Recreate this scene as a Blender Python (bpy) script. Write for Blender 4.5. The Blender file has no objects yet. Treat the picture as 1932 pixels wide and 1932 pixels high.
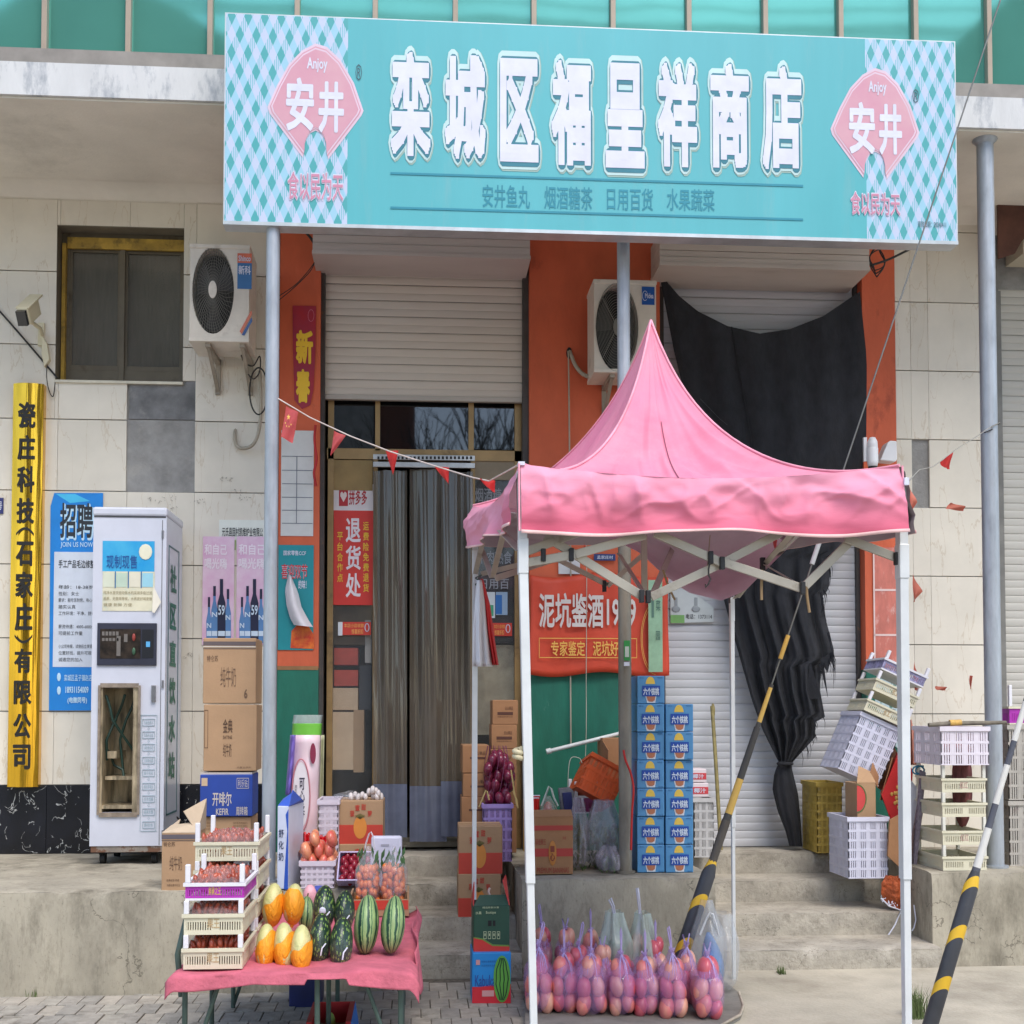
import bpy, bmesh, math, random
from mathutils import Vector, Matrix, noise
R = random.Random(7)
SC = bpy.context.scene
COL = SC.collection

# ---------------------------------------------------------------- camera
CAMY, CAMZ, YAW, PIT, F = -8.06, 1.35, math.radians(4.3), math.radians(2.3), 2453.0
VH = 1344.0
V0 = VH - F * math.tan(PIT)
cd = bpy.data.cameras.new('camera')
cam = bpy.data.objects.new('camera', cd)
COL.objects.link(cam)
cam.location = (0, CAMY, CAMZ)
cam.rotation_euler = (math.pi / 2 + PIT, 0, -YAW)
cd.sensor_width = 36
cd.lens = F / 1932 * 36
cd.shift_y = (V0 - 966) / 1932
cd.clip_end = 500
SC.camera = cam

# ---------------------------------------------------------------- light
SUN_EL, SUN_AZ = math.radians(56), math.radians(160)
w = bpy.data.worlds.new('World')
SC.world = w
w.use_nodes = True
nt = w.node_tree
sky = nt.nodes.new('ShaderNodeTexSky')
sky.sky_type = 'NISHITA'
sky.sun_disc = False
sky.sun_elevation = SUN_EL
sky.sun_rotation = SUN_AZ
sky.air_density = 1.0
sky.dust_density = 1.2
sky.ozone_density = 1.0
nt.links.new(sky.outputs[0], nt.nodes['Background'].inputs[0])
nt.nodes['Background'].inputs[1].default_value = 0.15
sl = bpy.data.lights.new('sun', 'SUN')
sl.energy = 1.35
sl.angle = math.radians(35)
sl.color = (1.0, 0.945, 0.865)
so = bpy.data.objects.new('sun', sl)
COL.objects.link(so)
sd = Vector((math.sin(SUN_AZ) * math.cos(SUN_EL), math.cos(SUN_AZ) * math.cos(SUN_EL), math.sin(SUN_EL)))
so.rotation_euler = sd.to_track_quat('Z', 'Y').to_euler()
SC.view_settings.view_transform = 'Standard'
SC.view_settings.look = 'None'
SC.view_settings.exposure = 1.06
SC.view_settings.gamma = 1.0
SC.cycles.max_bounces = 8
SC.cycles.transparent_max_bounces = 24
SC.cycles.use_denoising = True

# ---------------------------------------------------------------- pixel helpers (u,v in a 1932 frame)
_r = Vector((math.cos(YAW), -math.sin(YAW), 0))
_fh = Vector((math.sin(YAW), math.cos(YAW), 0))
_f = _fh * math.cos(PIT) + Vector((0, 0, math.sin(PIT)))
_u = Vector((0, 0, math.cos(PIT))) - _fh * math.sin(PIT)
_c = Vector((0, CAMY, CAMZ))
def ray(u, v): return _r * ((u - 966) / F) + _u * ((V0 - v) / F) + _f
def at(u, v, Y):
    d = ray(u, v); return _c + d * ((Y - CAMY) / d.y)
def on(u, v, z=0.0):
    d = ray(u, v); return _c + d * ((z - CAMZ) / d.z)
def q(*a): return [x * 1932 / 2048 for x in a]          # 2048-pixel units to u
def rect(u0, v0, u1, v1, Y):
    um, vm = (u0 + u1) / 2, (v0 + v1) / 2
    return at(u0, vm, Y).x, at(u1, vm, Y).x, at(um, v1, Y).z, at(um, v0, Y).z

# ---------------------------------------------------------------- materials
def lin(c):
    out = []
    for x in c[:3]:
        x /= 255.0
        out.append(x / 12.92 if x <= 0.04045 else ((x + 0.055) / 1.055) ** 2.4)
    return out + [1]
MATS = {}
def M(name, col, rough=.6, metal=0.0, var=.12, sc=6.0, bump=.0, bsc=60.0, dirt=None, dsc=2.5, dth=.55, dw=.12, damt=.7,
      st=(1, 1, 1), alpha=1.0, spec=.5, trans=0.0, col2=None, coat=0.0):
    if name in MATS: return MATS[name]
    m = bpy.data.materials.new(name); m.use_nodes = True
    n, L = m.node_tree.nodes, m.node_tree.links
    b = n['Principled BSDF']
    b.inputs['Roughness'].default_value = rough
    b.inputs['Metallic'].default_value = metal
    b.inputs['Alpha'].default_value = alpha
    b.inputs['Specular IOR Level'].default_value = spec
    b.inputs['Transmission Weight'].default_value = trans
    b.inputs['Coat Weight'].default_value = coat
    tc = n.new('ShaderNodeTexCoord'); mp = n.new('ShaderNodeMapping')
    mp.inputs['Scale'].default_value = st
    L.new(tc.outputs['Object'], mp.inputs[0])
    nz = n.new('ShaderNodeTexNoise'); nz.inputs['Scale'].default_value = sc; nz.inputs['Detail'].default_value = 7
    nz.inputs['Roughness'].default_value = .62
    L.new(mp.outputs[0], nz.inputs['Vector'])
    c = lin(col)
    c2 = lin(col2) if col2 else [max(0, x * (1 - 2 * var)) for x in c[:3]] + [1]
    c1 = c if col2 else [min(1, x * (1 + var)) for x in c[:3]] + [1]
    rp = n.new('ShaderNodeValToRGB')
    rp.color_ramp.elements[0].position = .32; rp.color_ramp.elements[0].color = c2
    rp.color_ramp.elements[1].position = .66; rp.color_ramp.elements[1].color = c1
    L.new(nz.outputs[0], rp.inputs[0])
    out = rp.outputs[0]
    if dirt:
        n2 = n.new('ShaderNodeTexNoise'); n2.inputs['Scale'].default_value = dsc; n2.inputs['Detail'].default_value = 9
        n2.inputs['Roughness'].default_value = .7
        L.new(mp.outputs[0], n2.inputs['Vector'])
        r2 = n.new('ShaderNodeMapRange'); r2.inputs['From Min'].default_value = dth; r2.inputs['From Max'].default_value = dth + dw
        r2.inputs['To Max'].default_value = damt
        L.new(n2.outputs[0], r2.inputs[0])
        mx = n.new('ShaderNodeMix'); mx.data_type = 'RGBA'
        L.new(r2.outputs[0], mx.inputs[0]); L.new(out, mx.inputs[6]); mx.inputs[7].default_value = lin(dirt)
        out = mx.outputs[2]
    L.new(out, b.inputs['Base Color'])
    if bump:
        n3 = n.new('ShaderNodeTexNoise'); n3.inputs['Scale'].default_value = bsc; n3.inputs['Detail'].default_value = 6
        L.new(mp.outputs[0], n3.inputs['Vector'])
        bp = n.new('ShaderNodeBump'); bp.inputs['Strength'].default_value = bump; bp.inputs['Distance'].default_value = .01
        L.new(n3.outputs[0], bp.inputs['Height']); L.new(bp.outputs[0], b.inputs['Normal'])
    MATS[name] = m
    return m
def flat(col, rough=.5, **k):
    nm = 'print_%02x%02x%02x' % tuple(int(x) for x in col[:3])
    k.setdefault('var', .05)
    return M(nm, col, rough, **k)
def math_node(m, op, a, b=None, c=None):
    nd = m.node_tree.nodes.new('ShaderNodeMath'); nd.operation = op
    for i, x in enumerate((a, b, c)):
        if x is None: continue
        if isinstance(x, (int, float)): nd.inputs[i].default_value = x
        else: m.node_tree.links.new(x, nd.inputs[i])
    return nd.outputs[0]
def objxyz(m):
    n = m.node_tree.nodes; tc = n.new('ShaderNodeTexCoord'); s = n.new('ShaderNodeSeparateXYZ')
    m.node_tree.links.new(tc.outputs['Object'], s.inputs[0]); return s.outputs[0], s.outputs[1], s.outputs[2]
def overlay(m, fac, col):
    """put a colour over the material's base colour where fac is 1"""
    n, L = m.node_tree.nodes, m.node_tree.links
    bi = n['Principled BSDF'].inputs['Base Color']; src = bi.links[0].from_socket
    mx = n.new('ShaderNodeMix'); mx.data_type = 'RGBA'
    if isinstance(fac, (int, float)): mx.inputs[0].default_value = fac
    else: L.new(fac, mx.inputs[0])
    L.new(src, mx.inputs[6]); mx.inputs[7].default_value = lin(col)
    L.new(mx.outputs[2], bi)

def weather(m, sc=3.0, dark=(70, 62, 52), crack=.012, amt=.7, streak=(6, 6, .8), sth=.6):
    """thin cracks and fine vertical streaks of dirt"""
    n, L = m.node_tree.nodes, m.node_tree.links
    tc = n.new('ShaderNodeTexCoord')
    nz = n.new('ShaderNodeTexNoise'); nz.inputs['Scale'].default_value = sc * 3; nz.inputs['Detail'].default_value = 6
    L.new(tc.outputs['Object'], nz.inputs['Vector'])
    mx = n.new('ShaderNodeMix'); mx.data_type = 'RGBA'; mx.inputs[0].default_value = .35
    L.new(tc.outputs['Object'], mx.inputs[6]); L.new(nz.outputs['Color'], mx.inputs[7])
    vo = n.new('ShaderNodeTexVoronoi'); vo.feature = 'DISTANCE_TO_EDGE'; vo.inputs['Scale'].default_value = sc
    L.new(mx.outputs[2], vo.inputs['Vector'])
    n2 = n.new('ShaderNodeTexNoise'); n2.inputs['Scale'].default_value = sc * .8; L.new(tc.outputs['Object'], n2.inputs['Vector'])
    overlay(m, math_node(m, 'MULTIPLY', math_node(m, 'MULTIPLY', math_node(m, 'LESS_THAN', vo.outputs[0], crack), math_node(m, 'GREATER_THAN', n2.outputs[0], .52)), amt), dark)
    mp = n.new('ShaderNodeMapping'); mp.inputs['Scale'].default_value = streak; L.new(tc.outputs['Object'], mp.inputs[0])
    n3 = n.new('ShaderNodeTexNoise'); n3.inputs['Scale'].default_value = 4; n3.inputs['Detail'].default_value = 10; n3.inputs['Roughness'].default_value = .8; L.new(mp.outputs[0], n3.inputs['Vector'])
    mr = n.new('ShaderNodeMapRange'); mr.inputs['From Min'].default_value = sth; mr.inputs['From Max'].default_value = sth + .16; mr.inputs['To Max'].default_value = amt * .8
    L.new(n3.outputs[0], mr.inputs[0]); overlay(m, mr.outputs[0], dark)
    return m
# ---------------------------------------------------------------- objects
BASE = {}
def tag(o, label=None, cat=None, group=None, kind=None):
    if label: o['label'] = label
    if cat: o['category'] = cat
    if group: o['group'] = group
    if kind: o['kind'] = kind
    return o
def thing(name, label, cat, loc=(0, 0, 0), group=None):
    o = bpy.data.objects.new(name, None); COL.objects.link(o)
    o.location = loc; o.empty_display_size = .05
    BASE[o.name] = Vector(loc)
    return tag(o, label, cat, group)
def base(p): return BASE.get(p.name, Vector((0, 0, 0))) if p else Vector((0, 0, 0))
class G:
    """collects shapes; out() links them as one mesh object"""
    def __init__(s): s.v = []; s.f = []; s.m = []; s.sm = []
    def add(s, vs, fs, m=0, sm=False):
        k = len(s.v); s.v += [Vector(x) for x in vs]
        for f in fs: s.f.append([i + k for i in f]); s.m.append(m); s.sm.append(sm)
        return s
    def box(s, x0, x1, y0, y1, z0, z1, m=0):
        return s.add([(x0, y0, z0), (x1, y0, z0), (x1, y1, z0), (x0, y1, z0), (x0, y0, z1), (x1, y0, z1), (x1, y1, z1), (x0, y1, z1)],
                     [(0, 3, 2, 1), (4, 5, 6, 7), (0, 1, 5, 4), (1, 2, 6, 5), (2, 3, 7, 6), (3, 0, 4, 7)], m)
    def pb(s, u0, v0, u1, v1, Y, d, m=0):
        x0, x1, z0, z1 = rect(u0, v0, u1, v1, Y); return s.box(x0, x1, Y, Y + d, z0, z1, m)
    def tube(s, pts, r, n=8, m=0, sx=1.0, caps=True):
        pts = [Vector(p) for p in pts]; rs = r if isinstance(r, (list, tuple)) else [r] * len(pts)
        vs = []; k = len(pts); pn = None
        for i, p in enumerate(pts):
            t = (pts[min(i + 1, k - 1)] - pts[max(i - 1, 0)])
            t = t.normalized() if t.length > 1e-9 else Vector((0, 0, 1))
            if pn is None: a = t.orthogonal().normalized()
            else:
                a = pn - t * pn.dot(t); a = a.normalized() if a.length > 1e-6 else t.orthogonal().normalized()
            pn = a; b = t.cross(a)
            for j in range(n):
                h = 2 * math.pi * j / n; o = (a * math.cos(h) + b * math.sin(h)) * rs[i]
                vs.append(p + Vector((o.x * sx, o.y, o.z)))
        fs = [(i * n + j, i * n + (j + 1) % n, (i + 1) * n + (j + 1) % n, (i + 1) * n + j) for i in range(k - 1) for j in range(n)]
        s.add(vs, fs, m, True)
        if caps: s.add(vs[:n], [list(range(n))[::-1]], m); s.add(vs[-n:], [list(range(n))], m)
        return s
    def bar(s, a, b, w, h, m=0, side=None):
        a, b = Vector(a), Vector(b); t = (b - a).normalized(); sd = Vector(side) if side else Vector((0, 1, 0))
        n = t.cross(sd).normalized(); o = sd * (w / 2); p = n * (h / 2)
        vs = [a - o - p, a + o - p, a + o + p, a - o + p, b - o - p, b + o - p, b + o + p, b - o + p]
        return s.add(vs, [(0, 3, 2, 1), (4, 5, 6, 7), (0, 1, 5, 4), (1, 2, 6, 5), (2, 3, 7, 6), (3, 0, 4, 7)], m)
    def grid(s, fn, nu, nv, m=0, sm=True, closed=False):
        vs = [fn(i / nu, j / nv) for j in range(nv + 1) for i in range(nu + (0 if closed else 1))]
        w_ = nu if closed else nu + 1
        fs = [(j * w_ + i, j * w_ + (i + 1) % w_, (j + 1) * w_ + (i + 1) % w_, (j + 1) * w_ + i) for j in range(nv) for i in range(nu)]
        return s.add(vs, fs, m, sm)
    def ell(s, c, rx, ry, rz, n=10, k=7, m=0, M4=None, pear=0.0, dim=0.0):
        vs = []
        for j in range(k + 1):
            a = math.pi * j / k - math.pi / 2
            for i in range(n):
                h = 2 * math.pi * i / n; cz = math.sin(a); rr = math.cos(a) * (1 + pear * cz)
                z = cz * (1 - dim * max(0, 1 - 3 * math.cos(a)))
                p = Vector((rx * rr * math.cos(h), ry * rr * math.sin(h), rz * z))
                if M4: p = M4 @ p
                vs.append(p + Vector(c))
        return s.add(vs, [(j * n + i, j * n + (i + 1) % n, (j + 1) * n + (i + 1) % n, (j + 1) * n + i) for j in range(k) for i in range(n)], m, True)
    def prism(s, pts, d, m=0):
        """pts: world points of an outline (counter-clockwise from the front), pushed back by vector d"""
        d = Vector(d); k = len(pts); P = [Vector(p) for p in pts]
        s.add(P + [p + d for p in P], [list(range(k)), list(range(k, 2 * k))[::-1]] + [(i, i + k, (i + 1) % k + k, (i + 1) % k) for i in range(k)], m)
        return s
    def pp(s, uv, Y, d=.004, m=0): return s.prism([at(a, b, Y) for a, b in uv], (0, d, 0), m)
    def lathe(s, c, prof, n=16, m=0, sx=1.0):
        c = Vector(c)
        vs = [c + Vector((r * math.cos(2 * math.pi * i / n) * sx, r * math.sin(2 * math.pi * i / n), z)) for r, z in prof for i in range(n)]
        return s.add(vs, [(j * n + i, j * n + (i + 1) % n, (j + 1) * n + (i + 1) % n, (j + 1) * n + i) for j in range(len(prof) - 1) for i in range(n)], m, True)
    def out(s, name, mats, parent=None, bevel=0.0, solid=0.0, label=None, cat=None, group=None, kind=None, sub=0):
        me = bpy.data.meshes.new(name); b = base(parent)
        me.from_pydata([v - b for v in s.v], [], s.f)
        mats = mats if isinstance(mats, (list, tuple)) else [mats]
        for x in mats: me.materials.append(x)
        me.polygons.foreach_set('material_index', s.m); me.polygons.foreach_set('use_smooth', s.sm)
        if bevel:
            bm = bmesh.new(); bm.from_mesh(me)
            bmesh.ops.bevel(bm, geom=bm.edges[:], offset=bevel, segments=2, affect='EDGES', profile=.5, clamp_overlap=True)
            bm.to_mesh(me); bm.free()
        me.update()
        o = bpy.data.objects.new(name, me); COL.objects.link(o)
        if parent: o.parent = parent; BASE[o.name] = b
        if solid:
            md = o.modifiers.new('thickness', 'SOLIDIFY'); md.thickness = solid; md.offset = 0
        return tag(o, label, cat, group, kind)
def dup(o, parent=None, **k):
    c = o.copy(); COL.objects.link(c)
    if parent: c.parent = parent
    for ch in list(o.children): dup(ch, c)
    for a, b in k.items(): c[a] = b
    return c

def rough_block(x0, x1, y0, y1, z0, z1, step=.045, amp=.004, seed=0.0, edge=.012):
    """a concrete block with worn, uneven faces and chipped edges (front, top and ends)"""
    g = G(); nx, ny, nz = [max(1, int(round(abs(b - a) / step))) for a, b in ((x0, x1), (y0, y1), (z0, z1))]
    nx, ny, nz = min(nx, 110), min(ny, 60), min(nz, 14)
    def dp(x, y, z, n):
        p = Vector((x, y, z)); s = noise.noise(p * 4 + Vector((seed, 0, 0))) * .6 + noise.noise(p * 17) * .4
        fy = y - y0; fz = z1 - z; out = Vector(n) * (s * amp)
        if fy < .06 and fz < .06:
            c = max(0, noise.noise(p * 9 + Vector((3, seed, 1))) - .12) * 4
            k = max(0, 1 - max(fy, fz) / .05) * edge * (.35 + min(1.6, c)); out += Vector((0, 1, -1)) * k * .7
        return p + out
    def face(f, a, b, n): g.grid(lambda i, j: dp(*f(i, j), n), a, b)
    L = lambda a, b, t: a + (b - a) * t
    face(lambda i, j: (L(x0, x1, i), y0, L(z0, z1, j)), nx, nz, (0, -1, 0)); face(lambda i, j: (L(x0, x1, i), L(y0, y1, j), z1), nx, ny, (0, 0, 1))
    face(lambda i, j: (x0, L(y1, y0, i), L(z0, z1, j)), ny, nz, (-1, 0, 0)); face(lambda i, j: (x1, L(y0, y1, i), L(z0, z1, j)), ny, nz, (1, 0, 0))
    return g
# ---------------------------------------------------------------- lettering
_gc = {}
def _raw(s, off, sq=False):
    k = (s, off, sq)
    if k not in _gc:
        c = bpy.data.curves.new('t', 'FONT'); c.body = s; c.resolution_u = 2
        o = bpy.data.objects.new('t', c); COL.objects.link(o)
        bpy.context.view_layer.update()
        dg = bpy.context.evaluated_depsgraph_get()
        me = bpy.data.meshes.new_from_object(o.evaluated_get(dg))
        vs = [(v.co.x, v.co.y, 0) for v in me.vertices]; fs = [list(p.vertices) for p in me.polygons]
        if off > 0:   # a bolder cut: every outline edge gets a band and every corner a small disc
            cnt = {}
            for p in me.polygons:
                for e in p.edge_keys: cnt[e] = cnt.get(e, 0) + 1
            used = set()
            for i, ((a, b), n) in enumerate(cnt.items()):
                if n != 1: continue
                A, B_ = Vector(vs[a][:2]), Vector(vs[b][:2]); d = B_ - A
                if d.length < 1e-5: continue
                n_ = Vector((-d.y, d.x)).normalized() * off; j = len(vs); h = .1 + .4 * ((i * 37) % 101) / 101
                for P in (A - n_, B_ - n_, B_ + n_, A + n_): vs.append((P.x, P.y, h))
                fs.append([j, j + 1, j + 2, j + 3]); used |= {a, b}
            if off > .018:
                for i, a in enumerate(used):
                    j = len(vs); h = .55 + .4 * ((i * 37) % 101) / 101
                    if sq:
                        for t in range(4): vs.append((vs[a][0] + off * (1, -1, -1, 1)[t], vs[a][1] + off * (1, 1, -1, -1)[t], h))
                        fs.append(list(range(j, j + 4))); continue
                    for t in range(8): vs.append((vs[a][0] + off * math.cos(t * .785), vs[a][1] + off * math.sin(t * .785), h))
                    fs.append(list(range(j, j + 8)))
        _gc[k] = (vs, fs)
        bpy.data.objects.remove(o); bpy.data.meshes.remove(me); bpy.data.curves.remove(c)
    return _gc[k]
def glyph(s, off=0.0, ref=None, sq=False):
    vs, fs = _raw(s, off, sq)
    rv = _raw(s, ref)[0] if ref is not None else vs
    xs = [a[0] for a in rv]; ys = [a[1] for a in rv]
    x0, x1, y0, y1 = min(xs), max(xs), min(ys), max(ys)
    return [((a - x0) / max(1e-6, x1 - x0), (b - y0) / max(1e-6, y1 - y0), h) for a, b, h in vs], fs
def put(g, s, O, ex, ez, off=.012, ref=None, m=0, sq=False):
    vs, fs = glyph(s, off, ref, sq)
    O, ex, ez = Vector(O), Vector(ex), Vector(ez)
    nn_ = ex.cross(ez).normalized() * .0006
    g.add([O + ex * a + ez * b + nn_ * h for a, b, h in vs], fs, m)
def tx(g, s, u0, v0, u1, v1, Y, off=.012, ref=None, m=0, sq=False):
    x0, x1, z0, z1 = rect(u0, v0, u1, v1, Y)
    put(g, s, (x0, Y, z0), (x1 - x0, 0, 0), (0, 0, z1 - z0), off, ref, m, sq)
def txv(g, s, u, w, v0, v1, Y, off=.012, gap=.14, m=0):
    h = (v1 - v0) / len(s)
    for i, ch in enumerate(s): tx(g, ch, u - w / 2, v0 + h * (i + gap / 2), u + w / 2, v0 + h * (i + 1 - gap / 2), Y, off, None, m)
def lx(g, s, x0, x1, z0, z1, Y, off=.012, m=0): put(g, s, (x0, Y, z0), (x1 - x0, 0, 0), (0, 0, z1 - z0), off, None, m)
# ================================================================ setting materials
concrete = M('concrete', (150, 143, 128), .9, var=.16, sc=5, bump=.5, bsc=45, dirt=(84, 78, 68), dsc=3.0, dth=.54, dw=.16, damt=.75)
concwall = M('concrete_wall', (168, 160, 142), .92, var=.14, sc=3, bump=.4, bsc=35, dirt=(92, 86, 72), dsc=2.6, dth=.49, dw=.16, damt=.8, st=(1, 1, .5))
weather(concwall, 2.2, (84, 78, 66), .005, .6, (7, 7, 1.2), .53); weather(concwall, 9, (60, 54, 44), .0, .8, (20, 20, 12), .56); weather(concwall, 1.1, (66, 62, 50), .0, .8, (2.2, 2.2, 1.4), .60)
cement = M('bare_cement', (146, 144, 140), .9, var=.14, sc=7, bump=.5, bsc=50, dirt=(165, 160, 152), dsc=5, dth=.55, damt=.5)
plaster = M('slab_plaster', (224, 217, 203), .9, var=.06, sc=2, bump=.15, bsc=60, dirt=(140, 132, 118), dsc=1.4, dth=.55, dw=.25, damt=.5)
slabpaint = M('slab_paint', (206, 206, 204), .8, var=.06, sc=4, bump=.3, bsc=30, dirt=(132, 138, 146), dsc=7, dth=.52, dw=.12, damt=.7, st=(1, 1, .35))
grey = M('grey_metal', (118, 112, 104), .55, var=.1)

# ground
g = G(); g.box(-30, 30, -40, 3, -.3, 0)
ground = g.out('ground', M('ground_concrete', (182, 175, 160), .9, var=.12, sc=1.6, bump=.35, bsc=40, dirt=(112, 103, 88), dsc=1.3, dth=.5, dw=.3, damt=.6), kind='structure')
# paving of small concrete blocks, real blocks with sunk joints
g = G(); g.box(-2.6, .96, -3.2, -1.2, -.02, .004)
pave = g.out('pavement', M('joint_sand', (104, 96, 84), .95, var=.3, sc=40), kind='structure')
pm = [M('paver_%d' % i, c, .9, var=.12, sc=14, bump=.4, bsc=90, dirt=(94, 87, 76), dsc=6, dth=.55, damt=.6) for i, c in
      enumerate([(166, 160, 148), (158, 152, 142), (170, 162, 149), (152, 147, 138)])]
n = 0
pr, pw = .19, .0875
for r in range(7):
    y0 = -2.86 + r * pr
    for k in range(-1, 41):
        x0 = -2.46 + k * pw + (pw / 2 if r % 2 else 0)
        if x0 > .86 or n >= 296: continue
        if x0 + pw < -2.35: continue
        h = .010 + R.uniform(-.003, .0035); e = .0022
        gg = G().box(x0 + e, x0 + pw - e + R.uniform(-.001, .001), y0 + e, y0 + pr - e, -.01, h)
        gg.out('paver', pm[R.randrange(4)], pave, bevel=.0015); n += 1
# concrete apron at the right, separated by a broken crack
g = G()
edge = [(.97, -1.40), (1.02, -1.6), (.99, -1.8), (1.05, -2.0), (1.03, -2.2), (1.1, -2.45), (1.08, -2.7), (1.14, -3.0), (1.16, -3.6)]
pts = [Vector((x, y, .022)) for x, y in edge] + [Vector((6, -3.6, .022)), Vector((6, -1.40, .022))]
g.prism(pts[::-1] if False else pts, (0, 0, -.05))
g.out('concrete_apron', M('apron_concrete', (180, 172, 154), .92, var=.1, sc=2.5, bump=.4, bsc=50, dirt=(120, 110, 94), dsc=2, dth=.5, dw=.25, damt=.6), kind='structure')
g = G()
for i in range(60):
    t = R.random(); k = min(int(t * 7.999), 7); a, b = edge[k], edge[k + 1]; s = R.random()
    x = a[0] + (b[0] - a[0]) * s - R.uniform(0, .035); y = a[1] + (b[1] - a[1]) * s
    r = R.uniform(.006, .018); g.ell((x, y, .008), r * .6, r * 1.3, r * .8, 6, 4)
g.out('crack_rubble', M('rubble', (104, 96, 84), .95, var=.35, sc=30), kind='stuff')

# raised platform, blocks and steps (z .125 each)
PZ = .5
ch = M('step_concrete', (172, 165, 151), .9, var=.14, sc=6, bump=.5, bsc=50, dirt=(100, 93, 80), dsc=4, dth=.52, dw=.18, damt=.7)
weather(ch, 3.4, (78, 72, 60), .004, .65, (9, 9, 3.5), .53); weather(ch, 9, (56, 50, 40), .0, .8, (24, 24, 20), .56); weather(ch, 1.4, (70, 64, 52), .0, .75, (2.6, 2.6, 3), .58)
xL = at(722, 1750, -1.71).x; xM0 = at(985, 1750, -1.39).x; xM1 = at(1350, 1750, -1.39).x; xR0 = at(1759, 1720, -1.30).x
rough_block(-3.6, xL, -1.71, .15, -.06, PZ, .04, .006, 1.0, .02).out('left_platform', concwall, kind='structure')
rough_block(xM0, xM1, -1.39, .15, -.06, PZ - .002, .035, .004, 2.0, .014).out('middle_platform', concwall, kind='structure')
rough_block(xR0, 3.8, -1.30, .15, -.06, PZ, .04, .005, 3.0, .014).out('right_platform', concwall, kind='structure')
for (a, b, nm) in ((xL - .1, xM0 - .002, 'door_steps'), (xM1 - .002, xR0 + .002, 'side_steps')):
    g = G()
    for i, yy in enumerate((-1.42, -1.0, -.58, -.25)):
        rb = rough_block(a, b, yy, (-1.0, -.58, -.25, .3)[i] + .02, -.06, .124 * (i + 1), .028, .005, i * 3.3 + a, .016); g.add(rb.v, rb.f, 0, True)
    g.out(nm, ch, kind='structure')

# ================================================================ the building
B = thing('shop_building', 'two-storey shop building with cream wall tiles, orange painted piers and green mirrored glazing upstairs', 'building')
zt = 4.62
def wx(u, v=1000, Y=0): return at(u, v, Y).x
X_L, X_p1, X_o1, X_o1e, X_p2e, X_o2e, X_p3e, X_te = -6, wx(526), wx(603), wx(998), wx(1245), wx(1628), wx(1690), wx(1868)
# backing walls behind the tiles, with the window opening left free
WU = (106, 428, 346, 720)
wx0, wx1, wz0, wz1 = rect(*WU, -.02)
g = G()
g.box(X_L, wx0, 0, .25, 0, 5.2); g.box(wx1, X_p1, 0, .25, 0, 5.2)
g.box(wx0, wx1, 0, .25, 0, wz0); g.box(wx0, wx1, 0, .25, wz1, 5.2)
g.box(X_p3e, X_te, 0, .25, 0, 5.2)
g.box(X_o1, X_o1e, 0, .25, 4.28, 5.2); g.box(X_p2e, X_o2e, .0, .25, 4.28, 5.2)
g.box(X_te + 1.2, 8, 0, .25, 0, 5.2); g.box(X_te, X_te + 1.2, .1, .25, 4.0, 5.2)
g.out('wall', cement, B)
org = M('orange_paint', (208, 98, 62), .7, var=.10, sc=2.5, bump=.2, bsc=40, dirt=(120, 48, 32), dsc=3.2, dth=.6, dw=.1, damt=.6, st=(1, 1, .5))
grn = M('green_paint', (22, 104, 84), .55, var=.14, sc=3, bump=.15, bsc=40, dirt=(110, 150, 130), dsc=8, dth=.68, dw=.05, damt=.5, st=(1.5, 1, .5))
zg = at(1080, 1262, 0).z
for (a, b) in ((X_p1, X_o1), (X_o1e, X_p2e), (X_o2e, X_p3e)):
    G().box(a, b, -.03, .25, zg, 5.2).out('painted_pier', org, B)
    G().box(a, b, -.034, .25, 0, zg).out('painted_dado', grn, B)
    G().box(a, b, -.037, -.033, zg - .012, zg + .012).out('paint_line', M('ochre_line', (150, 110, 70), .7), B)
# cream tiles, each its own piece, with sunk joints
tm = []
for i, c in enumerate([(222, 214, 198), (218, 210, 194), (225, 217, 201)]):
    m = M('cream_tile_%d' % i, c, .28, var=.05, sc=2.2, bump=.03, bsc=8, coat=.2)
    n_, L_ = m.node_tree.nodes, m.node_tree.links
    x_, y_, z_ = objxyz(m)
    nn = n_.new('ShaderNodeTexNoise'); nn.inputs['Scale'].default_value = 2.3 + i * .3; nn.inputs['Detail'].default_value = 8; nn.inputs['Distortion'].default_value = .3
    tcc = n_.new('ShaderNodeTexCoord'); mm = n_.new('ShaderNodeMapping'); mm.inputs['Rotation'].default_value = (0, .6, 0); mm.inputs['Scale'].default_value = (2.2, 1, .45)
    mm.inputs['Location'].default_value = (i * 3.1, 0, i)
    L_.new(tcc.outputs['Object'], mm.inputs[0]); L_.new(mm.outputs[0], nn.inputs['Vector'])
    d = math_node(m, 'ABSOLUTE', math_node(m, 'SUBTRACT', nn.outputs[0], .5))
    v_ = math_node(m, 'MULTIPLY', math_node(m, 'LESS_THAN', d, .004), .3)
    overlay(m, v_, (176, 150, 112))
    st_ = math_node(m, 'MULTIPLY', math_node(m, 'GREATER_THAN', nn.outputs[0], .68), .1)
    overlay(m, st_, (176, 146, 96))
    tm.append(m)
blk = M('black_marble', (20, 22, 30), .25, var=.3, sc=5)
n_ = blk.node_tree.nodes
nn = n_.new('ShaderNodeTexNoise'); nn.inputs['Scale'].default_value = 7; nn.inputs['Detail'].default_value = 12; nn.inputs['Distortion'].default_value = .9
tcc = n_.new('ShaderNodeTexCoord'); blk.node_tree.links.new(tcc.outputs['Object'], nn.inputs['Vector'])
d = math_node(blk, 'ABSOLUTE', math_node(blk, 'SUBTRACT', nn.outputs[0], .5))
nb = n_.new('ShaderNodeTexNoise'); nb.inputs['Scale'].default_value = 14
blk.node_tree.links.new(tcc.outputs['Object'], nb.inputs['Vector'])
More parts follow.
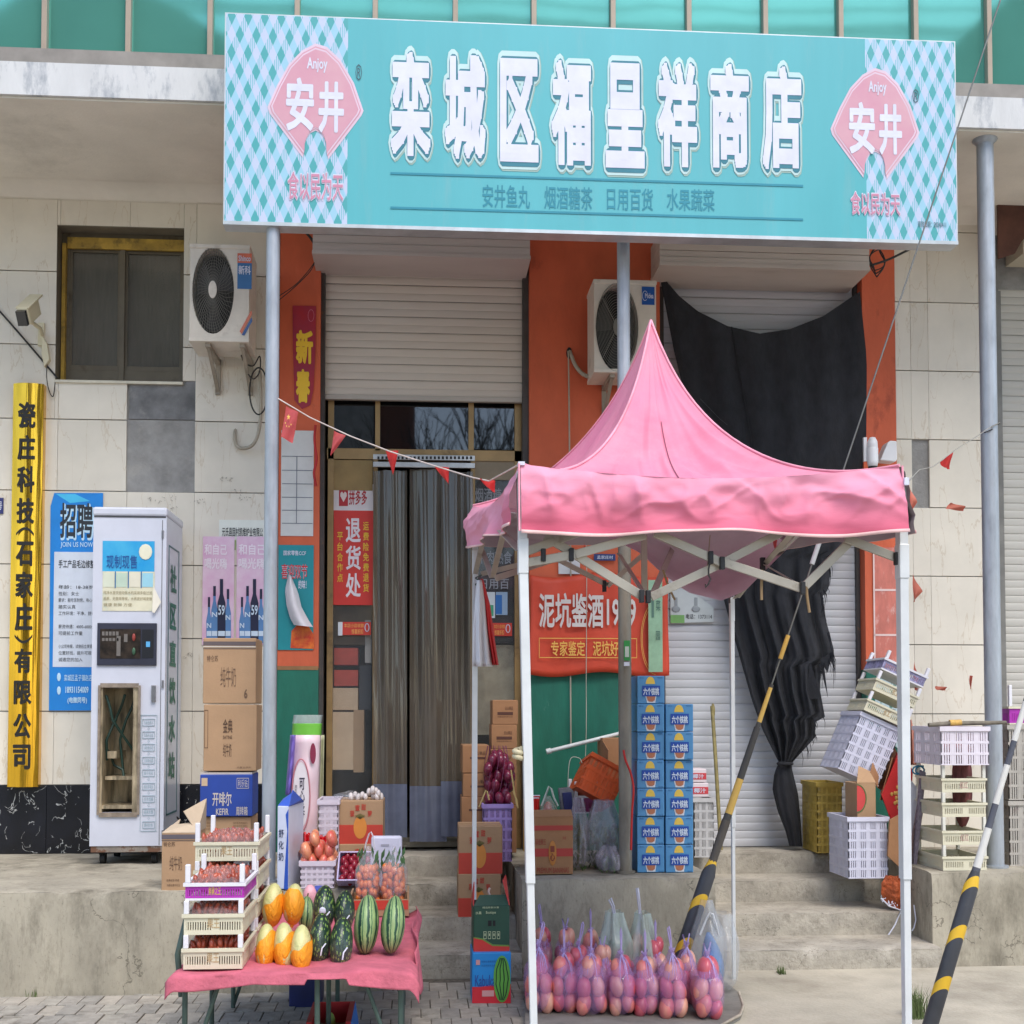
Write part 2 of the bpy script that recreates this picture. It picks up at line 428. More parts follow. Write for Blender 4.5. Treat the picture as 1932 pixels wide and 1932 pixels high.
overlay(blk, math_node(blk, 'MULTIPLY', math_node(blk, 'MULTIPLY', math_node(blk, 'LESS_THAN', d, .006), math_node(blk, 'GREATER_THAN', nb.outputs[0], .52)), .75), (196, 196, 190))
zr = [at(300, v, 0).z for v in (1480, 1342, 1205, 1067, 929, 795, 656, 519, 384)] + [4.62]
holes = [(wx(238), wx(367), zr[4] - .01, wz0 + .01)]
def tiles(cols, x0, x1, zrows, hole, yb=0.0, mats=tm, top=True):
    for r in range(len(zrows) - 1):
        z0, z1 = zrows[r], zrows[r + 1]
        cs = cols[r % len(cols)]
        for a, b in zip(cs[:-1], cs[1:]):
            a, b = max(a, x0), min(b, x1)
            if b - a < .02: continue
            segs = [(a, b, z0, z1)]
            for (hx0, hx1, hz0, hz1) in hole:
                ns = []
                for (p, q_, s_, t_) in segs:
                    if q_ <= hx0 + .004 or p >= hx1 - .004 or t_ <= hz0 + .02 or s_ >= hz1 - .02: ns.append((p, q_, s_, t_)); continue
                    if p < hx0 - .01: ns.append((p, hx0, s_, t_))
                    if q_ > hx1 + .01: ns.append((hx1, q_, s_, t_))
                    m0, m1 = max(p, hx0), min(q_, hx1)
                    if s_ < hz0 - .02: ns.append((m0, m1, s_, hz0))
                    if t_ > hz1 + .02: ns.append((m0, m1, hz1, t_))
                segs = ns
            for (p, q_, s_, t_) in segs:
                e = .003; dy = R.uniform(-.0015, .0015)
                G().box(p + e * .25, q_ - e * .25, yb - .02 + dy, yb, s_ + e, t_ - e).out('tile', mats[R.randrange(len(mats))], B, bevel=.0012)
c1 = [wx(u) for u in (-420, -150, 108, 240, 367, 600)]
c2 = [wx(u) for u in (-340, -210, -85, 42, 174, 304, 431, 560)]
tiles([c1, c1, c1, c1, c1, c1], -3.6, X_p1 - .003, zr, [(wx0, wx1, wz0, wz1)] + holes + [(wx(345), wx(367), zr[6] - .01, at(355, 665, 0).z)])
cr = [[wx(u) for u in (1690, 1720, 1753, 1868)], [wx(u) for u in (1690, 1753, 1868)]]
zr2 = [at(1780, v, 0).z for v in (1760, 1622, 1483, 1347, 1217, 1088, 959, 831, 702, 573, 440)] + [4.62]
tiles([cr[0]], X_p3e + .003, X_te, zr2[0:7], [])
tiles([cr[0]], X_p3e + .003, X_te, zr2[6:8], [(wx(1722), wx(1753), zr2[6], zr2[7])])
tiles([cr[0]], X_p3e + .003, X_te, zr2[7:], [])
cb = [[wx(u) for u in (-420, -240, -60, 97, 300, 430, 560)]]
tiles(cb, -3.6, X_p1 - .003, [.5, zr[0]], [], mats=[blk], yb=-.004)
# cement dabs where tiles fell off
G().box(wx(238), wx(367), -.008, 0, zr[4], zr[5] + .005).out('cement_patch', cement, B)
G().box(wx(242), wx(367), -.012, -.002, zr[5] + .01, wz0 - .016).box(wx(349), wx(367), -.012, -.002, wz0 - .016, zr[6] - .01).out('cement_patch', M('dark_cement', (122, 122, 122), .9, var=.2, sc=6, bump=.5, dirt=(150, 148, 144), dsc=5, dth=.55), B)
# eave slab, soffit and upstairs glazing
SY = -1.22
zs0 = 4.575; zs1 = zs0 + .175
G().box(-7, 8, SY, .3, zs0, zs1).out('eave_slab', [slabpaint], B)
G().box(-6.9, 7.9, SY + .02, -.0, zs0 - .012, zs0 - .001).out('soffit', plaster, B)
g = G()
def soff(i, j):
    x = -4.5 + 9 * i; a = j * math.pi / 2; return Vector((x, -.16 + .16 * math.sin(a), zs0 - .013 - .12 * (1 - math.cos(a))))
g.grid(soff, 2, 8); g.out('cove', plaster, B)
alu = M('taupe_aluminium', (160, 144, 126), .45, metal=.1, var=.06)
GY = SY + .03
G().box(-7, 8, GY - .03, GY + .1, zs1, zs1 + .075).out('glazing_sill', M('sill', (138, 132, 124), .6), B)
glass = M('green_mirror_glass', (108, 184, 166), .05, metal=.55, var=.05, sc=1.2)
gn = glass.node_tree.nodes
bp = gn.new('ShaderNodeBump'); bp.inputs['Strength'].default_value = .06; bp.inputs['Distance'].default_value = .02
nz = gn.new('ShaderNodeTexNoise'); nz.inputs['Scale'].default_value = 1.5
tcc = gn.new('ShaderNodeTexCoord'); glass.node_tree.links.new(tcc.outputs['Object'], nz.inputs['Vector'])
glass.node_tree.links.new(nz.outputs[0], bp.inputs['Height']); glass.node_tree.links.new(bp.outputs[0], gn['Principled BSDF'].inputs['Normal'])
mu = [-220, -70, 85, 243, 397, 561, 708, 859, 1007, 1156, 1299, 1443, 1585, 1726, 1864, 2000, 2130]
xs = [at(u, 40, GY).x for u in mu]
for a, b in zip(xs[:-1], xs[1:]):
    pw_ = G().box(a + .012, b - .012, GY + .02, GY + .03, zs1 + .07, 6.6).out('window_pane', glass, B)
for a in xs: G().box(a - .014, a + .014, GY - .02, GY + .05, zs1 + .073, 6.6).out('mullion', alu, B, bevel=.003)

# left sliding window
Wd = G(); 
olive = M('olive_aluminium', (104, 94, 76), .45, metal=.3, var=.1, dirt=(70, 60, 44), dsc=6, dth=.55)
tape = M('yellow_tape', (178, 142, 52), .5, var=.2, sc=10, dirt=(90, 72, 30), dsc=12, dth=.52)
yw = .1
fr = G()
for bx in ((wx0, wx1, wz0, wz0 + .10), (wx0, wx1, wz1 - .09, wz1), (wx0, wx0 + .05, wz0 + .1, wz1 - .09), (wx1 - .03, wx1, wz0 + .1, wz1 - .09)):
    fr.box(bx[0], bx[1], yw, yw + .06, bx[2], bx[3])
win = fr.out('window', olive, B, bevel=.003)
xm = wx(231, 570, .1)
G().box(xm - .016, xm + .016, yw - .012, yw + .05, wz0 + .02, wz1 - .08).out('mullion', olive, win, bevel=.002)
dg = M('dusty_glass', (120, 116, 106), .12, alpha=.45, var=.2, sc=1.6, spec=.9, coat=.5)
for a, b, yy in ((wx0 + .05, xm - .016, .12), (xm + .016, wx1 - .03, .125)):
    G().box(a, b, yy, yy + .005, wz0 + .1, wz1 - .09).out('pane', dg, win)
    f2 = G()
    for bx in ((a, b, wz0 + .1, wz0 + .13), (a, b, wz1 - .12, wz1 - .09), (a, a + .014, wz0 + .13, wz1 - .12), (b - .014, b, wz0 + .13, wz1 - .12)):
        f2.box(bx[0], bx[1], yy - .015, yy - .001, bx[2], bx[3])
    f2.out('sash', olive, win)
G().box(wx0 + .035, wx1 - .002, .08, .098, wz1 - .105, wz1 - .035).out('protective_tape', tape, win)
G().box(wx0 + .01, wx0 + .032, .06, .098, wz0 + .01, wz1 - .08).out('protective_tape', tape, win)
reveal = M('reveal', (112, 104, 88), .8)
G().box(wx0 - .002, wx1 + .002, -.018, .1, wz1 - .003, wz1 + .003).out('reveal', reveal, win)
G().box(wx0 - .003, wx0 + .002, -.018, .1, wz0, wz1).out('reveal', reveal, win)
G().box(wx0, wx1 + .003, -.035, .1, wz0 - .014, wz0 + .002).out('window_sill', M('sill_stone', (205, 198, 178), .5), win)
G().box(wx0 - .1, wx1 + .1, .2, .24, wz0 - .1, wz1 + .1).out('room_curtain', M('curtain', (176, 170, 156), .9, st=(12, 1, 1)), win)

# shutters ---------------------------------------------------------
def shutter_mat(nm, c, dirt=(120, 104, 88)): return M(nm, c, .62, metal=.05, var=.05, sc=3, dirt=dirt, dsc=4, dth=.6, dw=.15, damt=.35, st=(.3, 1, 2))
def slat_mesh(x0, x1, h, y):
    g = G(); prof = []
    for k, (a, b) in enumerate(((0, .5), (.5, 1))):
        for j in range(7):
            t = j / 6; prof.append((y - .0028 * math.sin(math.pi * min(1, max(0, t))) ** .6, (a + (b - a) * t * .94) * h + (.0)))
        if k == 0: prof.append((y + .001, .485 * h))
    prof.append((y + .007, .98 * h)); prof.append((y + .007, h))
    vs = []
    for (yy, zz) in prof: vs += [(x0, yy, zz), (x1, yy, zz)]
    g.add(vs, [(2 * i, 2 * i + 1, 2 * i + 3, 2 * i + 2) for i in range(len(prof) - 1)], 0, True)
    return g
def shutter(name_lab, x0, x1, z0, z1, y, h, mat_, guide, gw=.05):
    rs = G().box(x0 - gw, x0, y - .04, y + .06, z0, z1).box(x1, x1 + gw, y - .04, y + .06, z0, z1).out('roller_shutter', guide, B, label=name_lab, bevel=.003)
    g = slat_mesh(x0 + .001, x1 - .001, h, y); first = None; z = z0; n = 0
    while z < z1 - .01:
        if first is None:
            first = g.out('slat', mat_, rs); o = first
        else: o = first.copy(); COL.objects.link(o)
        o.location = (0, 0, z); o.rotation_euler = (R.uniform(-.004, .004), 0, 0) if False else (0, 0, 0)
        z += h; n += 1
    return rs
gd = M('shutter_guide', (74, 70, 66), .55, var=.15, dirt=(120, 90, 60), dsc=8, dth=.6)
sh = at(1400, 1000, .1).z - at(1400, 1029.5, .1).z
s1x0, s1x1 = wx(613, 800, .05), wx(985, 800, .05)
z1b = at(800, 748, .05).z
s1 = shutter('half-raised beige roller shutter over the glass shop door', s1x0, s1x1, z1b, 4.27, .05, sh, shutter_mat('beige_slat', (206, 195, 182)), gd, .045)
G().box(s1x0 - .045, s1x0, .01, .11, .5, z1b).box(s1x1, s1x1 + .045, .01, .11, .5, z1b).out('shutter_guide', gd, s1)
G().box(s1x0, s1x1, .035, .075, z1b - .03, z1b).out('bottom_bar', shutter_mat('slat_bar', (178, 170, 160)), s1, bevel=.004)
s2x0, s2x1 = wx(1252, 1000, .1), wx(1612, 1000, .1)
s2 = shutter('closed pale grey roller shutter behind the black shade cloth', s2x0, s2x1, .5, 4.27, .1, sh, shutter_mat('grey_slat', (196, 196, 198)), gd, .04)
s3x0 = wx(1890, 1000, .1)
s3 = shutter('closed pale roller shutter right of the tiled pier', s3x0, s3x0 + 1.1, .5, 4.1, .1, sh, shutter_mat('pale_slat', (190, 186, 176)), M('guide3', (120, 118, 112), .5), .05)
# sheet metal housings over shutters
def housing(u0, v0, u1, v1, Y, depth, m_, par):
    x0, x1, z0, z1 = rect(u0, v0, u1, v1, Y)
    g = G(); n = 5
    for i in range(n):
        a, b = z0 + (z1 - z0) * i / n, z0 + (z1 - z0) * (i + 1) / n
        g.box(x0, x1, Y + .006 * (i % 2), Y + depth, a + .0015, b - .0015)
    g.box(x0 - .003, x1 + .003, Y - .006, Y + depth, z0 - .02, z0 + .0015)
    return g.out('shutter_housing', m_, par)
housing(590, 400, 1000, 478, -.33, .37, shutter_mat('housing_metal', (190, 178, 172)), s1)
housing(1245, 440, 1640, 500, -.33, .42, shutter_mat('housing_metal2', (198, 186, 174)), s2)
for (u, v) in ((611, 500), (985, 510)): G().pb(u - 9, v - 8, u + 9, v + 6, -.02, .06).out('bracket', M('rusty', (86, 62, 48), .8, var=.3), s1)
G().pb(1594, 508, 1612, 520, -.02, .06).out('bracket', MATS['rusty'], s2)
# torn brown board by the right shutter head
bb = thing('torn_board', 'brown ragged board hanging above the right-hand shutter behind the thick pole', 'board', at(1905, 410, -.2))
G().pp([(1882, 365), (1914, 335), (1932, 337), (1950, 350), (1945, 440), (1928, 455), (1915, 478), (1884, 488)][::-1], -.2, .015).out('board', M('brown_board', (92, 58, 46), .8, var=.2), bb)
G().pb(1930, 340, 2050, 480, -.18, .25).out('shutter_housing', shutter_mat('h3', (196, 186, 164)), s3)

# shop front: door frame, glass, interior ----------------------------
DY = .1
bronze = M('bronze_aluminium', (158, 128, 84), .4, metal=.35, var=.1, dirt=(100, 80, 56), dsc=5, dth=.56)
clear = M('shop_glass', (120, 122, 122), .03, alpha=.16, spec=1.0, var=.02)
tglass = M('transom_glass', (16, 18, 20), .02, spec=1.0, var=.05, alpha=.9)
ds = G()
for (a, b, c, d_) in ((617, 745, 628, 1600), (971, 745, 984, 1600), (617, 848, 984, 868), (708, 745, 717, 850), (884, 745, 894, 850), (703, 868, 711, 1600), (888, 868, 896, 1600)):
    ds.pb(a, b, c, d_, DY, .06)
door = ds.out('shop_door', bronze, B, label='bronze framed glass shop front with a plastic strip curtain in its doorway')
for (a, b, c, d_) in ((628, 735, 708, 848), (717, 735, 884, 848), (894, 735, 971, 848)): G().pb(a, b, c, d_, DY + .025, .006).out('transom_pane', tglass, door)
for (a, b, c, d_) in ((628, 868, 703, 1596), (896, 868, 971, 1596)): G().pb(a, b, c, d_, DY + .025, .006).out('pane', clear, door)
G().pb(628, 868, 703, 925, DY + .01, .02).out('door_panel', M('ochre_panel', (152, 124, 72), .5, var=.1), door)
G().pb(896, 868, 971, 905, DY + .012, .02).out('door_panel', M('ochre_panel2', (150, 134, 108), .5, var=.1), door)
G().pb(703, 1588, 896, 1598, DY, .3).out('threshold', concrete, door)
# interior
ix0, ix1 = X_o1 - .3, X_o1e + .3
g = G()
G().box(X_p2e - .1, X_o2e + .1, .3, .33, .4, 5.2).out('light_stop_wall', cement, B)  # added unseen walls behind the closed shutters, blocking light through the slat gaps
G().box(X_te - .1, X_te + 1.4, .3, .33, .4, 5.2).out('light_stop_wall', cement, B)
g.box(ix0, ix1, 3.2, 3.25, .4, 4.95); g.box(ix0 - .05, ix0, .26, 3.2, .4, 4.95); g.box(ix1, ix1 + .05, .26, 3.2, .4, 4.95)
g.box(ix0, ix1, .26, 3.2, .45, .5); g.box(ix0, ix1, .26, 3.2, 4.9, 4.95)
g.out('shop_interior', M('dim_interior', (84, 76, 68), .9, var=.3, sc=3), B)

# goods seen through the door glass
def inbox(lab, u0, v0, u1, v1, Y, d, m_, cat='carton'):
    t = thing('shelf_goods', lab, cat, at((u0 + u1) / 2, v1, Y), 'goods standing behind the door glass'); G().pb(u0, v0, u1, v1, Y, d).out('box', m_, t, bevel=.003); return t
kin = M('indoor_kraft', (232, 204, 170), .8, var=.06); rin = M('indoor_red', (214, 84, 66), .6, var=.15, sc=9)
inbox('tall pale brown carton behind the left door glass', *q(661, 1424, 707, 1540), .16, .2, kin)
inbox('narrow brown carton beside the tall one behind the left door glass', *q(707, 1420, 728, 1545), .17, .2, M('indoor_kraft2', (196, 164, 128), .8, var=.06))
inbox('wide brown carton above the tall one behind the left door glass', *q(661, 1376, 716, 1420), .18, .2, kin)
inbox('upper red carton with yellow print behind the left door glass', *q(668, 1296, 716, 1330), .17, .2, rin)
inbox('lower red carton with yellow print behind the left door glass', *q(668, 1340, 716, 1372), .17, .2, rin)
inbox('dark shelf side behind the left door glass', *q(718, 1330, 742, 1420), .2, .3, M('indoor_dark', (70, 74, 82), .6), 'shelf')
inbox('white pillar strip behind the left door glass', *q(730, 1240, 742, 1326), .18, .2, M('indoor_white', (220, 216, 206), .8), 'pillar')
inbox('pale wall board behind the right door glass', *q(952, 1290, 1030, 1470), .26, .1, M('indoor_pale', (196, 186, 160), .8, var=.2, sc=5), 'board')
inbox('dark grey shelf behind the upper right door glass', *q(952, 960, 1030, 1285), .34, .1, M('indoor_grey', (96, 96, 96), .6, var=.15), 'shelf')
inbox('beige shelf back behind the upper left door glass', *q(662, 985, 745, 1290), .4, .1, M('indoor_beige', (176, 156, 116), .7, var=.15), 'shelf')
# PVC strip curtain
SCt = thing('strip_curtain', 'smoky clear plastic strip curtain hanging in the shop doorway', 'curtain', at(800, 1590, -.02))
pv = M('smoky_pvc', (104, 96, 86), .08, var=.14, sc=3, spec=.7, alpha=.72, st=(2.2, 1, .4), dirt=(128, 110, 84), dsc=2, dth=.5, dw=.2, damt=.5)
pv2 = M('pvc_hem', (100, 106, 126), .25, var=.1, alpha=.92)
def strip(u0, u1, seed, v0=885, v1=1585):
    rr = random.Random(seed); ph = [rr.uniform(0, 6) for _ in range(5)]
    def fn(i, j, lo=0.0):
        uu = u0 + (u1 - u0) * i; vv = v0 + (v1 - v0) * j
        p = at(uu, vv, -.01)
        am = .020 * (.4 + .6 * math.sin(math.pi * min(1, j * 1.2 + .15)))
        p.y += am * (math.sin(i * 9 + ph[0] + j * .8) + .6 * math.sin(i * 17 + ph[1] - j * 1.3)) + .006 * math.sin(j * 9 + ph[2])
        return p
    vs = (1480 - v0) / (v1 - v0) + rr.uniform(-.01, .01)
    G().grid(lambda i, j: fn(i, j * vs), 26, 30).out('strip', pv, SCt)
    G().grid(lambda i, j: fn(i, vs + j * (1 - vs)) + Vector((0, -.003, 0)), 26, 4).out('strip_hem', pv2, SCt)
strip(704, 768, 1, 888, 1580); strip(773, 843, 2, 885, 1588); strip(832, 893, 3, 890, 1578)
g = G().pb(704, 858, 896, 868, -.04, .03).pb(704, 872, 896, 882, -.05, .02)
g.out('rail', M('steel_rail', (170, 168, 166), .3, metal=.7, var=.15), SCt, bevel=.002)
g = G()
for i in range(24): g.pb(712 + i * 7.6, 861, 716 + i * 7.6, 866, -.044, .006)
g.out('rail_hole', M('blackish', (24, 22, 22), .7), SCt)
# ================================================================ big shop sign
SGY = -1.47
a_, b_ = at(425, 212, SGY), at(1803, 274, SGY)
sz0 = (at(425, 411, SGY).z + at(1803, 461, SGY).z) / 2; sz1 = (at(425, 17, SGY).z + at(1803, 88, SGY).z) / 2
print('sign z', at(425, 411, SGY).z, at(1803, 461, SGY).z, at(425, 17, SGY).z, at(1803, 88, SGY).z)
teal = M('sign_teal', (82, 172, 178), .38, var=.035, sc=1.2, coat=.1, bump=.12, bsc=3, dirt=(128, 170, 170), dsc=4, dth=.54, dw=.25, damt=.4, st=(2.5, 1, .35))
ging = M('sign_gingham', (186, 196, 216), .35, var=.01)
x_, y_, z_ = objxyz(ging)
P_ = math_node(ging, 'DIVIDE', x_, .0835); Q_ = math_node(ging, 'DIVIDE', math_node(ging, 'ADD', z_, math_node(ging, 'MULTIPLY', x_, .02)), .190)
S_ = math_node(ging, 'FRACT', math_node(ging, 'ADD', math_node(ging, 'ADD', P_, Q_), 40)); T_ = math_node(ging, 'FRACT', math_node(ging, 'ADD', math_node(ging, 'SUBTRACT', P_, Q_), 40))
s1_, t1_ = math_node(ging, 'LESS_THAN', S_, .5), math_node(ging, 'LESS_THAN', T_, .5)
stripe = math_node(ging, 'LESS_THAN', math_node(ging, 'FRACT', math_node(ging, 'MULTIPLY', math_node(ging, 'ADD', P_, 40), 9)), .5)
only_s = math_node(ging, 'MULTIPLY', s1_, math_node(ging, 'SUBTRACT', 1, t1_)); only_t = math_node(ging, 'MULTIPLY', t1_, math_node(ging, 'SUBTRACT', 1, s1_))
overlay(ging, only_s, (150, 194, 212))
overlay(ging, math_node(ging, 'MULTIPLY', only_t, stripe), (118, 180, 192))
overlay(ging, math_node(ging, 'MULTIPLY', s1_, t1_), (76, 160, 162))
sign = thing('shop_sign', 'long teal shop signboard with white lettering and gingham ends above the shop front', 'sign', (0, SGY, sz0))
g1, g2 = at(656, 212, SGY).x, at(1732 * .9434, 274, SGY).x
G().box(g1, g2, SGY, SGY + .09, sz0, sz1).out('panel', teal, sign)
G().box(a_.x, g1, SGY, SGY + .09, sz0, sz1).out('panel', ging, sign)
G().box(g2, b_.x, SGY, SGY + .09, sz0, sz1).out('panel', ging, sign)
edge_m = M('sign_edge', (190, 196, 196), .4, metal=.5, var=.1)
e = .006
G().box(a_.x - e, b_.x + e, SGY - .004, SGY + .1, sz0 - .018, sz0).box(a_.x - e, b_.x + e, SGY + .001, SGY + .1, sz1, sz1 + e).box(a_.x - e, a_.x, SGY + .001, SGY + .1, sz0, sz1).box(b_.x, b_.x + e, SGY + .001, SGY + .1, sz0, sz1).out('edge_strip', edge_m, sign)
white = flat((212, 214, 228)); dteal = flat((44, 120, 136)); mint = flat((186, 216, 214)); tan = flat((150, 178, 168))
big = [('栾', 777, 97, 866, 321), ('城', 885, 103, 976, 327), ('区', 995, 110, 1082, 333), ('福', 1098, 114, 1187, 340), ('呈', 1206, 119, 1294, 345),
       ('祥', 1311, 119, 1399, 343), ('商', 1416, 121, 1503, 345), ('店', 1520, 126, 1608, 348)]
lay = [G(), G(), G(), G()]
for ch, x0, y0, x1, y1 in big:
    y0 += 7; y1 -= 9; x0 += 5; x1 -= 5
    for k, (off, dy, dx) in enumerate(((.042, .006, 0), (.072, .0045, 0), (.108, .003, 0), (.115, .0015, 1.5))):
        if k == 1: dxp = 1.2
        else: dxp = dx
        a = q(x0 + dxp, y0 + (2.5 if k in (1, 3) else 0), x1 + dxp, y1 + (2.5 if k in (1, 3) else 0))
        tx(lay[k], ch, *a, SGY - dy, off, .042, 0, k == 0)
for gg, m_, nm in zip(lay, (white, dteal, mint, tan), ('lettering', 'lettering_outline', 'lettering_border', 'lettering_shadow')): gg.out(nm, m_, sign)
g = G()
for s_, x0, y0, x1, y1 in (('安井鱼丸', 965, 370, 1060, 416), ('烟酒糖茶', 1089, 373, 1185, 419), ('日用百货', 1214, 376, 1306, 421), ('水果蔬菜', 1334, 378, 1429, 422)):
    tx(g, s_, *q(x0, y0, x1, y1), SGY - .002, .012)
for (x0, y0, x1, y1) in ((781, 357, 1606, 361.5), (781, 425, 1606, 429.5)):
    l = at(*q(x0, y0 - 8), SGY); r = at(*q(x1, y0 + 13), SGY); zc = (l.z + r.z) / 2
    g.box(l.x, r.x, SGY - .003, SGY - .001, zc - .006, zc + .006)
g.out('small_lettering', flat((34, 134, 152)), sign)
pink, pinkl = M('emblem_pink', (200, 140, 158), .4, var=.06, sc=3, col2=(206, 160, 168)), flat((214, 190, 204))
def emblem(x0, y0, x1, y1, sx0, sx1, texts, rg):
    """fan emblem; box given in 2048 px"""
    out = [(0, .545), (.1, .36), (.22, .18), (.36, .06), (.5, 0), (.62, .03), (.76, .14), (.9, .34), (1, .58), (.98, .62), (.63, 1.0), (.625, .91), (.60, .83), (.56, .775), (.50, .75), (.44, .775), (.40, .83), (.375, .90), (.37, .985), (.02, .6)]
    def mp(a, b, s=1.0): 
        a, b = .5 + (a - .5) * s, .47 + (b - .47) * s
        u, v = q(x0 + (x1 - x0) * a, y0 + (y1 - y0) * b); return (u, v)
    for s, m_, dy, nm in ((1.0, pinkl, .002, 'emblem_border'), (.95, pink, .0035, 'emblem_line'), (.925, pinkl, .004, 'emblem_line'), (.895, pink, .005, 'emblem')):
        G().prism([at(*mp(a, b, s), SGY - dy) for a, b in out][::-1], (0, .001, 0)).out(nm, m_, sign)
    g = G()
    hx = [( .24 + .1 * math.cos(t), .25 + .1 * math.sin(t)) for t in [k * math.pi / 6 for k in range(12)]]
    for ch, a0, b0, a1, b1 in texts: tx(g, ch, *q(a0, b0, a1, b1), SGY - .0065, .03 if len(ch) == 1 else .02)
    g.out('emblem_lettering', white, sign)
    g = G(); tx(g, '®', *q(*rg), SGY - .003, 0); g.out('mark', flat((60, 90, 100)), sign)
emblem(535, 87, 727, 319, 0, 0, [('Anjoy', 614, 115, 655, 145), ('安', 572, 155, 628, 262), ('井', 637, 163, 688, 266)], (711, 128, 724, 161))
emblem(1661, 136, 1839, 359, 0, 0, [('Anjoy', 1737, 162, 1773, 191), ('安', 1698, 204, 1750, 308), ('井', 1758, 208, 1804, 310)], (1825, 178, 1838, 206))
for (x0, y0, x1, y1) in ((576, 345, 686, 400), (1702, 385, 1800, 430)):
    g = G(); tx(g, '食以民为天', *q(x0, y0, x1, y1), SGY - .003, .05, .0); g.out('slogan_border', flat((208, 208, 222)), sign)
    g = G(); tx(g, '食以民为天', *q(x0, y0, x1, y1), SGY - .005, .008, .0); g.out('slogan', flat((200, 134, 158)), sign)
g = G(); tx(g, '有效日期：20240411', *q(1836, 442, 1892, 455), SGY - .003, .01); g.out('fine_print', flat((90, 120, 130)), sign)

# ================================================================ galvanised poles
galv = M('galvanised', (166, 172, 178), .42, metal=.25, var=.12, sc=18, dirt=(120, 118, 112), dsc=9, dth=.56, damt=.5, st=(1, 1, .25))
galvd = M('galvanised_dull', (140, 134, 122), .6, metal=.25, var=.18, sc=14, dirt=(96, 84, 66), dsc=7, dth=.5, damt=.6, st=(1, 1, .3))
def pole(lab, u, v, Y, r, zb, ztop, m_, low=None):
    p = at(u, v, Y); t = thing('steel_pole', lab, 'pole', (p.x, Y, zb), group='poles holding the eave')
    g = G(); g.tube([(p.x, Y, zb), (p.x, Y, low if low else ztop)], r, 20, caps=False); g.out('shaft', m_, t)
    if low: g = G(); g.tube([(p.x, Y, low), (p.x, Y, ztop)], r, 20, caps=False); g.out('upper_shaft', galv, t)
    g = G(); g.tube([(p.x, Y, zb), (p.x, Y, zb + .012)], r * 1.5, 20); g.out('foot', m_, t)
    if u > 1500: g = G(); g.lathe((p.x, Y, zs0 - .04), [(r, 0), (r * 1.5, .025), (r * 1.5, .03), (0, .03)], 16); g.out('head', galv, t)
    return p
pole('slim galvanised pole left of the shop door, carrying the left end of the sign', 510.5, 1100, -1.42, .0345, PZ, zs0, galv)
pole('weathered pole beside the stack of blue drink cartons', 1179, 1300, -1.2, .0345, PZ, zs0, galvd, at(1179, 740, -1.2).z)
pole('thick galvanised pole at the far right by the crate tower', 1869, 1000, -1.1, .046, PZ, zs0, galv)
# ================================================================ brass company plate
by = -.1
bp_ = thing('brass_plate', 'tall polished brass company plate with black Chinese characters at the far left', 'sign', at(44, 1485, by))
brass = M('brass', (232, 180, 56), .2, metal=.92, var=.12, sc=3, st=(5, 1, .5))
nn = brass.node_tree.nodes; nz = nn.new('ShaderNodeTexNoise'); nz.inputs['Scale'].default_value = 3; mp = nn.new('ShaderNodeMapping'); mp.inputs['Scale'].default_value = (9, 1, .5)
tc = nn.new('ShaderNodeTexCoord'); bpn = nn.new('ShaderNodeBump'); bpn.inputs['Strength'].default_value = .22; bpn.inputs['Distance'].default_value = .02
L_ = brass.node_tree.links; L_.new(tc.outputs['Object'], mp.inputs[0]); L_.new(mp.outputs[0], nz.inputs['Vector']); L_.new(nz.outputs[0], bpn.inputs['Height']); L_.new(bpn.outputs[0], nn['Principled BSDF'].inputs['Normal'])
x0, x1, z0, z1 = rect(17, 722, 75, 1485, by)
g = G()
def bf(i, j):
    a = math.pi * (i - .5) * .9
    return Vector((x0 + (x1 - x0) * i, by + .03 - .03 * math.cos(a), z0 + (z1 - z0) * j))
g.grid(bf, 14, 6)
g.box(x0, x1, by + .03, by + .08, z0, z1)
g.out('plate', brass, bp_)
g = G()
for ch, y0, y1 in zip('瓷庄科技︵石家庄︶有限公司', (804, 870, 932, 996, 1057, 1083, 1143, 1206, 1268, 1297, 1361, 1427, 1489), (856, 920, 985, 1047, 1072, 1132, 1196, 1262, 1284, 1346, 1409, 1477, 1539)):
    u, v0_ = q(46, y0); v1_ = y1 * .9434
    pc = at(45.5, (v0_ + v1_) / 2, by); xa = (x0 + x1) / 2 - (u - 43.4) * 0
    hw = .052
    if ch in '︵︶':
        # brackets drawn as arcs
        up = ch == '︵'; zc0, zc1 = at(45, v1_, by).z, at(45, v0_, by).z
        k = 10; vs = []
        for i in range(k + 1):
            t = -1 + 2 * i / k; z = (zc1 - (zc1 - zc0) * t * t * .8) if up else (zc0 + (zc1 - zc0) * t * t * .8)
            vs += [(xa + hw * t, by - .004, z - .008), (xa + hw * t, by - .004, z + .008)]
        g.add(vs, [(2 * i, 2 * i + 2, 2 * i + 3, 2 * i + 1) for i in range(k)])
    else:
        put(g, ch, (xa - hw, by - .004, at(45, v1_, by).z), (2 * hw, 0, 0), (0, 0, at(45, v0_, by).z - at(45, v1_, by).z), .03)
g.out('lettering', flat((30, 26, 20)), bp_)
# small blue house number plate at the left border
hp = thing('number_plate', 'sliver of a dark blue plate cut by the left edge of the picture', 'sign', at(0, 955, -.03))
G().pb(-22, 939, 6, 969, -.03, .008).out('plate', flat((50, 54, 110)), hp)
g = G(); tx(g, '号', -6, 946, 4, 962, -.032, .01); g.out('lettering', white, hp)

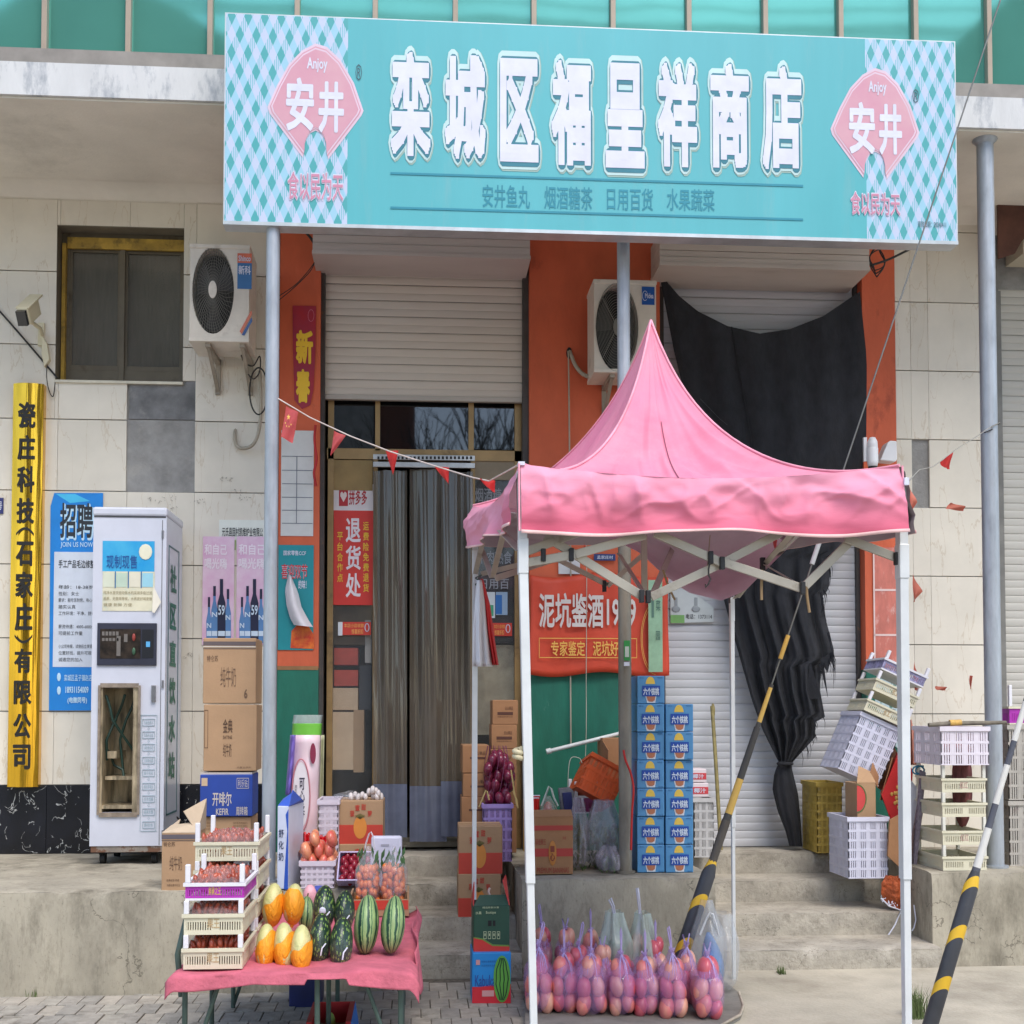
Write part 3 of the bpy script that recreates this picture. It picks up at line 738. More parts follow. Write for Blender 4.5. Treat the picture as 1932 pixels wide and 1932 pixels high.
# ================================================================ outdoor units of air conditioners
acw = M('ac_white', (214, 205, 190), .5, var=.06, dirt=(150, 134, 116), dsc=4, dth=.55, damt=.5)
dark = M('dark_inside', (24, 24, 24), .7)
wire = M('grille_wire', (120, 116, 108), .5, metal=.3)
def ac(lab, u0, v0, u1, v1, Y, d, fu, fv, ru, rv, radial, seed):
    x0, x1, z0, z1 = rect(u0, v0, u1, v1, Y)
    t = thing('air_conditioner', lab, 'air conditioner', (x0, Y, z0))
    fx, fz = at(fu, fv, Y).x, at(fu, fv, Y).z; rx = ru / F * (Y + 8.2); rz = rv / F * (Y + 8.2)
    # body with a round hole in front
    n = 32; g = G(); vs = []
    for i in range(n):
        h = 2 * math.pi * i / n; c, s = math.cos(h), math.sin(h)
        k = min(abs((x1 - fx if c > 0 else x0 - fx) / (c if abs(c) > 1e-6 else 1e-6)), abs((z1 - fz if s > 0 else z0 - fz) / (s if abs(s) > 1e-6 else 1e-6)))
        vs += [(fx + rx * c, Y, fz + rz * s), (fx + k * c, Y, fz + k * s), (fx + rx * .97 * c, Y + .05, fz + rz * .97 * s)]
    g.add(vs, [(3 * i, 3 * ((i + 1) % n), 3 * ((i + 1) % n) + 1, 3 * i + 1) for i in range(n)] + [(3 * i, 3 * i + 2, 3 * ((i + 1) % n) + 2, 3 * ((i + 1) % n)) for i in range(n)])
    for cx, cz in ((x0, z0), (x1, z0), (x1, z1), (x0, z1)):   # corners
        ang = math.atan2(cz - fz, cx - fx) % (2 * math.pi); i = int(ang / (2 * math.pi) * n); g.add([vs[3 * i + 1], vs[3 * ((i + 1) % n) + 1], (cx, Y, cz)], [(0, 1, 2)])
    g.add([(x0, Y, z0), (x1, Y, z0), (x1, Y + d, z0), (x0, Y + d, z0), (x0, Y, z1), (x1, Y, z1), (x1, Y + d, z1), (x0, Y + d, z1)], [(0, 3, 2, 1), (4, 5, 6, 7), (1, 2, 6, 5), (2, 3, 7, 6), (3, 0, 4, 7)])
    g.out('body', acw, t)
    G().box(x0 - .004, x1 + .004, Y - .006, Y + d + .004, z1 - .02, z1 + .006).out('lid', acw, t, bevel=.004)
    G().box(x0 - .003, x1 + .003, Y - .006, Y + d, z0 - .012, z0 + .012).out('base_tray', acw, t, bevel=.003)
    g = G(); g.lathe((fx, 0, fz), [(0, 0)], 3) if False else None
    g = G(); m = 24
    g.add([(fx + rx * .97 * math.cos(2 * math.pi * i / m), Y + .12, fz + rz * .97 * math.sin(2 * math.pi * i / m)) for i in range(m)], [list(range(m))])
    g.out('fan_well', dark, t)
    g = G()
    for b in range(3):
        a0 = b * 2.094 + .5; pts = []
        for (rr, da) in ((.15, -.3), (.9, -.45), (.93, .1), (.85, .55), (.15, .3)): pts.append((fx + rx * rr * math.cos(a0 + da), Y + .06 + .03 * da, fz + rz * rr * math.sin(a0 + da)))
        g.prism(pts, (0, .006, 0))
    g.out('fan_blade', M('fan_blade', (64, 62, 60), .5), t)
    g = G()
    if radial:
        for i in range(48):
            h = 2 * math.pi * i / 48; h2 = h + .25
            g.tube([(fx + rx * .2 * math.cos(h), Y - .014, fz + rz * .2 * math.sin(h)), (fx + rx * .65 * math.cos((h + h2) / 2), Y - .012, fz + rz * .65 * math.sin((h + h2) / 2)), (fx + rx * math.cos(h2), Y - .002, fz + rz * math.sin(h2))], .0016, 4, caps=False)
        for k in range(3, 15):
            rr = k / 14.5; g.tube([(fx + rx * rr * math.cos(2 * math.pi * i / 32), Y - .013 + .008 * rr * rr, fz + rz * rr * math.sin(2 * math.pi * i / 32)) for i in range(33)], .0012, 4, caps=False)
    else:
        for k in range(2, 17):
            rr = k / 16; g.tube([(fx + rx * rr * math.cos(2 * math.pi * i / 32), Y - .013 + .008 * rr * rr, fz + rz * rr * math.sin(2 * math.pi * i / 32)) for i in range(33)], .0018, 4, caps=False)
        for i in range(4): h = math.pi / 2 * i + .8; g.tube([(fx, Y - .014, fz), (fx + rx * math.cos(h), Y - .004, fz + rz * math.sin(h))], .003, 4, caps=False)
    g.out('grille', wire, t)
    m = 20
    hb = G(); hb.prism([(fx + rx * .2 * math.cos(2 * math.pi * i / m), Y - .02, fz + rz * .2 * math.sin(2 * math.pi * i / m)) for i in range(m)], (0, .008, 0)); hb.out('hub', acw if radial else wire, t)
    for (bx) in (x0 + .3 * (x1 - x0), x1 - .12 * (x1 - x0)):
        g = G(); g.bar((bx, Y + .02, z0 - .02), (bx, -.02, z0 - .02), .03, .03, side=(1, 0, 0)).bar((bx, -.03, z0), (bx, -.03, z0 - .22), .03, .02, side=(1, 0, 0)).bar((bx, Y + .05, z0 - .03), (bx, -.03, z0 - .2), .02, .016, side=(1, 0, 0))
        g.out('bracket', M('bracket_paint', (158, 148, 132), .6, var=.15), t)
    return t, x0, x1, z0, z1
t, x0, x1, z0, z1 = ac('white outdoor air-conditioning unit with full round grille beside the sliding window', 358, 463, 470, 641, -.46, .33, 402, 548, 38, 81, True, 1)
G().pb(448, 478, 475, 545, -.463, .002).out('sticker', flat((60, 110, 160)), t)
G().pb(448, 478, 475, 496, -.4645, .001).out('sticker', flat((214, 110, 80)), t)
g = G(); tx(g, 'Shinco', 450, 482, 473, 493, -.466, .02); tx(g, '新科', 450, 501, 473, 518, -.466, .02); g.out('lettering', white, t)
G().pp([(452, 625), (474, 585), (476, 592), (456, 630)], -.464, .002).out('stripe', flat((206, 120, 96)), t)
G().pp([(456, 632), (475, 598), (476, 606), (461, 633)], -.464, .002).out('stripe', flat((70, 100, 150)), t)
t, x0, x1, z0, z1 = ac('cream outdoor air-conditioning unit half hidden behind a pole above the pink canopy', 1121, 530, 1238, 700, -.4, .3, 1164, 618, 40, 84, False, 2)
G().pb(1211, 541, 1235, 575, -.403, .002).out('sticker', flat((30, 84, 160)), t)
g = G(); tx(g, 'Midea', 1217, 553, 1233, 563, -.405, .02)
for i in range(14):
    h = .9 + i * .33; p = at(1217 + 5 * math.cos(h), 558 + 9 * math.sin(h), -.405); p2 = at(1217 + 5 * math.cos(h + .33), 558 + 9 * math.sin(h + .33), -.405); g.bar(p, p2, .001, .003)
g.out('lettering', white, t)
def cable(lab, pts, r, m_, name='cable', cat='cable', n=6, smooth=6):
    P = [Vector(p) for p in pts]; out = []
    for i in range(len(P) - 1):
        p0, p1, p2, p3 = P[max(i - 1, 0)], P[i], P[i + 1], P[min(i + 2, len(P) - 1)]
        for k in range(smooth):
            t = k / smooth; out.append(.5 * ((2 * p1) + (p2 - p0) * t + (2 * p0 - 5 * p1 + 4 * p2 - p3) * t * t + (3 * p1 - p0 - 3 * p2 + p3) * t ** 3))
    out.append(P[-1]); return G().tube(out, r, n).out(name, m_, label=lab, cat=cat)
greyh = M('grey_hose', (168, 158, 140), .7, var=.1); blackc = M('black_cable', (40, 38, 36), .6)
cable('grey insulated pipe hooked into the tiled wall below the left air conditioner', [at(a, b, Y) for a, b, Y in ((490, 700, -.12), (492, 760, -.12), (489, 810, -.1), (478, 838, -.08), (460, 846, -.06), (446, 840, -.04), (443, 818, -.03), (446, 808, .0))], .011, greyh, 'pipe', 'pipe')
cable('black coil of cable under the left air conditioner', [at(488 + 17 * math.cos(t), 738 + 44 * math.sin(t), -.09 - .004 * t) for t in [k * .5 for k in range(26)]], .005, blackc)
cable('thin black lead looping below the left air conditioner base', [at(a, b, -.2) for a, b in ((455, 670), (462, 685), (478, 690), (490, 672), (490, 700), (478, 715), (464, 700))], .004, blackc)
cable('black power cable slanting down the left wall to the window corner', [at(a, b, -.03) for a, b in ((-20, 570), (0, 588), (50, 645), (108, 713))], .006, blackc)
cable('grey insulated pipe from the pier hole to the middle air conditioner', [at(a, b, Y) for a, b, Y in ((1074, 660, .0), (1077, 668, -.05), (1086, 690, -.08), (1100, 706, -.1), (1116, 712, -.15), (1124, 711, -.2))], .013, greyh, 'pipe', 'pipe')
cable('thin grey drain hose running down the orange pier', [at(a, b, -.06) for a, b in ((1072, 662), (1073, 700), (1075, 900), (1077, 1100), (1076, 1200), (1077, 1405))], .005, greyh, 'hose', 'hose')
cable('thin dark wire hanging before the green dado', [at(a, b, -.1) for a, b in ((1106, 900), (1107, 1100), (1106, 1270), (1106, 1380), (1103, 1465))], .0025, M('pale_wire', (180, 176, 160), .6))
G().prism([at(1074 + 5.5 * math.cos(k * .5236), 666 + 11 * math.sin(k * .5236), -.036) for k in range(12)], (0, .004, 0)).out('pipe_hole', dark, B)
# cables left of the shop front
for i, pts in enumerate((((548, 420), (570, 432), (590, 455), (597, 478)), ((598, 480), (590, 500), (560, 535), (524, 560)), ((596, 488), (585, 512), (552, 545), (524, 568)))):
    cable(('black cable bundle running from under the sign to the shutter corner', 'upper thin black wire drooping across the left orange pier', 'lower thin black wire drooping across the left orange pier')[i], [at(a, b, -.2 + i * .02) for a, b in pts], (.008, .003, .003)[i], blackc)
cable('tangle of black cable hooked under the right end of the sign', [at(1655 + 12 * math.cos(t) + 3 * math.sin(3.1 * t), 492 + (16 + t) * math.sin(t), -.3 - .01 * math.sin(t * 2)) for t in [k * .45 for k in range(40)]], .004, blackc, 'cable_tangle')
cable('dark cable bundle running up from the tangle behind the sign', [at(a, b, -.4) for a, b in ((1646, 500), (1680, 488), (1722, 468), (1760, 455))], .007, blackc)

# ================================================================ surveillance cameras
cm = M('camera_plastic', (214, 204, 172), .5, var=.06)
c1t = thing('security_camera', 'cream bullet camera on an arm left of the sliding window', 'security camera', at(80, 600, 0))
def obox(g, c, ax, l, w_, h, m=0, up=(0, 0, 1)):
    ax = Vector(ax).normalized(); up = Vector(up); s = ax.cross(up).normalized(); u2 = s.cross(ax); c = Vector(c)
    vs = [c + ax * (l / 2 * a) + s * (w_ / 2 * b) + u2 * (h / 2 * d) for a in (-1, 1) for b in (-1, 1) for d in (-1, 1)]
    return g.add(vs, [(0, 1, 3, 2), (4, 6, 7, 5), (0, 4, 5, 1), (2, 3, 7, 6), (0, 2, 6, 4), (1, 5, 7, 3)], m)
a, b = at(42, 600, -.42), at(68, 575, -.22)
g = G(); obox(g, (a + b) / 2, b - a, (b - a).length * .8, .065, .1); g.out('housing', cm, c1t, bevel=.008)
g = G(); obox(g, (a + b) / 2 + Vector((0, 0, .058)), b - a, (b - a).length, .08, .012); g.out('hood', cm, c1t, bevel=.003)
g = G(); obox(g, a - (b - a).normalized() * .0, b - a, .03, .055, .085); g.out('lens', M('lens_black', (12, 12, 14), .1, spec=1), c1t)
g = G().tube([at(56, 602, -.3), at(60, 608, -.27), at(76, 620, -.12), at(80, 632, -.03)], .012, 8).box(at(80, 640, 0).x - .018, at(80, 640, 0).x + .018, -.035, -.018, at(80, 655, 0).z, at(80, 612, 0).z); g.out('arm', cm, c1t)
jb = G().prism([at(a_, b_, -.06) for a_, b_ in ((79, 632), (88, 648), (93, 678), (83, 692), (78, 665))][::-1], (0, .045, 0)); jb.out('junction_cover', cm, c1t, bevel=.004)
cable('thin black lead hanging below the left camera to the window corner', [at(a, b, -.04) for a, b in ((89, 685), (88, 710), (92, 735), (100, 748), (104, 722))], .003, blackc)
c2t = thing('security_camera', 'white pan-tilt camera above the right corner of the pink canopy', 'security camera', at(1645, 875, -.3))
wp = M('white_plastic', (226, 226, 228), .4, var=.04)
p = at(1646, 838, -.32)
G().lathe((p.x, p.y, p.z - .045), [(0, 0), (.024, 0), (.032, .02), (.03, .06), (.018, .085), (0, .09)], 16).out('dome', wp, c2t)
G().lathe((p.x, p.y, at(1644, 880, -.32).z), [(0, 0), (.028, .0), (.034, .03), (.034, .11), (.026, .13), (0, .13)], 16).out('body', wp, c2t)
G().lathe((p.x, p.y, at(1644, 889, -.32).z), [(0, 0), (.026, .0), (.028, .05), (0, .055)], 16).out('lens_ring', dark, c2t)
G().pb(1630, 825, 1636, 870, -.31, .02).out('antenna', wp, c2t)
G().prism([at(a_, b_, -.2) for a_, b_ in ((1661, 868), (1675, 835), (1680, 831), (1692, 832), (1693, 866), (1690, 871))][::-1], (0, .1, 0)).out('bracket_panel', wp, c2t, bevel=.006)
# ================================================================ paper and small prints on the walls
def sheet(name, lab, cat, u0, v0, u1, v1, Y, m_, d=.003, group=None):
    t = thing(name, lab, cat, at((u0 + u1) / 2, v1, Y), group)
    G().pb(u0, v0, u1, v1, Y, d).out('sheet', m_, t); return t
ink = flat((40, 44, 50)); inkg = flat((120, 124, 132)); blue = flat((20, 128, 208)); red = flat((214, 54, 40)); yel = flat((242, 196, 50))
# recruitment poster
Yp = -.03
x0, y0, x1, y1 = q(101, 986, 206, 1421)
t = thing('recruitment_poster', 'tall blue recruitment poster partly hidden by the white water machine', 'poster', at((x0 + x1) / 2, y1, Yp))
G().pp([(x0 + 7, y0), (x1, y0), (x1, y1), (x0 - 3, y1), (x0, y0 + 25)][::-1], Yp, .003).out('sheet', blue, t)
G().pb(*q(107, 1104, 206, 1334), Yp - .002, .002).out('text_field', flat((206, 212, 222)), t)
G().pp([q(112, 988), q(150, 988), q(180, 1002), q(140, 1006)][::-1], Yp - .001, .001).out('swirl', flat((70, 184, 224)), t)
g = G(); tx(g, '招聘', *q(120, 1006, 186, 1076), Yp - .004, .02); tx(g, '手工产品毛边修整', *q(117, 1120, 189, 1136), Yp - .004, .01)
for i, s in enumerate(('年龄：18-38岁', '性别：女士', '要求：能吃苦耐劳，有心得', '踏实认真', '工作环境：干净，舒适', '', '薪资待遇：4000-6000元', '可提前工作量', '', '小公司有暖，试做后立享受管', '位置好找，提升可观光', '诚邀您的加入')):
    if s: v_ = 1170 + i * 13.2; tx(g, s, *q(117, v_, 117 + min(73, 6 + 7 * len(s)), v_ + 8), Yp - .004, 0)
g.out('lettering', ink, t)
g = G(); tx(g, '招聘', *q(121, 1009, 188, 1079), Yp - .0025, .05, .02); tx(g, 'JOIN US NOW', *q(121, 1084, 186, 1097), Yp - .003, .01); tx(g, '栾城区孟子镇赵店', *q(128, 1349, 184, 1362), Yp - .003, .01)
tx(g, '18931154009', *q(131, 1373, 177, 1386), Yp - .003, .03); tx(g, '(电微同号)', *q(135, 1394, 174, 1408), Yp - .003, .03)
for v_ in (1354, 1381): p = at(*q(118, v_), Yp); g.ell((p.x, Yp - .002, p.z), .012, .0015, .026, 12, 5)
g.out('pale_lettering', flat((190, 222, 240)), t)
# liquor posters
pinkp = M('pink_poster', (226, 204, 216), .5, col2=(212, 158, 194), sc=5, var=.1)
bt = [flat((40, 60, 90)), flat((24, 30, 60)), flat((86, 130, 180))]
for k, (a, b) in enumerate(((405, 468), (473, 545))):
    t = thing('liquor_poster', ('pink liquor poster showing four bottles, the left of the pair above the milk cartons', 'pink liquor poster showing bottles, half covered by the galvanised pole')[k], 'poster', at(*q((a + b) / 2, 1290), -.03), 'pink liquor posters on the tiled wall')
    G().pb(*q(a, 1073, b, 1290), -.03, .003).out('sheet', pinkp, t)
    g = G(); tx(g, '和自己', *q(a + 4, 1088, b - 14, 1110), -.032, .02); tx(g, '喝光嗨', *q(a + 4, 1116, b - 14, 1138), -.032, .02); g.out('lettering', flat((240, 228, 236)), t)
    o = a - 405 if k == 0 else a - 407
    for j, (cx, w_, top, cap) in enumerate(((418, 11, 1194, 0), (429, 13, 1172, 0), (456, 12, 1178, 0), (443, 16, 1158, 1))):
        g = G(); cx += o
        P = [(cx - w_ / 2, 1286), (cx + w_ / 2, 1286), (cx + w_ / 2, top + 48), (cx + w_ * .2, top + 30), (cx + w_ * .2, top), (cx - w_ * .2, top), (cx - w_ * .2, top + 30), (cx - w_ / 2, top + 48)]
        g.prism([at(*q(*p), -.032 - j * .0015) for p in P], (0, .001, 0)); g.out('printed_bottle', bt[2] if not cap else bt[1], t)
        G().pb(*q(cx - w_ * .2, top, cx + w_ * .2, top + 20), -.0335 - j * .0015, .001).out('printed_cap', bt[1], t)
        g = G(); tx(g, '59' if cap else 'N', *q(cx - w_ * .4, top + 52, cx + w_ * .4, top + 72 if cap else top + 62), -.0345 - j * .0015, .02); g.pb(*q(cx - w_ * .42, 1262, cx + w_ * .42, 1272), -.0335 - j * .0015, .001); g.out('printed_label', flat((200, 216, 232)), t)
t = sheet('paper_notice', 'white paper notice with black text above the pink liquor posters', 'notice', *q(438, 1040, 545, 1100), -.02, flat((222, 224, 214)))
g = G(); tx(g, '元氏县固村凯维炉业有限公', *q(444, 1055, 526, 1073), -.022, .012); g.out('lettering', ink, t)
G().pb(*q(463, 1080, 472, 1100), -.023, .001).out('green_mark', flat((150, 170, 110)), t)
# left pier: couplet, grid sheet, teal poster
t = thing('spring_couplet', 'torn red spring couplet with yellow brush characters on the left orange pier', 'couplet', at(574, 770, -.04))
G().pp([q(585, 611), q(632, 612), q(631, 700), q(627, 780), q(620, 810), q(604, 818), q(589, 800), q(586, 700)][::-1], -.037, .003).out('sheet', M('couplet_red', (178, 36, 48), .45, var=.12, col2=(150, 40, 70), sc=6), t)
g = G(); tx(g, '新', *q(592, 660, 626, 728), -.04, .045); tx(g, '春', *q(592, 738, 620, 806), -.04, .05); g.out('lettering', yel, t)
g = G()
for i in range(16):
    h = i * .4; p = at(*q(622 + 6 * math.cos(h), 631 + 12 * math.sin(h)), -.0385); p2 = at(*q(622 + 6 * math.cos(h + .5), 631 + 12 * math.sin(h + .5)), -.0385); g.bar(p, p2, .001, .0022)
g.out('paper_cut', flat((220, 130, 150)), t)
t = thing('grid_sheet', 'white record sheet ruled in a grid on the left orange pier', 'notice', at(560, 1010, -.04))
G().pb(*q(562, 861, 627, 1072), -.036, .003).out('sheet', M('grid_white', (212, 210, 204), .6, var=.05, sc=5), t)
g = G()
for v_ in (912, 940, 967, 994, 1020, 1046): g.pb(*q(564, v_, 625, v_ + 1.4), -.038, .001)
g.pb(*q(592.5, 912, 594, 1046), -.0385, .001); g.out('ruling', inkg, t)
t = thing('teal_poster', 'teal poster with a curled torn strip hanging from it on the left pier', 'poster', at(562, 1225, -.04))
G().pb(*q(556, 1090, 627, 1300), -.037, .003).out('sheet', flat((22, 138, 146)), t)
g = G(); tx(g, '喜迎双节', *q(563, 1128, 615, 1158), -.039, .035); g.out('lettering_border', white, t)
g = G(); tx(g, '喜迎双节', *q(563, 1128, 615, 1158), -.0405, .01); g.out('lettering', flat((200, 40, 50)), t)
g = G(); tx(g, '的味！', *q(597, 1160, 613, 1178), -.039, .02); tx(g, '国家零售CCF', *q(567, 1101, 612, 1111), -.039, .015); g.out('pale_lettering', white, t)
def curl(pts, m_, name):
    g = G(); n = len(pts) - 1
    def fn(i, j):
        k = min(int(j * n), n - 1); f = j * n - k; a, b = pts[k], pts[k + 1]
        u0_, u1_, v_ = a[0] + (b[0] - a[0]) * f, a[1] + (b[1] - a[1]) * f, a[2] + (b[2] - a[2]) * f
        return at(*q(u0_ + (u1_ - u0_) * i, v_ + i * 4), -.05 - .06 * math.sin(math.pi * i) - .02 * j)
    g.grid(fn, 8, 14); return g.out(name, m_, t)
curl([(577, 582, 1148), (570, 596, 1180), (573, 603, 1210), (580, 617, 1236), (588, 626, 1250)], flat((226, 220, 222)), 'torn_strip')
G().pp([q(581, 1296), q(628, 1298), q(627, 1268), q(612, 1245), q(596, 1248), q(583, 1262)], -.04, .003).out('printed_food', M('food_print', (226, 120, 40), .4, col2=(190, 30, 30), sc=22, var=.2), t)
cable('frayed red strip hanging beside the white grid sheet', [at(*q(a, b), -.06) for a, b in ((631, 850), (629, 880), (633, 920), (628, 945), (632, 972))], .008, M('red_strip', (190, 36, 36), .6), 'ribbon', 'ribbon')
# door poster
dYp = DY + .015
t = thing('returns_poster', 'red and white vertical poster on the left door glass with large white characters', 'poster', at(*q(707, 1210), dYp))
G().pb(*q(667, 968, 747, 1021), dYp, .004).out('header', flat((226, 216, 214)), t)
G().pb(*q(667, 1021, 747, 1210), dYp, .004).out('sheet', M('poster_red', (214, 52, 40), .5, var=.04), t)
g = G(); tx(g, '拼多多', *q(698, 980, 734, 1010), dYp - .002, .02); g.out('header_lettering', flat((180, 32, 40)), t)
G().pb(*q(678, 978, 696, 1012), dYp - .0015, .001).out('logo', flat((186, 36, 44)), t, bevel=.0003)
g = G()
pts = [(687, 1004), (680.5, 992), (681, 986), (684, 983), (687, 987), (690, 983), (693, 986), (693.5, 992)]
g.prism([at(*q(*p), dYp - .003) for p in pts][::-1], (0, .001, 0)); g.out('logo_heart', flat((236, 214, 206)), t)
g = G(); txv(g, '退货处', *q(706.5, 30), *q(1033, 1198), dYp - .002, .022, .12); g.out('lettering', flat((240, 226, 226)), t)
g = G(); txv(g, '平台合作点', *q(680, 11.5), *q(1062, 1166), dYp - .002, .014, .2); txv(g, '运费险免费退货', *q(732, 11.5), *q(1042, 1186), dYp - .002, .014, .2); g.out('yellow_lettering', yel, t)
for k, (a, b, c, d_) in enumerate(((677, 1244, 742, 1270), (985, 1246, 1024, 1272))):
    t = thing('sticker_strip', ('small red sticker strip with a white end on the left door glass', 'small red sticker strip on the right door glass behind the white bag')[k], 'sticker', at(*q((a + b) / 2, d_), dYp))
    G().pb(*q(a, b, c, d_), dYp, .003).out('sheet', flat((206, 60, 44)), t)
    if k == 0: G().pb(*q(a - 1, b, a + 8, d_ + 1), dYp - .002, .003).out('white_end', flat((220, 222, 224)), t)
    g = G(); tx(g, '本店小店收款', *q(a + (11 if k == 0 else 3), b + 3, c - 14, b + 11), dYp - .003, .01); tx(g, '惊喜折扣', *q(a + (26 if k == 0 else 4), b + 14, c - 16, b + 24), dYp - .003, .015); g.out('lettering', flat((240, 170, 90)), t)
    g = G()
    for i in range(12): h = i * .5236; g.bar(at(*q(c - 8 + 4 * math.cos(h), b + 11 + 8 * math.sin(h)), dYp - .003), at(*q(c - 8 + 4 * math.cos(h + .53), b + 11 + 8 * math.sin(h + .53)), dYp - .003), .001, .005)
    g.out('ring', white, t)
t = thing('glass_lettering', 'grey stuck-on product words on the right door glass', 'lettering', at(*q(985, 1160), dYp))
g = G(); tx(g, '烟酒糖', *q(950, 976, 1003, 1004), dYp, .012); tx(g, '牛肉熟食', *q(955, 1102, 1024, 1128), dYp, .012); tx(g, '日用百', *q(960, 1158, 1018, 1178), dYp, .012); g.out('lettering', flat((150, 152, 156)), t)
t = thing('payment_sticker', 'pair of blue and white payment stickers on the right door glass', 'sticker', at(*q(990, 1260), dYp))
G().pb(*q(974, 1184, 990, 1236), dYp, .003).out('white_sheet', flat((214, 222, 224)), t)
G().pb(*q(992, 1184, 1015, 1230), dYp, .003).out('pale_sheet', flat((150, 176, 200)), t)
G().pb(*q(991, 1190, 1004, 1228), dYp - .002, .002).out('blue_sheet', flat((46, 112, 180)), t)
G().pb(*q(980, 1210, 987, 1232), dYp - .001, .001).out('green_mark', flat((70, 160, 120)), t)

# liquor banner on the middle pier
ban = thing('liquor_banner', 'orange-red liquor banner with large pale characters on the middle pier', 'banner', at(1130, 1270, -.08))
bm_ = M('banner_red', (206, 70, 42), .55, var=.08, sc=4, bump=.3, bsc=12)
bu = [1060, 1337]; 
def bfn(i, j):
    uu = bu[0] + (bu[1] - bu[0]) * i + 3 * math.sin(j * 5) * (1 if i < .5 else -1) * abs(i - .5); vv = 1150 + (1349 - 1150) * j + 5 * math.sin(i * 9)
    if j < .5: vv -= (8 * math.sin(math.pi * i)) * 0
    return at(*q(uu, vv), -.075 - .012 * math.sin(i * 13 + j * 2) * j - .008 * math.sin(i * 23 - j * 5) * (1 - j))
G().grid(bfn, 40, 16).out('cloth', bm_, ban, solid=.002)
g = G(); tx(g, '泥坑鉴酒1959', *q(1078, 1186, 1272, 1256), -.099, .022); g.out('lettering', flat((210, 200, 192)), ban)
g = G(); tx(g, '专家鉴定', *q(1102, 1282, 1170, 1312), -.099, .014); tx(g, '泥坑好酒', *q(1186, 1282, 1254, 1312), -.099, .014)
for (a, b, c, d_) in ((1078, 1276, 1274, 1277.5), (1078, 1314.5, 1274, 1316), (1078, 1276, 1079, 1316), (1273, 1276, 1274, 1316)): g.pb(*q(a, b, c, d_), -.099, .001)
for rr in (1.0, .92):
    for i in range(20): h = 1.6 + i * .165; g.bar(at(*q(1312 + 30 * rr * math.cos(h), 1277 + 72 * rr * math.sin(h)), -.099), at(*q(1312 + 30 * rr * math.cos(h + .17), 1277 + 72 * rr * math.sin(h + .17)), -.099), .001, .003)
g.out('yellow_lettering', flat((228, 176, 84)), ban)
t = sheet('green_banknote_strip', 'pale green printed plastic strip hanging in front of the orange banner', 'poster', *q(1297, 1160, 1325, 1344), -.13, M('pale_green', (150, 186, 152), .4, var=.15, sc=7, alpha=.92))
g = G(); tx(g, '1', *q(1303, 1200, 1308, 1235), -.133, 0); tx(g, '菜', *q(1312, 1200, 1321, 1222), -.133, .01); tx(g, '园', *q(1312, 1262, 1320, 1280), -.133, .01); g.out('lettering', flat((84, 116, 100)), t)
t = sheet('door_plaque', 'dark blue number plaque above the orange banner', 'sign', *q(1188, 1108, 1231, 1121), -.06, flat((36, 56, 110)), .01)
g = G(); tx(g, '孟家庄村', *q(1194, 1111, 1226, 1118), -.063, .01); g.out('lettering', white, t)
t = sheet('white_card', 'small white card stuck above the orange banner', 'notice', *q(1117, 1105, 1160, 1148), -.045, flat((210, 208, 206)))
# white flyer on shutter
t = thing('shutter_flyer', 'torn white and green flyer stuck on the grey shutter right of the banner', 'flyer', at(*q(1380, 1245), .07))
G().pp([q(1341, 1175), q(1370, 1180), q(1400, 1195), q(1427, 1215), q(1427, 1244), q(1341, 1246)][::-1], .075, .003).out('sheet', flat((200, 206, 204)), t)
for a in (1352, 1392): 
    g = G(); p = at(*q(a, 1218), .07); g.ell((p.x, .071, p.z), .028, .002, .02, 12, 5); g.pb(*q(a - 3, 1195, a + 3, 1215), .071, .001)
    g.out('bulb_print', flat((150, 156, 158)), t)
G().pb(*q(1341, 1230, 1369, 1246), .072, .001).out('green_band', flat((120, 172, 96)), t)
g = G(); tx(g, '电话：1373114', *q(1372, 1228, 1424, 1238), .073, .008); g.out('lettering', ink, t)
# right pier boards
t = thing('price_board', 'faded pink panel with white ruled boxes on the right orange pier', 'poster', at(*q(1767, 1335), -.04))
G().pb(*q(1749, 1095, 1800, 1335), -.036, .003).out('sheet', M('faded_pink', (206, 120, 104), .6, var=.12, sc=14, dirt=(226, 196, 186), dsc=18, dth=.55, damt=.6, st=(1, 1, .4)), t)
g = G()
for v_ in (1178, 1268): g.pb(*q(1749, v_, 1800, v_ + 4), -.038, .001)
g.pb(*q(1747, 1095, 1750, 1320), -.038, .001); g.out('ruling', flat((232, 204, 196)), t)
t = thing('peeled_poster', 'white peeled remains of a poster on the right green dado', 'poster', at(*q(1775, 1460), -.04))
G().pp([q(1750, 1358), q(1800, 1355), q(1800, 1500), q(1762, 1470), q(1757, 1430), q(1750, 1400)][::-1], -.038, .003).out('sheet', M('peeled', (188, 208, 210), .7, var=.1, sc=8, dirt=(24, 104, 84), dsc=7, dth=.52, dw=.03, damt=1, st=(1.6, 1, .6)), t)

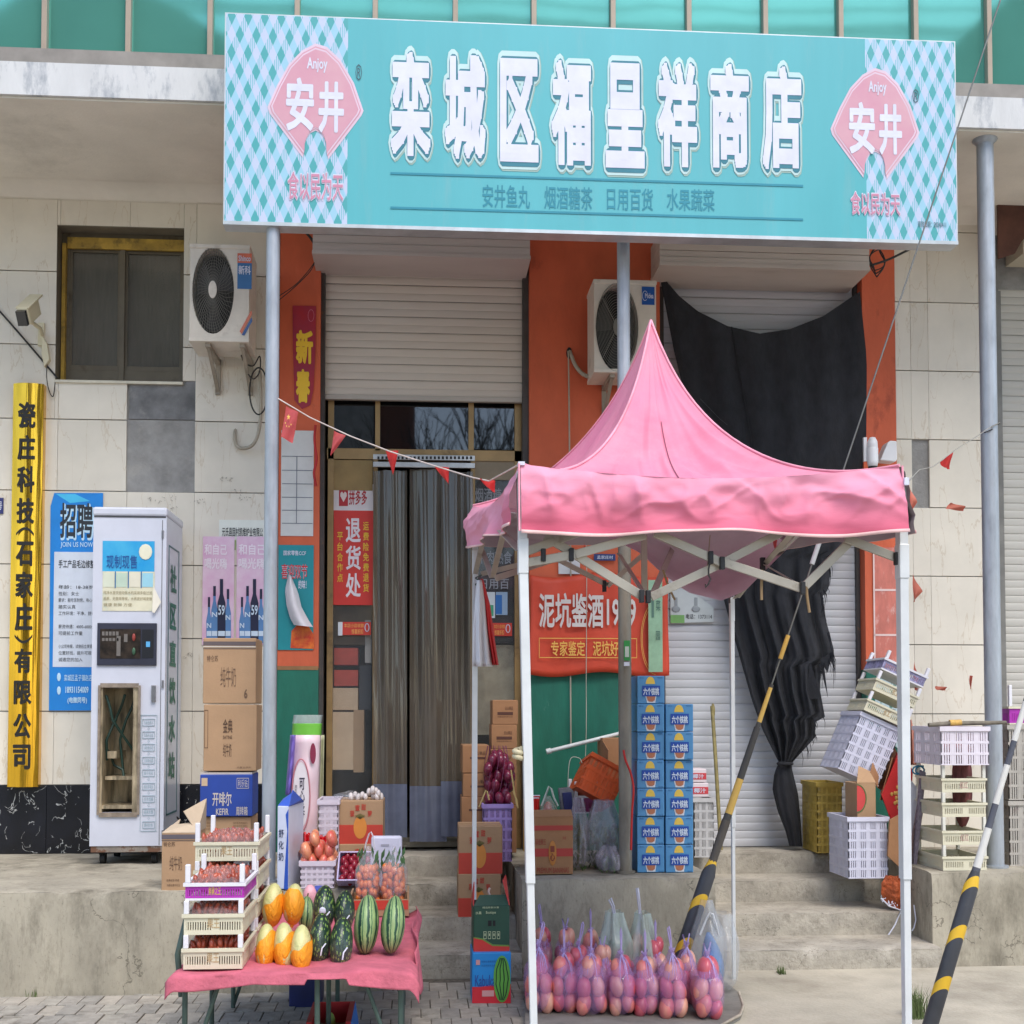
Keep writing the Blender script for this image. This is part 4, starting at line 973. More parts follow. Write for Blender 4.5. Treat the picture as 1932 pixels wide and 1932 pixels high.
# ================================================================ water vending machine
vm = thing('water_machine', 'white water vending machine with a broken dispensing hatch against the tiled wall', 'vending machine', at(240, 1620, -.62))
mw = M('machine_white', (202, 204, 214), .35, var=.03, dirt=(150, 120, 92), dsc=3, dth=.66, dw=.1, damt=.5, coat=.2)
VY = -.62
X0, X1, Z0, Z1 = rect(*q(183, 1032, 330, 1692), VY)
wu = q(200, 1375, 276, 1625); wx_0, wx_1, wz_0, wz_1 = rect(*wu, VY)
g = G()
g.box(X0, wx_0, VY, VY + .5, Z0, Z1).box(wx_1, X1, VY, VY + .5, Z0, Z1).box(wx_0, wx_1, VY, VY + .5, Z0, wz_0).box(wx_0, wx_1, VY, VY + .5, wz_1, Z1)
g.out('cabinet', mw, vm)
G().box(X0 - .004, X1 + .004, VY - .008, VY + .51, Z1, Z1 + .05).out('top_cap', mw, vm, bevel=.012)
G().box(X0 + .004, X1 - .004, VY - .003, VY + .002, Z1 - .008, Z1 - .001).out('top_gap', M('dark_gap', (60, 60, 62), .6), vm)
G().box(X0 + .006, X1 - .006, VY + .006, VY + .5, Z0 - .035, Z0).out('rusty_base', M('rust_edge', (150, 140, 128), .8, var=.2, dirt=(104, 66, 42), dsc=14, dth=.48, dw=.08, damt=.9), vm)
for x in (X0 + .06, X1 - .06):
    for y in (VY + .07, VY + .42): G().tube([(x - .014, y, PZ + .032), (x + .014, y, PZ + .032)], .032, 14).box(x - .018, x + .018, y - .02, y + .02, PZ + .05, Z0 - .03).out('castor', dark, vm)
inn = M('hatch_steel', (176, 160, 132), .3, metal=.3, var=.35, sc=12, st=(3, 1, .5))
G().box(wx_0, wx_1, VY + .3, VY + .31, wz_0, wz_1).box(wx_0, wx_0 + .012, VY + .001, VY + .3, wz_0, wz_1).box(wx_1 - .03, wx_1, VY + .001, VY + .3, wz_0, wz_1).box(wx_0, wx_1, VY + .01, VY + .3, wz_0 + .02, wz_0 + .04).out('hatch', inn, vm)
f = .012
G().box(wx_0 - f, wx_0, VY - .012, VY, wz_0 - f, wz_1 + f).box(wx_1, wx_1 + f, VY - .012, VY, wz_0 - f, wz_1 + f).box(wx_0, wx_1, VY - .012, VY, wz_1, wz_1 + f * 2).box(wx_0, wx_1, VY - .012, VY, wz_0 - f * 2, wz_0).out('hatch_frame', M('hatch_frame', (160, 144, 128), .4, metal=.5, var=.2, sc=20), vm)
G().box(wx_0 + .03, wx_0 + .08, VY + .05, VY + .3, wz_0 + .3, wz_0 + .34).box(wx_0 + .02, wx_1 - .03, VY + .04, VY + .3, wz_0 + .18, wz_0 + .2).out('shelf', inn, vm)
ghm = M('green_hose', (34, 60, 52), .4)
for pts in (((212, 1390), (225, 1440), (245, 1470), (266, 1500)), ((250, 1390), (235, 1430), (213, 1480), (214, 1520), (225, 1560)), ((272, 1392), (252, 1440), (240, 1480), (247, 1550)), ((215, 1500), (228, 1530), (246, 1540), (248, 1556))):
    P = [at(*q(a, b), VY + .08 + .05 * math.sin(a)) for a, b in pts]; G().tube([P[0], (P[0] + P[1]) / 2 + Vector((.004, 0, 0)), P[1], (P[1] + P[2]) / 2, P[2], P[3]], .008, 7).out('hose', ghm, vm)
# picture
def mpb(name, a, b, c, d_, dy, m_, **k): return G().pb(*q(a, b, c, d_), VY - dy, .002).out(name, m_, vm, **k)
mpb('picture', 205, 1082, 309, 1143, .003, M('pic_blue', (80, 178, 214), .3, var=.1, sc=4, col2=(40, 150, 208)))
mpb('picture_lower', 205, 1143, 309, 1222, .003, M('pic_cream', (214, 208, 180), .5, var=.06, dirt=(160, 190, 180), dsc=9, dth=.55))
for k in range(4): mpb('picture_panel', 206.5 + k * 26, 1146, 228 + k * 26, 1174, .005, [flat((206, 210, 188)), flat((186, 204, 184)), flat((218, 212, 190)), flat((150, 200, 214))][k])
for k in range(3): mpb('picture_bar', 229.5 + k * 26, 1143, 231.5 + k * 26, 1176, .006, flat((30, 110, 160)))
g = G(); p = at(*q(291.5, 1104), VY); g.ell((p.x, VY - .006, p.z), 13 * .9434 / F * 7.5, .001, 15.5 * .9434 / F * 7.5, 20, 6); g.out('printed_moon', flat((226, 222, 196)), vm)
g = G(); tx(g, '现制现售', *q(213, 1110, 274, 1137), VY - .006, .01); g.out('lettering', flat((30, 84, 150)), vm)
g = G()
for i, s in enumerate(('纯净水直饮自动售水机采用多级过滤', '品质，无需再等候，水质更好喝更放', '健康 新鲜 方便')): tx(g, s, *q(207, 1182 + i * 12, 304 - (40 if i == 2 else 0), 1189 + i * 12), VY - .005, 0)
g.out('fine_print', flat((150, 136, 104)), vm)
G().pp([q(307, 1172), q(322, 1204), q(309, 1226), q(304, 1224)][::-1], VY - .02, .003).out('curled_corner', flat((230, 222, 204)), vm)
G().pb(*q(194, 1246, 313, 1331), VY - .012, .012).out('control_panel', M('panel_navy', (42, 44, 60), .5, var=.1), vm, bevel=.003)
G().pb(*q(200, 1258, 281, 1317), VY - .014, .002).out('panel_well', M('well_brown', (52, 42, 34), .3, var=.4, sc=25), vm)
G().pb(*q(284, 1259, 307, 1316), VY - .014, .002).out('card_reader', flat((14, 16, 24)), vm)
G().pb(*q(292, 1283, 300, 1294), VY - .016, .002).out('display', flat((90, 170, 220)), vm)
g = G()
for k in range(5): g.pb(*q(204 + k * 7, 1263, 209 + k * 7, 1271), VY - .016, .002); g.pb(*q(204 + k * 7, 1276, 209 + k * 7, 1282), VY - .016, .002)
g.pb(*q(233, 1272, 241, 1312), VY - .016, .002); g.pb(*q(248, 1268, 255, 1284), VY - .016, .002); g.out('buttons', flat((110, 104, 98)), vm)
for (a, b, c) in ((269, 1275, (150, 60, 50)), (269, 1303, (60, 96, 70))):
    p = at(*q(a, b), VY); G().ell((p.x, VY - .018, p.z), .010, .008, .022, 12, 6).out('push_button', flat(c), vm)
G().pb(*q(302, 1370, 311, 1403), VY - .02, .02).out('handle', M('steel_handle', (150, 150, 154), .3, metal=.7), vm, bevel=.003)
g = G(); gt = G()
for i, (v_, s) in enumerate(zip((1445, 1470, 1495, 1521, 1546, 1573, 1598, 1624, 1650), ('市政自来水', '石英砂过滤', '活性炭过滤', '过滤净化器', '离子软化', '高压泵增压', '反渗透膜', '臭氧杀菌', '直饮水'))):
    for (a, b, c, d_) in ((285, v_ - 7, 309, v_ - 6.2), (285, v_ + 6.2, 309, v_ + 7), (285, v_ - 7, 285.6, v_ + 7), (308.4, v_ - 7, 309, v_ + 7)): g.pb(*q(a, b, c, d_), VY - .004, .002)
    tx(g, s, *q(288, v_ - 3.6, 306, v_ + 3.6), VY - .004, 0)
    if i < 8: tx(g, '◇', *q(295, v_ + 9, 299.5, v_ + 16), VY - .004, 0)
for (a, b, c, d_) in ((281, 1430, 313, 1430.8), (281, 1662, 313, 1662.8), (281, 1430, 281.5, 1662), (312.5, 1430, 313, 1662)): g.pb(*q(a, b, c, d_), VY - .004, .002)
g.out('flow_chart', flat((130, 160, 168)), vm)
G().pb(*q(321, 1040, 322, 1690), VY - .002, .003).out('door_gap', MATS['dark_gap'], vm)
for v_ in (1060, 1360, 1660): G().pb(*q(323, v_, 327, v_ + 16), VY - .01, .01).out('hinge', M('steel_handle', (150, 150, 154), .3, metal=.7), vm, bevel=.002)
G().tube([(X1 - .02, VY + .4, PZ + .25), (X1 + .03, VY + .42, PZ + .2), (X1 + .05, VY + .45, PZ + .02), (X1 + .12, VY + .5, PZ + .012), (X1 + .2, VY + .52, PZ + .3)], .006, 6).out('power_cable', dark, vm)
# right side face
gs = G(); ge = G(); xs_ = X1 + .003
def sz(pxv): return at(311, pxv * .9434, VY + .2).z
for ch, a, b in zip('社区直饮水站', (1130, 1207, 1281, 1355, 1430, 1504), (1186, 1259, 1333, 1409, 1485, 1558)): put(gs, ch, (xs_, VY + .12, sz(b)), (0, .19, 0), (0, 0, sz(a) - sz(b)), .035)
gs.out('side_lettering', flat((16, 108, 84)), vm)
za, zb_ = sz(1098), sz(1628)
for (a, b, c, d_) in ((.07, .08, zb_, za), (.38, .39, zb_, za), (.07, .39, za, za + .008), (.07, .39, zb_, zb_ + .01)): ge.box(X1 + .001, xs_, VY + a, VY + b, c, d_)
ge.out('side_border', flat((60, 104, 108)), vm)

# ================================================================ cartons
kraft = M('kraft', (174, 140, 106), .8, var=.05, sc=5, bump=.1, bsc=80, dirt=(150, 112, 78), dsc=3, dth=.58, dw=.2, damt=.4)
kraft2 = M('kraft_dark', (160, 116, 80), .85, var=.08, sc=5, bump=.1, bsc=80)
tapem = M('packing_tape', (188, 156, 118), .25, var=.04, spec=.7)
def carton(lab, u0, v0, u1, v1, Y, d, m_, group=None, name='carton', seams=True, cat='carton', body='box'):
    x0, x1, z0, z1 = rect(u0, v0, u1, v1, Y)
    t = thing(name, lab, cat, ((x0 + x1) / 2, Y, z0), group)
    t.rotation_euler = (0, 0, R.uniform(-.014, .014))
    G().box(x0, x1, Y, Y + d, z0, z1).out(body, m_, t, bevel=.0045)
    if seams:
        xm = (x0 + x1) / 2
        G().box(x0 + .004, x1 - .004, Y + d * .46, Y + d * .54, z1 + .0003, z1 + .0015).out('tape', tapem, t)
    return t, x0, x1, z0, z1
def band(t, name, a, b, c, d_, Y, m_): return G().pb(*q(a, b, c, d_), Y - .0015, .0015).out(name, m_, t)
brn = flat((84, 60, 44)); navy = flat((40, 66, 140))
SG = 'cartons stacked by the left pole'
# left stack from the top
t, *_ = carton('milk carton with dark top stripe, topmost of the stack by the left pole', *q(406, 1276, 512, 1407), -1.2, .26, kraft, SG)
band(t, 'dark_stripe', 406.3, 1283, 511.7, 1291, -1.2, flat((96, 84, 84))); band(t, 'white_stripe', 406.3, 1292, 511.7, 1294.5, -1.2, flat((200, 190, 176))); band(t, 'thin_stripe', 406.3, 1296, 511.7, 1298, -1.2, flat((110, 92, 80)))
g = G(); tx(g, '纯牛奶', *q(441, 1334, 472, 1374), -1.202, 0); tx(g, '6', *q(488, 1378, 495, 1397), -1.202, .03); tx(g, '特仑苏', *q(414, 1311, 436, 1323), -1.202, .005); g.out('lettering', flat((110, 84, 64)), t)
t, *_ = carton('brown carton lettered in black, second in the stack by the left pole', *q(407, 1409, 513, 1542), -1.2, .26, kraft, SG)
g = G(); tx(g, '金典', *q(446, 1438, 465, 1466), -1.202, .01); tx(g, 'SATINE', *q(446, 1471, 464, 1478), -1.202, .006); tx(g, '纯牛奶', *q(446, 1487, 463, 1514), -1.202, .0); tx(g, '内蒙古伊利', *q(474, 1533, 502, 1537), -1.202, 0)
for (a, b, c, d_) in ((409, 1420, 416, 1421), (409, 1495, 416, 1496), (409, 1420, 409.7, 1496), (415.3, 1420, 416, 1496)): g.pb(*q(a, b, c, d_), -1.202, .001)
g.out('lettering', brn, t)
bluebox = M('kefir_blue', (34, 66, 150), .55, var=.08, sc=6)
t, *_ = carton('blue kefir carton in the middle of the stack by the left pole', *q(400, 1549, 505, 1633), -1.22, .27, bluebox, SG)
G().pb(*q(400, 1545, 504, 1549), -1.21, .25).out('lid_edge', flat((190, 180, 170)), t)
g = G(); tx(g, '开啡尔', *q(425, 1584, 463, 1612), -1.222, .014); tx(g, 'KEFIR', *q(432, 1617, 457, 1630), -1.222, .012); tx(g, '周转箱', *q(472, 1613, 495, 1631), -1.222, .01); tx(g, '利乐钻', *q(476, 1559, 495, 1574), -1.222, 0); tx(g, '低温', *q(402, 1621, 412, 1631), -1.222, .01)
for (a, b, c, d_) in ((473.5, 1556, 497.5, 1557), (473.5, 1576, 497.5, 1577), (473.5, 1556, 474.1, 1577), (496.9, 1556, 497.5, 1577)): g.pb(*q(a, b, c, d_), -1.222, .001)
g.out('lettering', flat((200, 190, 180)), t)
G().pb(*q(403, 1556, 415, 1572), -1.222, .002).out('badge', flat((196, 170, 140)), t, bevel=.0005)
t, *_ = carton('shallow brown carton directly under the blue kefir carton', *q(398, 1634, 502, 1671), -1.2, .27, kraft, SG)
g = G()
for i in range(3): tx(g, '本品符合国家标准', *q(402, 1644 + i * 6, 430, 1648 + i * 6), -1.202, 0); tx(g, '储存条件常温避光', *q(466, 1644 + i * 6, 495, 1648 + i * 6), -1.202, 0)
g.out('lettering', flat((110, 84, 60)), t)
t, x0, x1, z0, z1 = carton('wide brown carton at the bottom of the stack by the left pole', *q(393, 1672, 504, 1752), -1.2, .27, kraft, SG)
g = G(); tx(g, '☼', *q(440, 1684, 460, 1710), -1.202, 0); tx(g, '♲', *q(486, 1679, 496, 1694), -1.202, 0); g.out('lettering', flat((110, 84, 60)), t)
# open carton standing in front
CY = -1.68
t, x0, x1, z0, z1 = carton('open brown milk carton with torn flaps standing at the platform edge', *q(323, 1666, 392, 1782), CY, .27, kraft, None, seams=False)
z0_ = PZ
band(t, 'dark_stripe', 323.3, 1650 + 4 + 15, 391.7, 1678, CY, flat((96, 90, 96))); band(t, 'thin_stripe', 323.3, 1680, 391.7, 1682, CY, flat((110, 92, 80)))
g = G(); tx(g, '特仑苏', *q(327, 1676 + 8, 350, 1690 + 3), CY - .002, .01); tx(g, '纯牛奶', *q(339, 1712, 364, 1741), CY - .002, 0); tx(g, '轻拿轻放 防潮', *q(333, 1758, 358, 1763), CY - .002, 0); tx(g, '内蒙古蒙牛乳业', *q(334, 1768, 360, 1773), CY - .002, 0); g.out('lettering', flat((104, 80, 62)), t)
fl = G()
fl.add([(x0, CY, z1), (x1, CY, z1), (x1 + .01, CY + .05, z1 + .05), (x0 + .03, CY + .08, z1 + .03)], [(0, 1, 2, 3)])
fl.add([(x1, CY + .02, z1), (x1, CY + .27, z1), (x1 + .01, CY + .22, z1 + .15), (x1 - .07, CY + .05, z1 + .1)], [(0, 1, 2, 3)])
fl.add([(x0, CY + .02, z1), (x0, CY + .27, z1), (x0 + .05, CY + .2, z1 + .05), (x0 + .06, CY + .1, z1 + .035)], [(0, 1, 2, 3)])
fl.out('flap', M('kraft_pale', (196, 176, 150), .8, var=.08), t, solid=.004)
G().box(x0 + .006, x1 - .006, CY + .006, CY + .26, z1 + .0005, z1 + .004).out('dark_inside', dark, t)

# six-walnut drink cartons: two columns
wb = M('drink_blue', (80, 142, 190), .45, var=.05, sc=4); wbs = M('drink_side', (40, 120, 160), .5, var=.08)
def drink(lab, a, b, c, d_, Y):
    x0, x1, z0, z1 = rect(*q(a, b, c, d_), Y)
    t = thing('drink_carton', lab, 'drink carton', ((x0 + x1) / 2, Y, z0), 'blue walnut drink cartons in two columns')
    t.rotation_euler = (0, 0, R.uniform(-.02, .02))
    G().box(x0, x1, Y, Y + .24, z0, z1 - .002).out('box', wb, t, bevel=.004)
    w_ = c - a; h = d_ - b
    def f(i, j): return q(a + w_ * i, b + h * j)
    def fr(name, i0, j0, i1, j1, m_, dy): return G().pb(*f(i0, j0), *f(i1, j1), Y - dy, .001).out(name, m_, t)
    g = G(); g.prism([at(*f(.48 + .17 * math.cos(k), .30 - .26 * math.sin(k)), Y - .0015) for k in [math.pi * i / 10 for i in range(11)]], (0, .001, 0)); g.out('walnut_top', flat((226, 190, 80)), t)
    g = G(); g.prism([at(*f(*p), Y - .0015) for p in ((.3, .74), (.7, .74), (.66, .97), (.36, .97))][::-1], (0, .001, 0)); g.out('bowl', flat((214, 218, 222)), t)
    g = G(); g.prism([at(*f(*p), Y - .0028) for p in ((.34, .74), (.66, .74), (.64, .88), (.56, .93), (.44, .93), (.38, .88))][::-1], (0, .001, 0)); g.out('walnut_print', flat((180, 112, 80)), t)
    fr('name_plate', .18, .36, .84, .74, flat((22, 72, 160)), .004)
    g = G(); tx(g, '六个核桃', *f(.22, .43), *f(.80, .70), Y - .0055, .03); g.out('lettering', flat((214, 226, 240)), t)
    g = G(); tx(g, '养元', *f(.08, .06), *f(.24, .12), Y - .002, 0); tx(g, '核桃乳', *f(.74, .05), *f(.93, .11), Y - .002, 0); tx(g, '240ml×20', *f(.78, .93), *f(.95, .98), Y - .002, 0); g.out('fine_print', flat((30, 84, 140)), t)
    return t
names = ['topmost', 'second from the top', 'third from the top', 'fourth from the top', 'third from the bottom', 'second from the bottom', 'bottom']
for i in range(7): drink('blue drink carton, %s of the taller left column' % names[i] if i else 'blue drink carton alone on top of the taller left column', 1274 + (0 if i % 2 else .6), 1351 + i * 56.3, 1328.5 + (0 if i % 2 else .6), 1407.3 + i * 56.3, -1.2 + R.uniform(-.008, .008))
names = ['topmost', 'second from the top', 'third from the top', 'third from the bottom', 'second from the bottom', 'bottom']
for i in range(6): drink('blue drink carton, %s of the shorter right column' % names[i], 1331.5, 1407.3 + i * 56.3, 1386.5, 1463.6 + i * 56.3, -1.2 + R.uniform(-.008, .008))

# boxes around the white canopy legs
for k, (a, b, c, d_) in enumerate(((985, 1400, 1036, 1449), (983, 1449, 1034, 1498), (981, 1498, 1033, 1549), (981, 1549, 1033, 1610), (980, 1610, 1033, 1706))):
    t, *_ = carton('plain brown carton, %s of the stack against the right door glass' % ('topmost', 'second from the top', 'middle one', 'second from the bottom', 'bottom')[k], *q(a, b, c, d_), -.42, .3, kraft2, 'brown cartons against the right door glass')
    g = G(); g.pb(*q(a + 10, b + 24, a + 41, b + 30), -.4215, .001); tx(g, '云山果品', *q(a + 25, b + 13, a + 41, b + 20), -.4215, 0); tx(g, '纸箱包装有限公司', *q(a + 10, b + 32, a + 40, b + 35), -.4215, 0); g.out('lettering', flat((84, 48, 36)), t)
for k, (a, b, c, d_) in enumerate(((925, 1490, 978, 1546), (926, 1547, 978, 1594), (923, 1594, 978, 1652), (923, 1652, 978, 1716))):
    t, *_ = carton('brown carton, %s of the shorter stack left of the onion sack' % ('topmost', 'second from the top', 'second from the bottom', 'bottom')[k], *q(a, b, c, d_), -.5, .3, kraft2, 'brown cartons left of the onion sack')
    g = G(); g.pb(*q(a + 15, b + 24, a + 46, b + 28), -.5015, .001); tx(g, '山果品', *q(a + 28, b + 13, a + 46, b + 20), -.5015, 0); g.out('lettering', flat((84, 48, 36)), t)
kred = flat((196, 64, 48)); kor = flat((220, 140, 60))
def pineapple(lab, a, b, c, d_, Y, grp='red and brown pineapple cartons', dd=.28):
    t, x0, x1, z0, z1 = carton(lab, *q(a, b, c, d_), Y, dd, kraft, grp)
    w_, h = c - a, d_ - b
    def f(i, j): return q(a + w_ * i, b + h * j)
    G().pb(*f(.005, .56), *f(.995, .995), Y - .0015, .0015).out('red_band', kred, t)
    g = G(); g.prism([at(*f(.48 + .15 * math.cos(k), .62 - .26 * math.sin(k)), Y - .003) for k in [math.pi * i / 12 for i in range(24)]], (0, .001, 0)); g.out('pineapple_print', kor, t)
    g = G()
    for k in range(7): g.bar(at(*f(.48, .42), Y - .004), at(*f(.48 + (k - 3) * .035, .30 + .015 * abs(k - 3)), Y - .004), .001, .006)
    g.out('leaf_print', flat((110, 100, 50)), t)
    g = G()
    for (i, j, ch) in ((.30, .30, '菠'), (.42, .17, '蜜'), (.56, .15, '甜'), (.70, .30, '萝')): tx(g, ch, *f(i - .05, j - .07), *f(i + .05, j + .07), Y - .003, .02)
    g.out('lettering', kred, t); return t
pineapple('red and brown pineapple carton resting on another beside the white canopy leg', 917, 1652, 1005, 1748, -.98)
pineapple('red and brown pineapple carton on the step under another one', 916, 1748, 1002, 1834, -.985)
pineapple('pineapple carton left of the shop doorway with clear wrap on top', 678, 1601, 766, 1688, -1.2)
pineapple('lowest red and brown pineapple carton behind the crate of apples', 678, 1688, 766, 1779, -1.21)
# green box and blue melon box
t, x0, x1, z0, z1 = carton('green and red fruit carton with an open lid on the blue melon carton', *q(947, 1812, 1019, 1904), -2.0, .2, M('box_green', (32, 74, 56), .5, var=.1), seams=False)
G().pp([q(947, 1876), q(965, 1880), q(985, 1892), q(1019, 1893), q(1019, 1903.6), q(947, 1903.6)][::-1], -2.002, .0015).out('red_wave', flat((206, 50, 44)), t)
G().prism([at(*q(*p), -2.003) for p in ((947, 1876), (965, 1880), (985, 1892), (1019, 1893), (1019, 1890), (986, 1889), (966, 1877), (947, 1874))], (0, .001, 0)).out('lime_line', flat((110, 140, 60)), t)
g = G(); tx(g, '水果', *q(951, 1823, 963, 1829), -2.003, .01); tx(g, 'Boutique', *q(972, 1822, 992, 1829), -2.003, .008); tx(g, '精选新鲜水果', *q(965, 1805 + 8, 998, 1809 + 8), -2.003, 0)
for k in range(4):
    a = 967 + k * 9
    for (aa, bb, cc, dd) in ((a, 1863, a + 6, 1864), (a, 1877, a + 6, 1878), (a, 1863, a + .8, 1878), (a + 5.2, 1863, a + 6, 1878), (a + 2, 1867, a + 4, 1872)): g.pb(*q(aa, bb, cc, dd), -2.003, .001)
g.out('lettering', flat((190, 200, 160)), t)
G().pb(*q(976, 1841, 983, 1852), -2.002, .001).pb(*q(986, 1841, 991, 1852), -2.002, .001).out('hand_hole', dark, t)
fl = G()
fl.add([(x0, -2.0, z1), (x0, -1.8, z1), (x0 + .012, -1.82, z1 + .09), (x0 + .004, -1.98, z1 + .09)], [(0, 1, 2, 3)]); fl.out('red_flap', flat((196, 54, 50)), t, solid=.004); fl = G(); fl.add([(x1, -2.0, z1), (x1, -1.8, z1), (x1 - .004, -1.82, z1 + .12), (x1 - .03, -1.98, z1 + .115)], [(0, 1, 2, 3)])
fl.out('red_flap', flat((196, 54, 50)), t, solid=.004)
fl = G(); fl.add([(x0, -2.0, z1), (x1, -2.0, z1), (x1 - .008, -1.96, z1 + .045), (x0 + .03, -1.96, z1 + .045)], [(0, 1, 2, 3)]); fl.out('green_flap', MATS['box_green'], t, solid=.004)
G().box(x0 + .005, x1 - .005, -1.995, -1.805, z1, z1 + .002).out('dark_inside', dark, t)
cable('twist of clear and orange wrap sticking out of the green carton', [at(*q(a, b), -1.95) for a, b in ((984, 1800), (980, 1790), (977, 1783), (980, 1776))], .006, M('wrap', (214, 190, 180), .2, alpha=.8), 'plastic_twist', 'plastic wrap')
BY = -2.03
t, x0, x1, z0, z1 = carton('sky-blue and red melon carton with a printed watermelon standing on the pavement', *q(944, 1905, 1022, 2007), BY, .24, M('melon_box_blue', (24, 134, 206), .45, var=.04))
G().pp([q(944.3, 1974), q(960, 1974), q(985, 1970), q(1021.7, 1968), q(1021.7, 2006.5), q(944.3, 2006.5)][::-1], BY - .0015, .0015).out('red_band', flat((206, 36, 52)), t)
g = G(); g.prism([at(*q(1004 + 17 * math.cos(k), 1958 - 47 * math.sin(k)), BY - .004) for k in [math.pi * i / 12 for i in range(24)]], (0, .001, 0)); g.out('melon_print', flat((96, 166, 66)), t)
g = G()
for k in (-12, -4, 4, 12):
    P = [at(*q(1004 + k * math.cos((j - 4) * .32) + .8 * math.sin(j * 2.1), 1916 + j * 10.5), BY - .0055) for j in range(9)]
    for a, b in zip(P[:-1], P[1:]): g.bar(a, b, .001, .0045)
g.out('melon_stripe', flat((20, 62, 36)), t)
g = G(); tx(g, 'Kabuka', *q(950, 1950, 990, 1973), BY - .004, .006); g.out('script_lettering', flat((40, 70, 150)), t)
g = G(); tx(g, '新鲜水果精品西瓜', *q(963, 1921, 995, 1925), BY - .004, 0); tx(g, '纯正绿色安全健康', *q(963, 1929, 995, 1933), BY - .004, 0); g.out('fine_print', flat((20, 90, 150)), t)
g = G(); g.pb(*q(952, 1920, 960, 1930), BY - .004, .001); g.out('crest_print', flat((206, 150, 150)), t); g = G(); g.pb(*q(964, 1981, 988, 1993), BY - .004, .001); g.out('label_print', flat((206, 150, 150)), t)
# banana carton
NY = -1.25
t, x0, x1, z0, z1 = carton('brown premium bananas carton with a red band at the platform edge', *q(1064, 1634, 1146, 1749), NY, .3, kraft2)
for (a, b) in ((1651, 1661), (1697, 1713)): band(t, 'red_band', 1064.4, a, 1145.6, b, NY, flat((172, 52, 44)))
g = G(); tx(g, 'PREMIUM BANANAS', *q(1074, 1735, 1138, 1746), NY - .002, .008); tx(g, '菲佳蕉王', *q(1071, 1678, 1092, 1690), NY - .002, .005); tx(g, '净重', *q(1125, 1673, 1132, 1679), NY - .002, 0); g.out('lettering', flat((150, 48, 34)), t)
g = G(); p = at(*q(1105, 1706), NY); g.ell((p.x, NY - .003, p.z), .021, .002, .066, 16, 6); g.out('oval_print', flat((190, 120, 50)), t)
g = G(); tx(g, '一', *q(1101, 1692, 1109, 1704), NY - .006, .03); tx(g, '心', *q(1100, 1706, 1110, 1722), NY - .006, .03); g.out('oval_mark', flat((130, 50, 30)), t)
fl = G(); fl.add([(x0, NY, z1), (x1, NY, z1), (x1 - .006, NY + .03, z1 + .035), (x0 + .004, NY + .03, z1 + .035)], [(0, 1, 2, 3)]); fl.out('flap', kraft2, t, solid=.004)
t = thing('yellow_board', 'narrow yellow board standing left of the bananas carton', 'board', at(*q(1056, 1706), -1.1))
G().pb(*q(1050, 1600, 1061, 1706), -1.1, .12).out('board', flat((214, 160, 50)), t)
# ================================================================ pink canopy
FYc, BYc = -3.72, -1.62
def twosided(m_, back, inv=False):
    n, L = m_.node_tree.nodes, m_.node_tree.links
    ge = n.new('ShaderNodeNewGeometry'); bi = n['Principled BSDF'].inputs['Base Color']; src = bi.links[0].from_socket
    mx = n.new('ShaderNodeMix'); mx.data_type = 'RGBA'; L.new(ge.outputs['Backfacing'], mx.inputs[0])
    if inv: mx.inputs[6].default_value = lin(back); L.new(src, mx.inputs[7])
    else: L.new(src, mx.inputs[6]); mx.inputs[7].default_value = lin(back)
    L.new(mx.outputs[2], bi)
can = thing('pink_canopy', 'faded pink pop-up canopy with white folding frame standing in front of the shop', 'canopy', at(1340, 1932, FYc))
pk = M('canopy_pink', (229, 150, 168), .75, var=.05, sc=1.6, bump=.35, bsc=7, col2=(226, 130, 160), dirt=(208, 90, 120), dsc=2.2, dth=.5, dw=.25, damt=.55)
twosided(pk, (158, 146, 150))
pv_ = M('canopy_valance', (214, 98, 124), .75, var=.05, sc=2.5, bump=.4, bsc=9, col2=(204, 84, 110), dirt=(228, 140, 164), dsc=1.2, dth=.46, dw=.4, damt=.35, st=(.6, 1, 2))
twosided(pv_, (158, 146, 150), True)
pn, pl_ = pk.node_tree.nodes, pk.node_tree.links
tr = pn.new('ShaderNodeBsdfTranslucent'); mxs = pn.new('ShaderNodeMixShader'); mxs.inputs[0].default_value = .12
tr.inputs[0].default_value = lin((240, 150, 176))
out_ = [x for x in pn if x.type == 'OUTPUT_MATERIAL'][0]
pl_.new(pn['Principled BSDF'].outputs[0], mxs.inputs[1]); pl_.new(tr.outputs[0], mxs.inputs[2]); pl_.new(mxs.outputs[0], out_.inputs[0])
FL, FR = at(982, 876, FYc), at(1697, 880, FYc)
BL, BR = at(893, 968, BYc), at(1384, 968, BYc)
BL.z = BR.z = at(893, 955, BYc).z
AP = at(1228, 606, (FYc + BYc) / 2 + .05)
pairs = [(FL, FR), (FR, BR), (BR, BL), (BL, FL)]
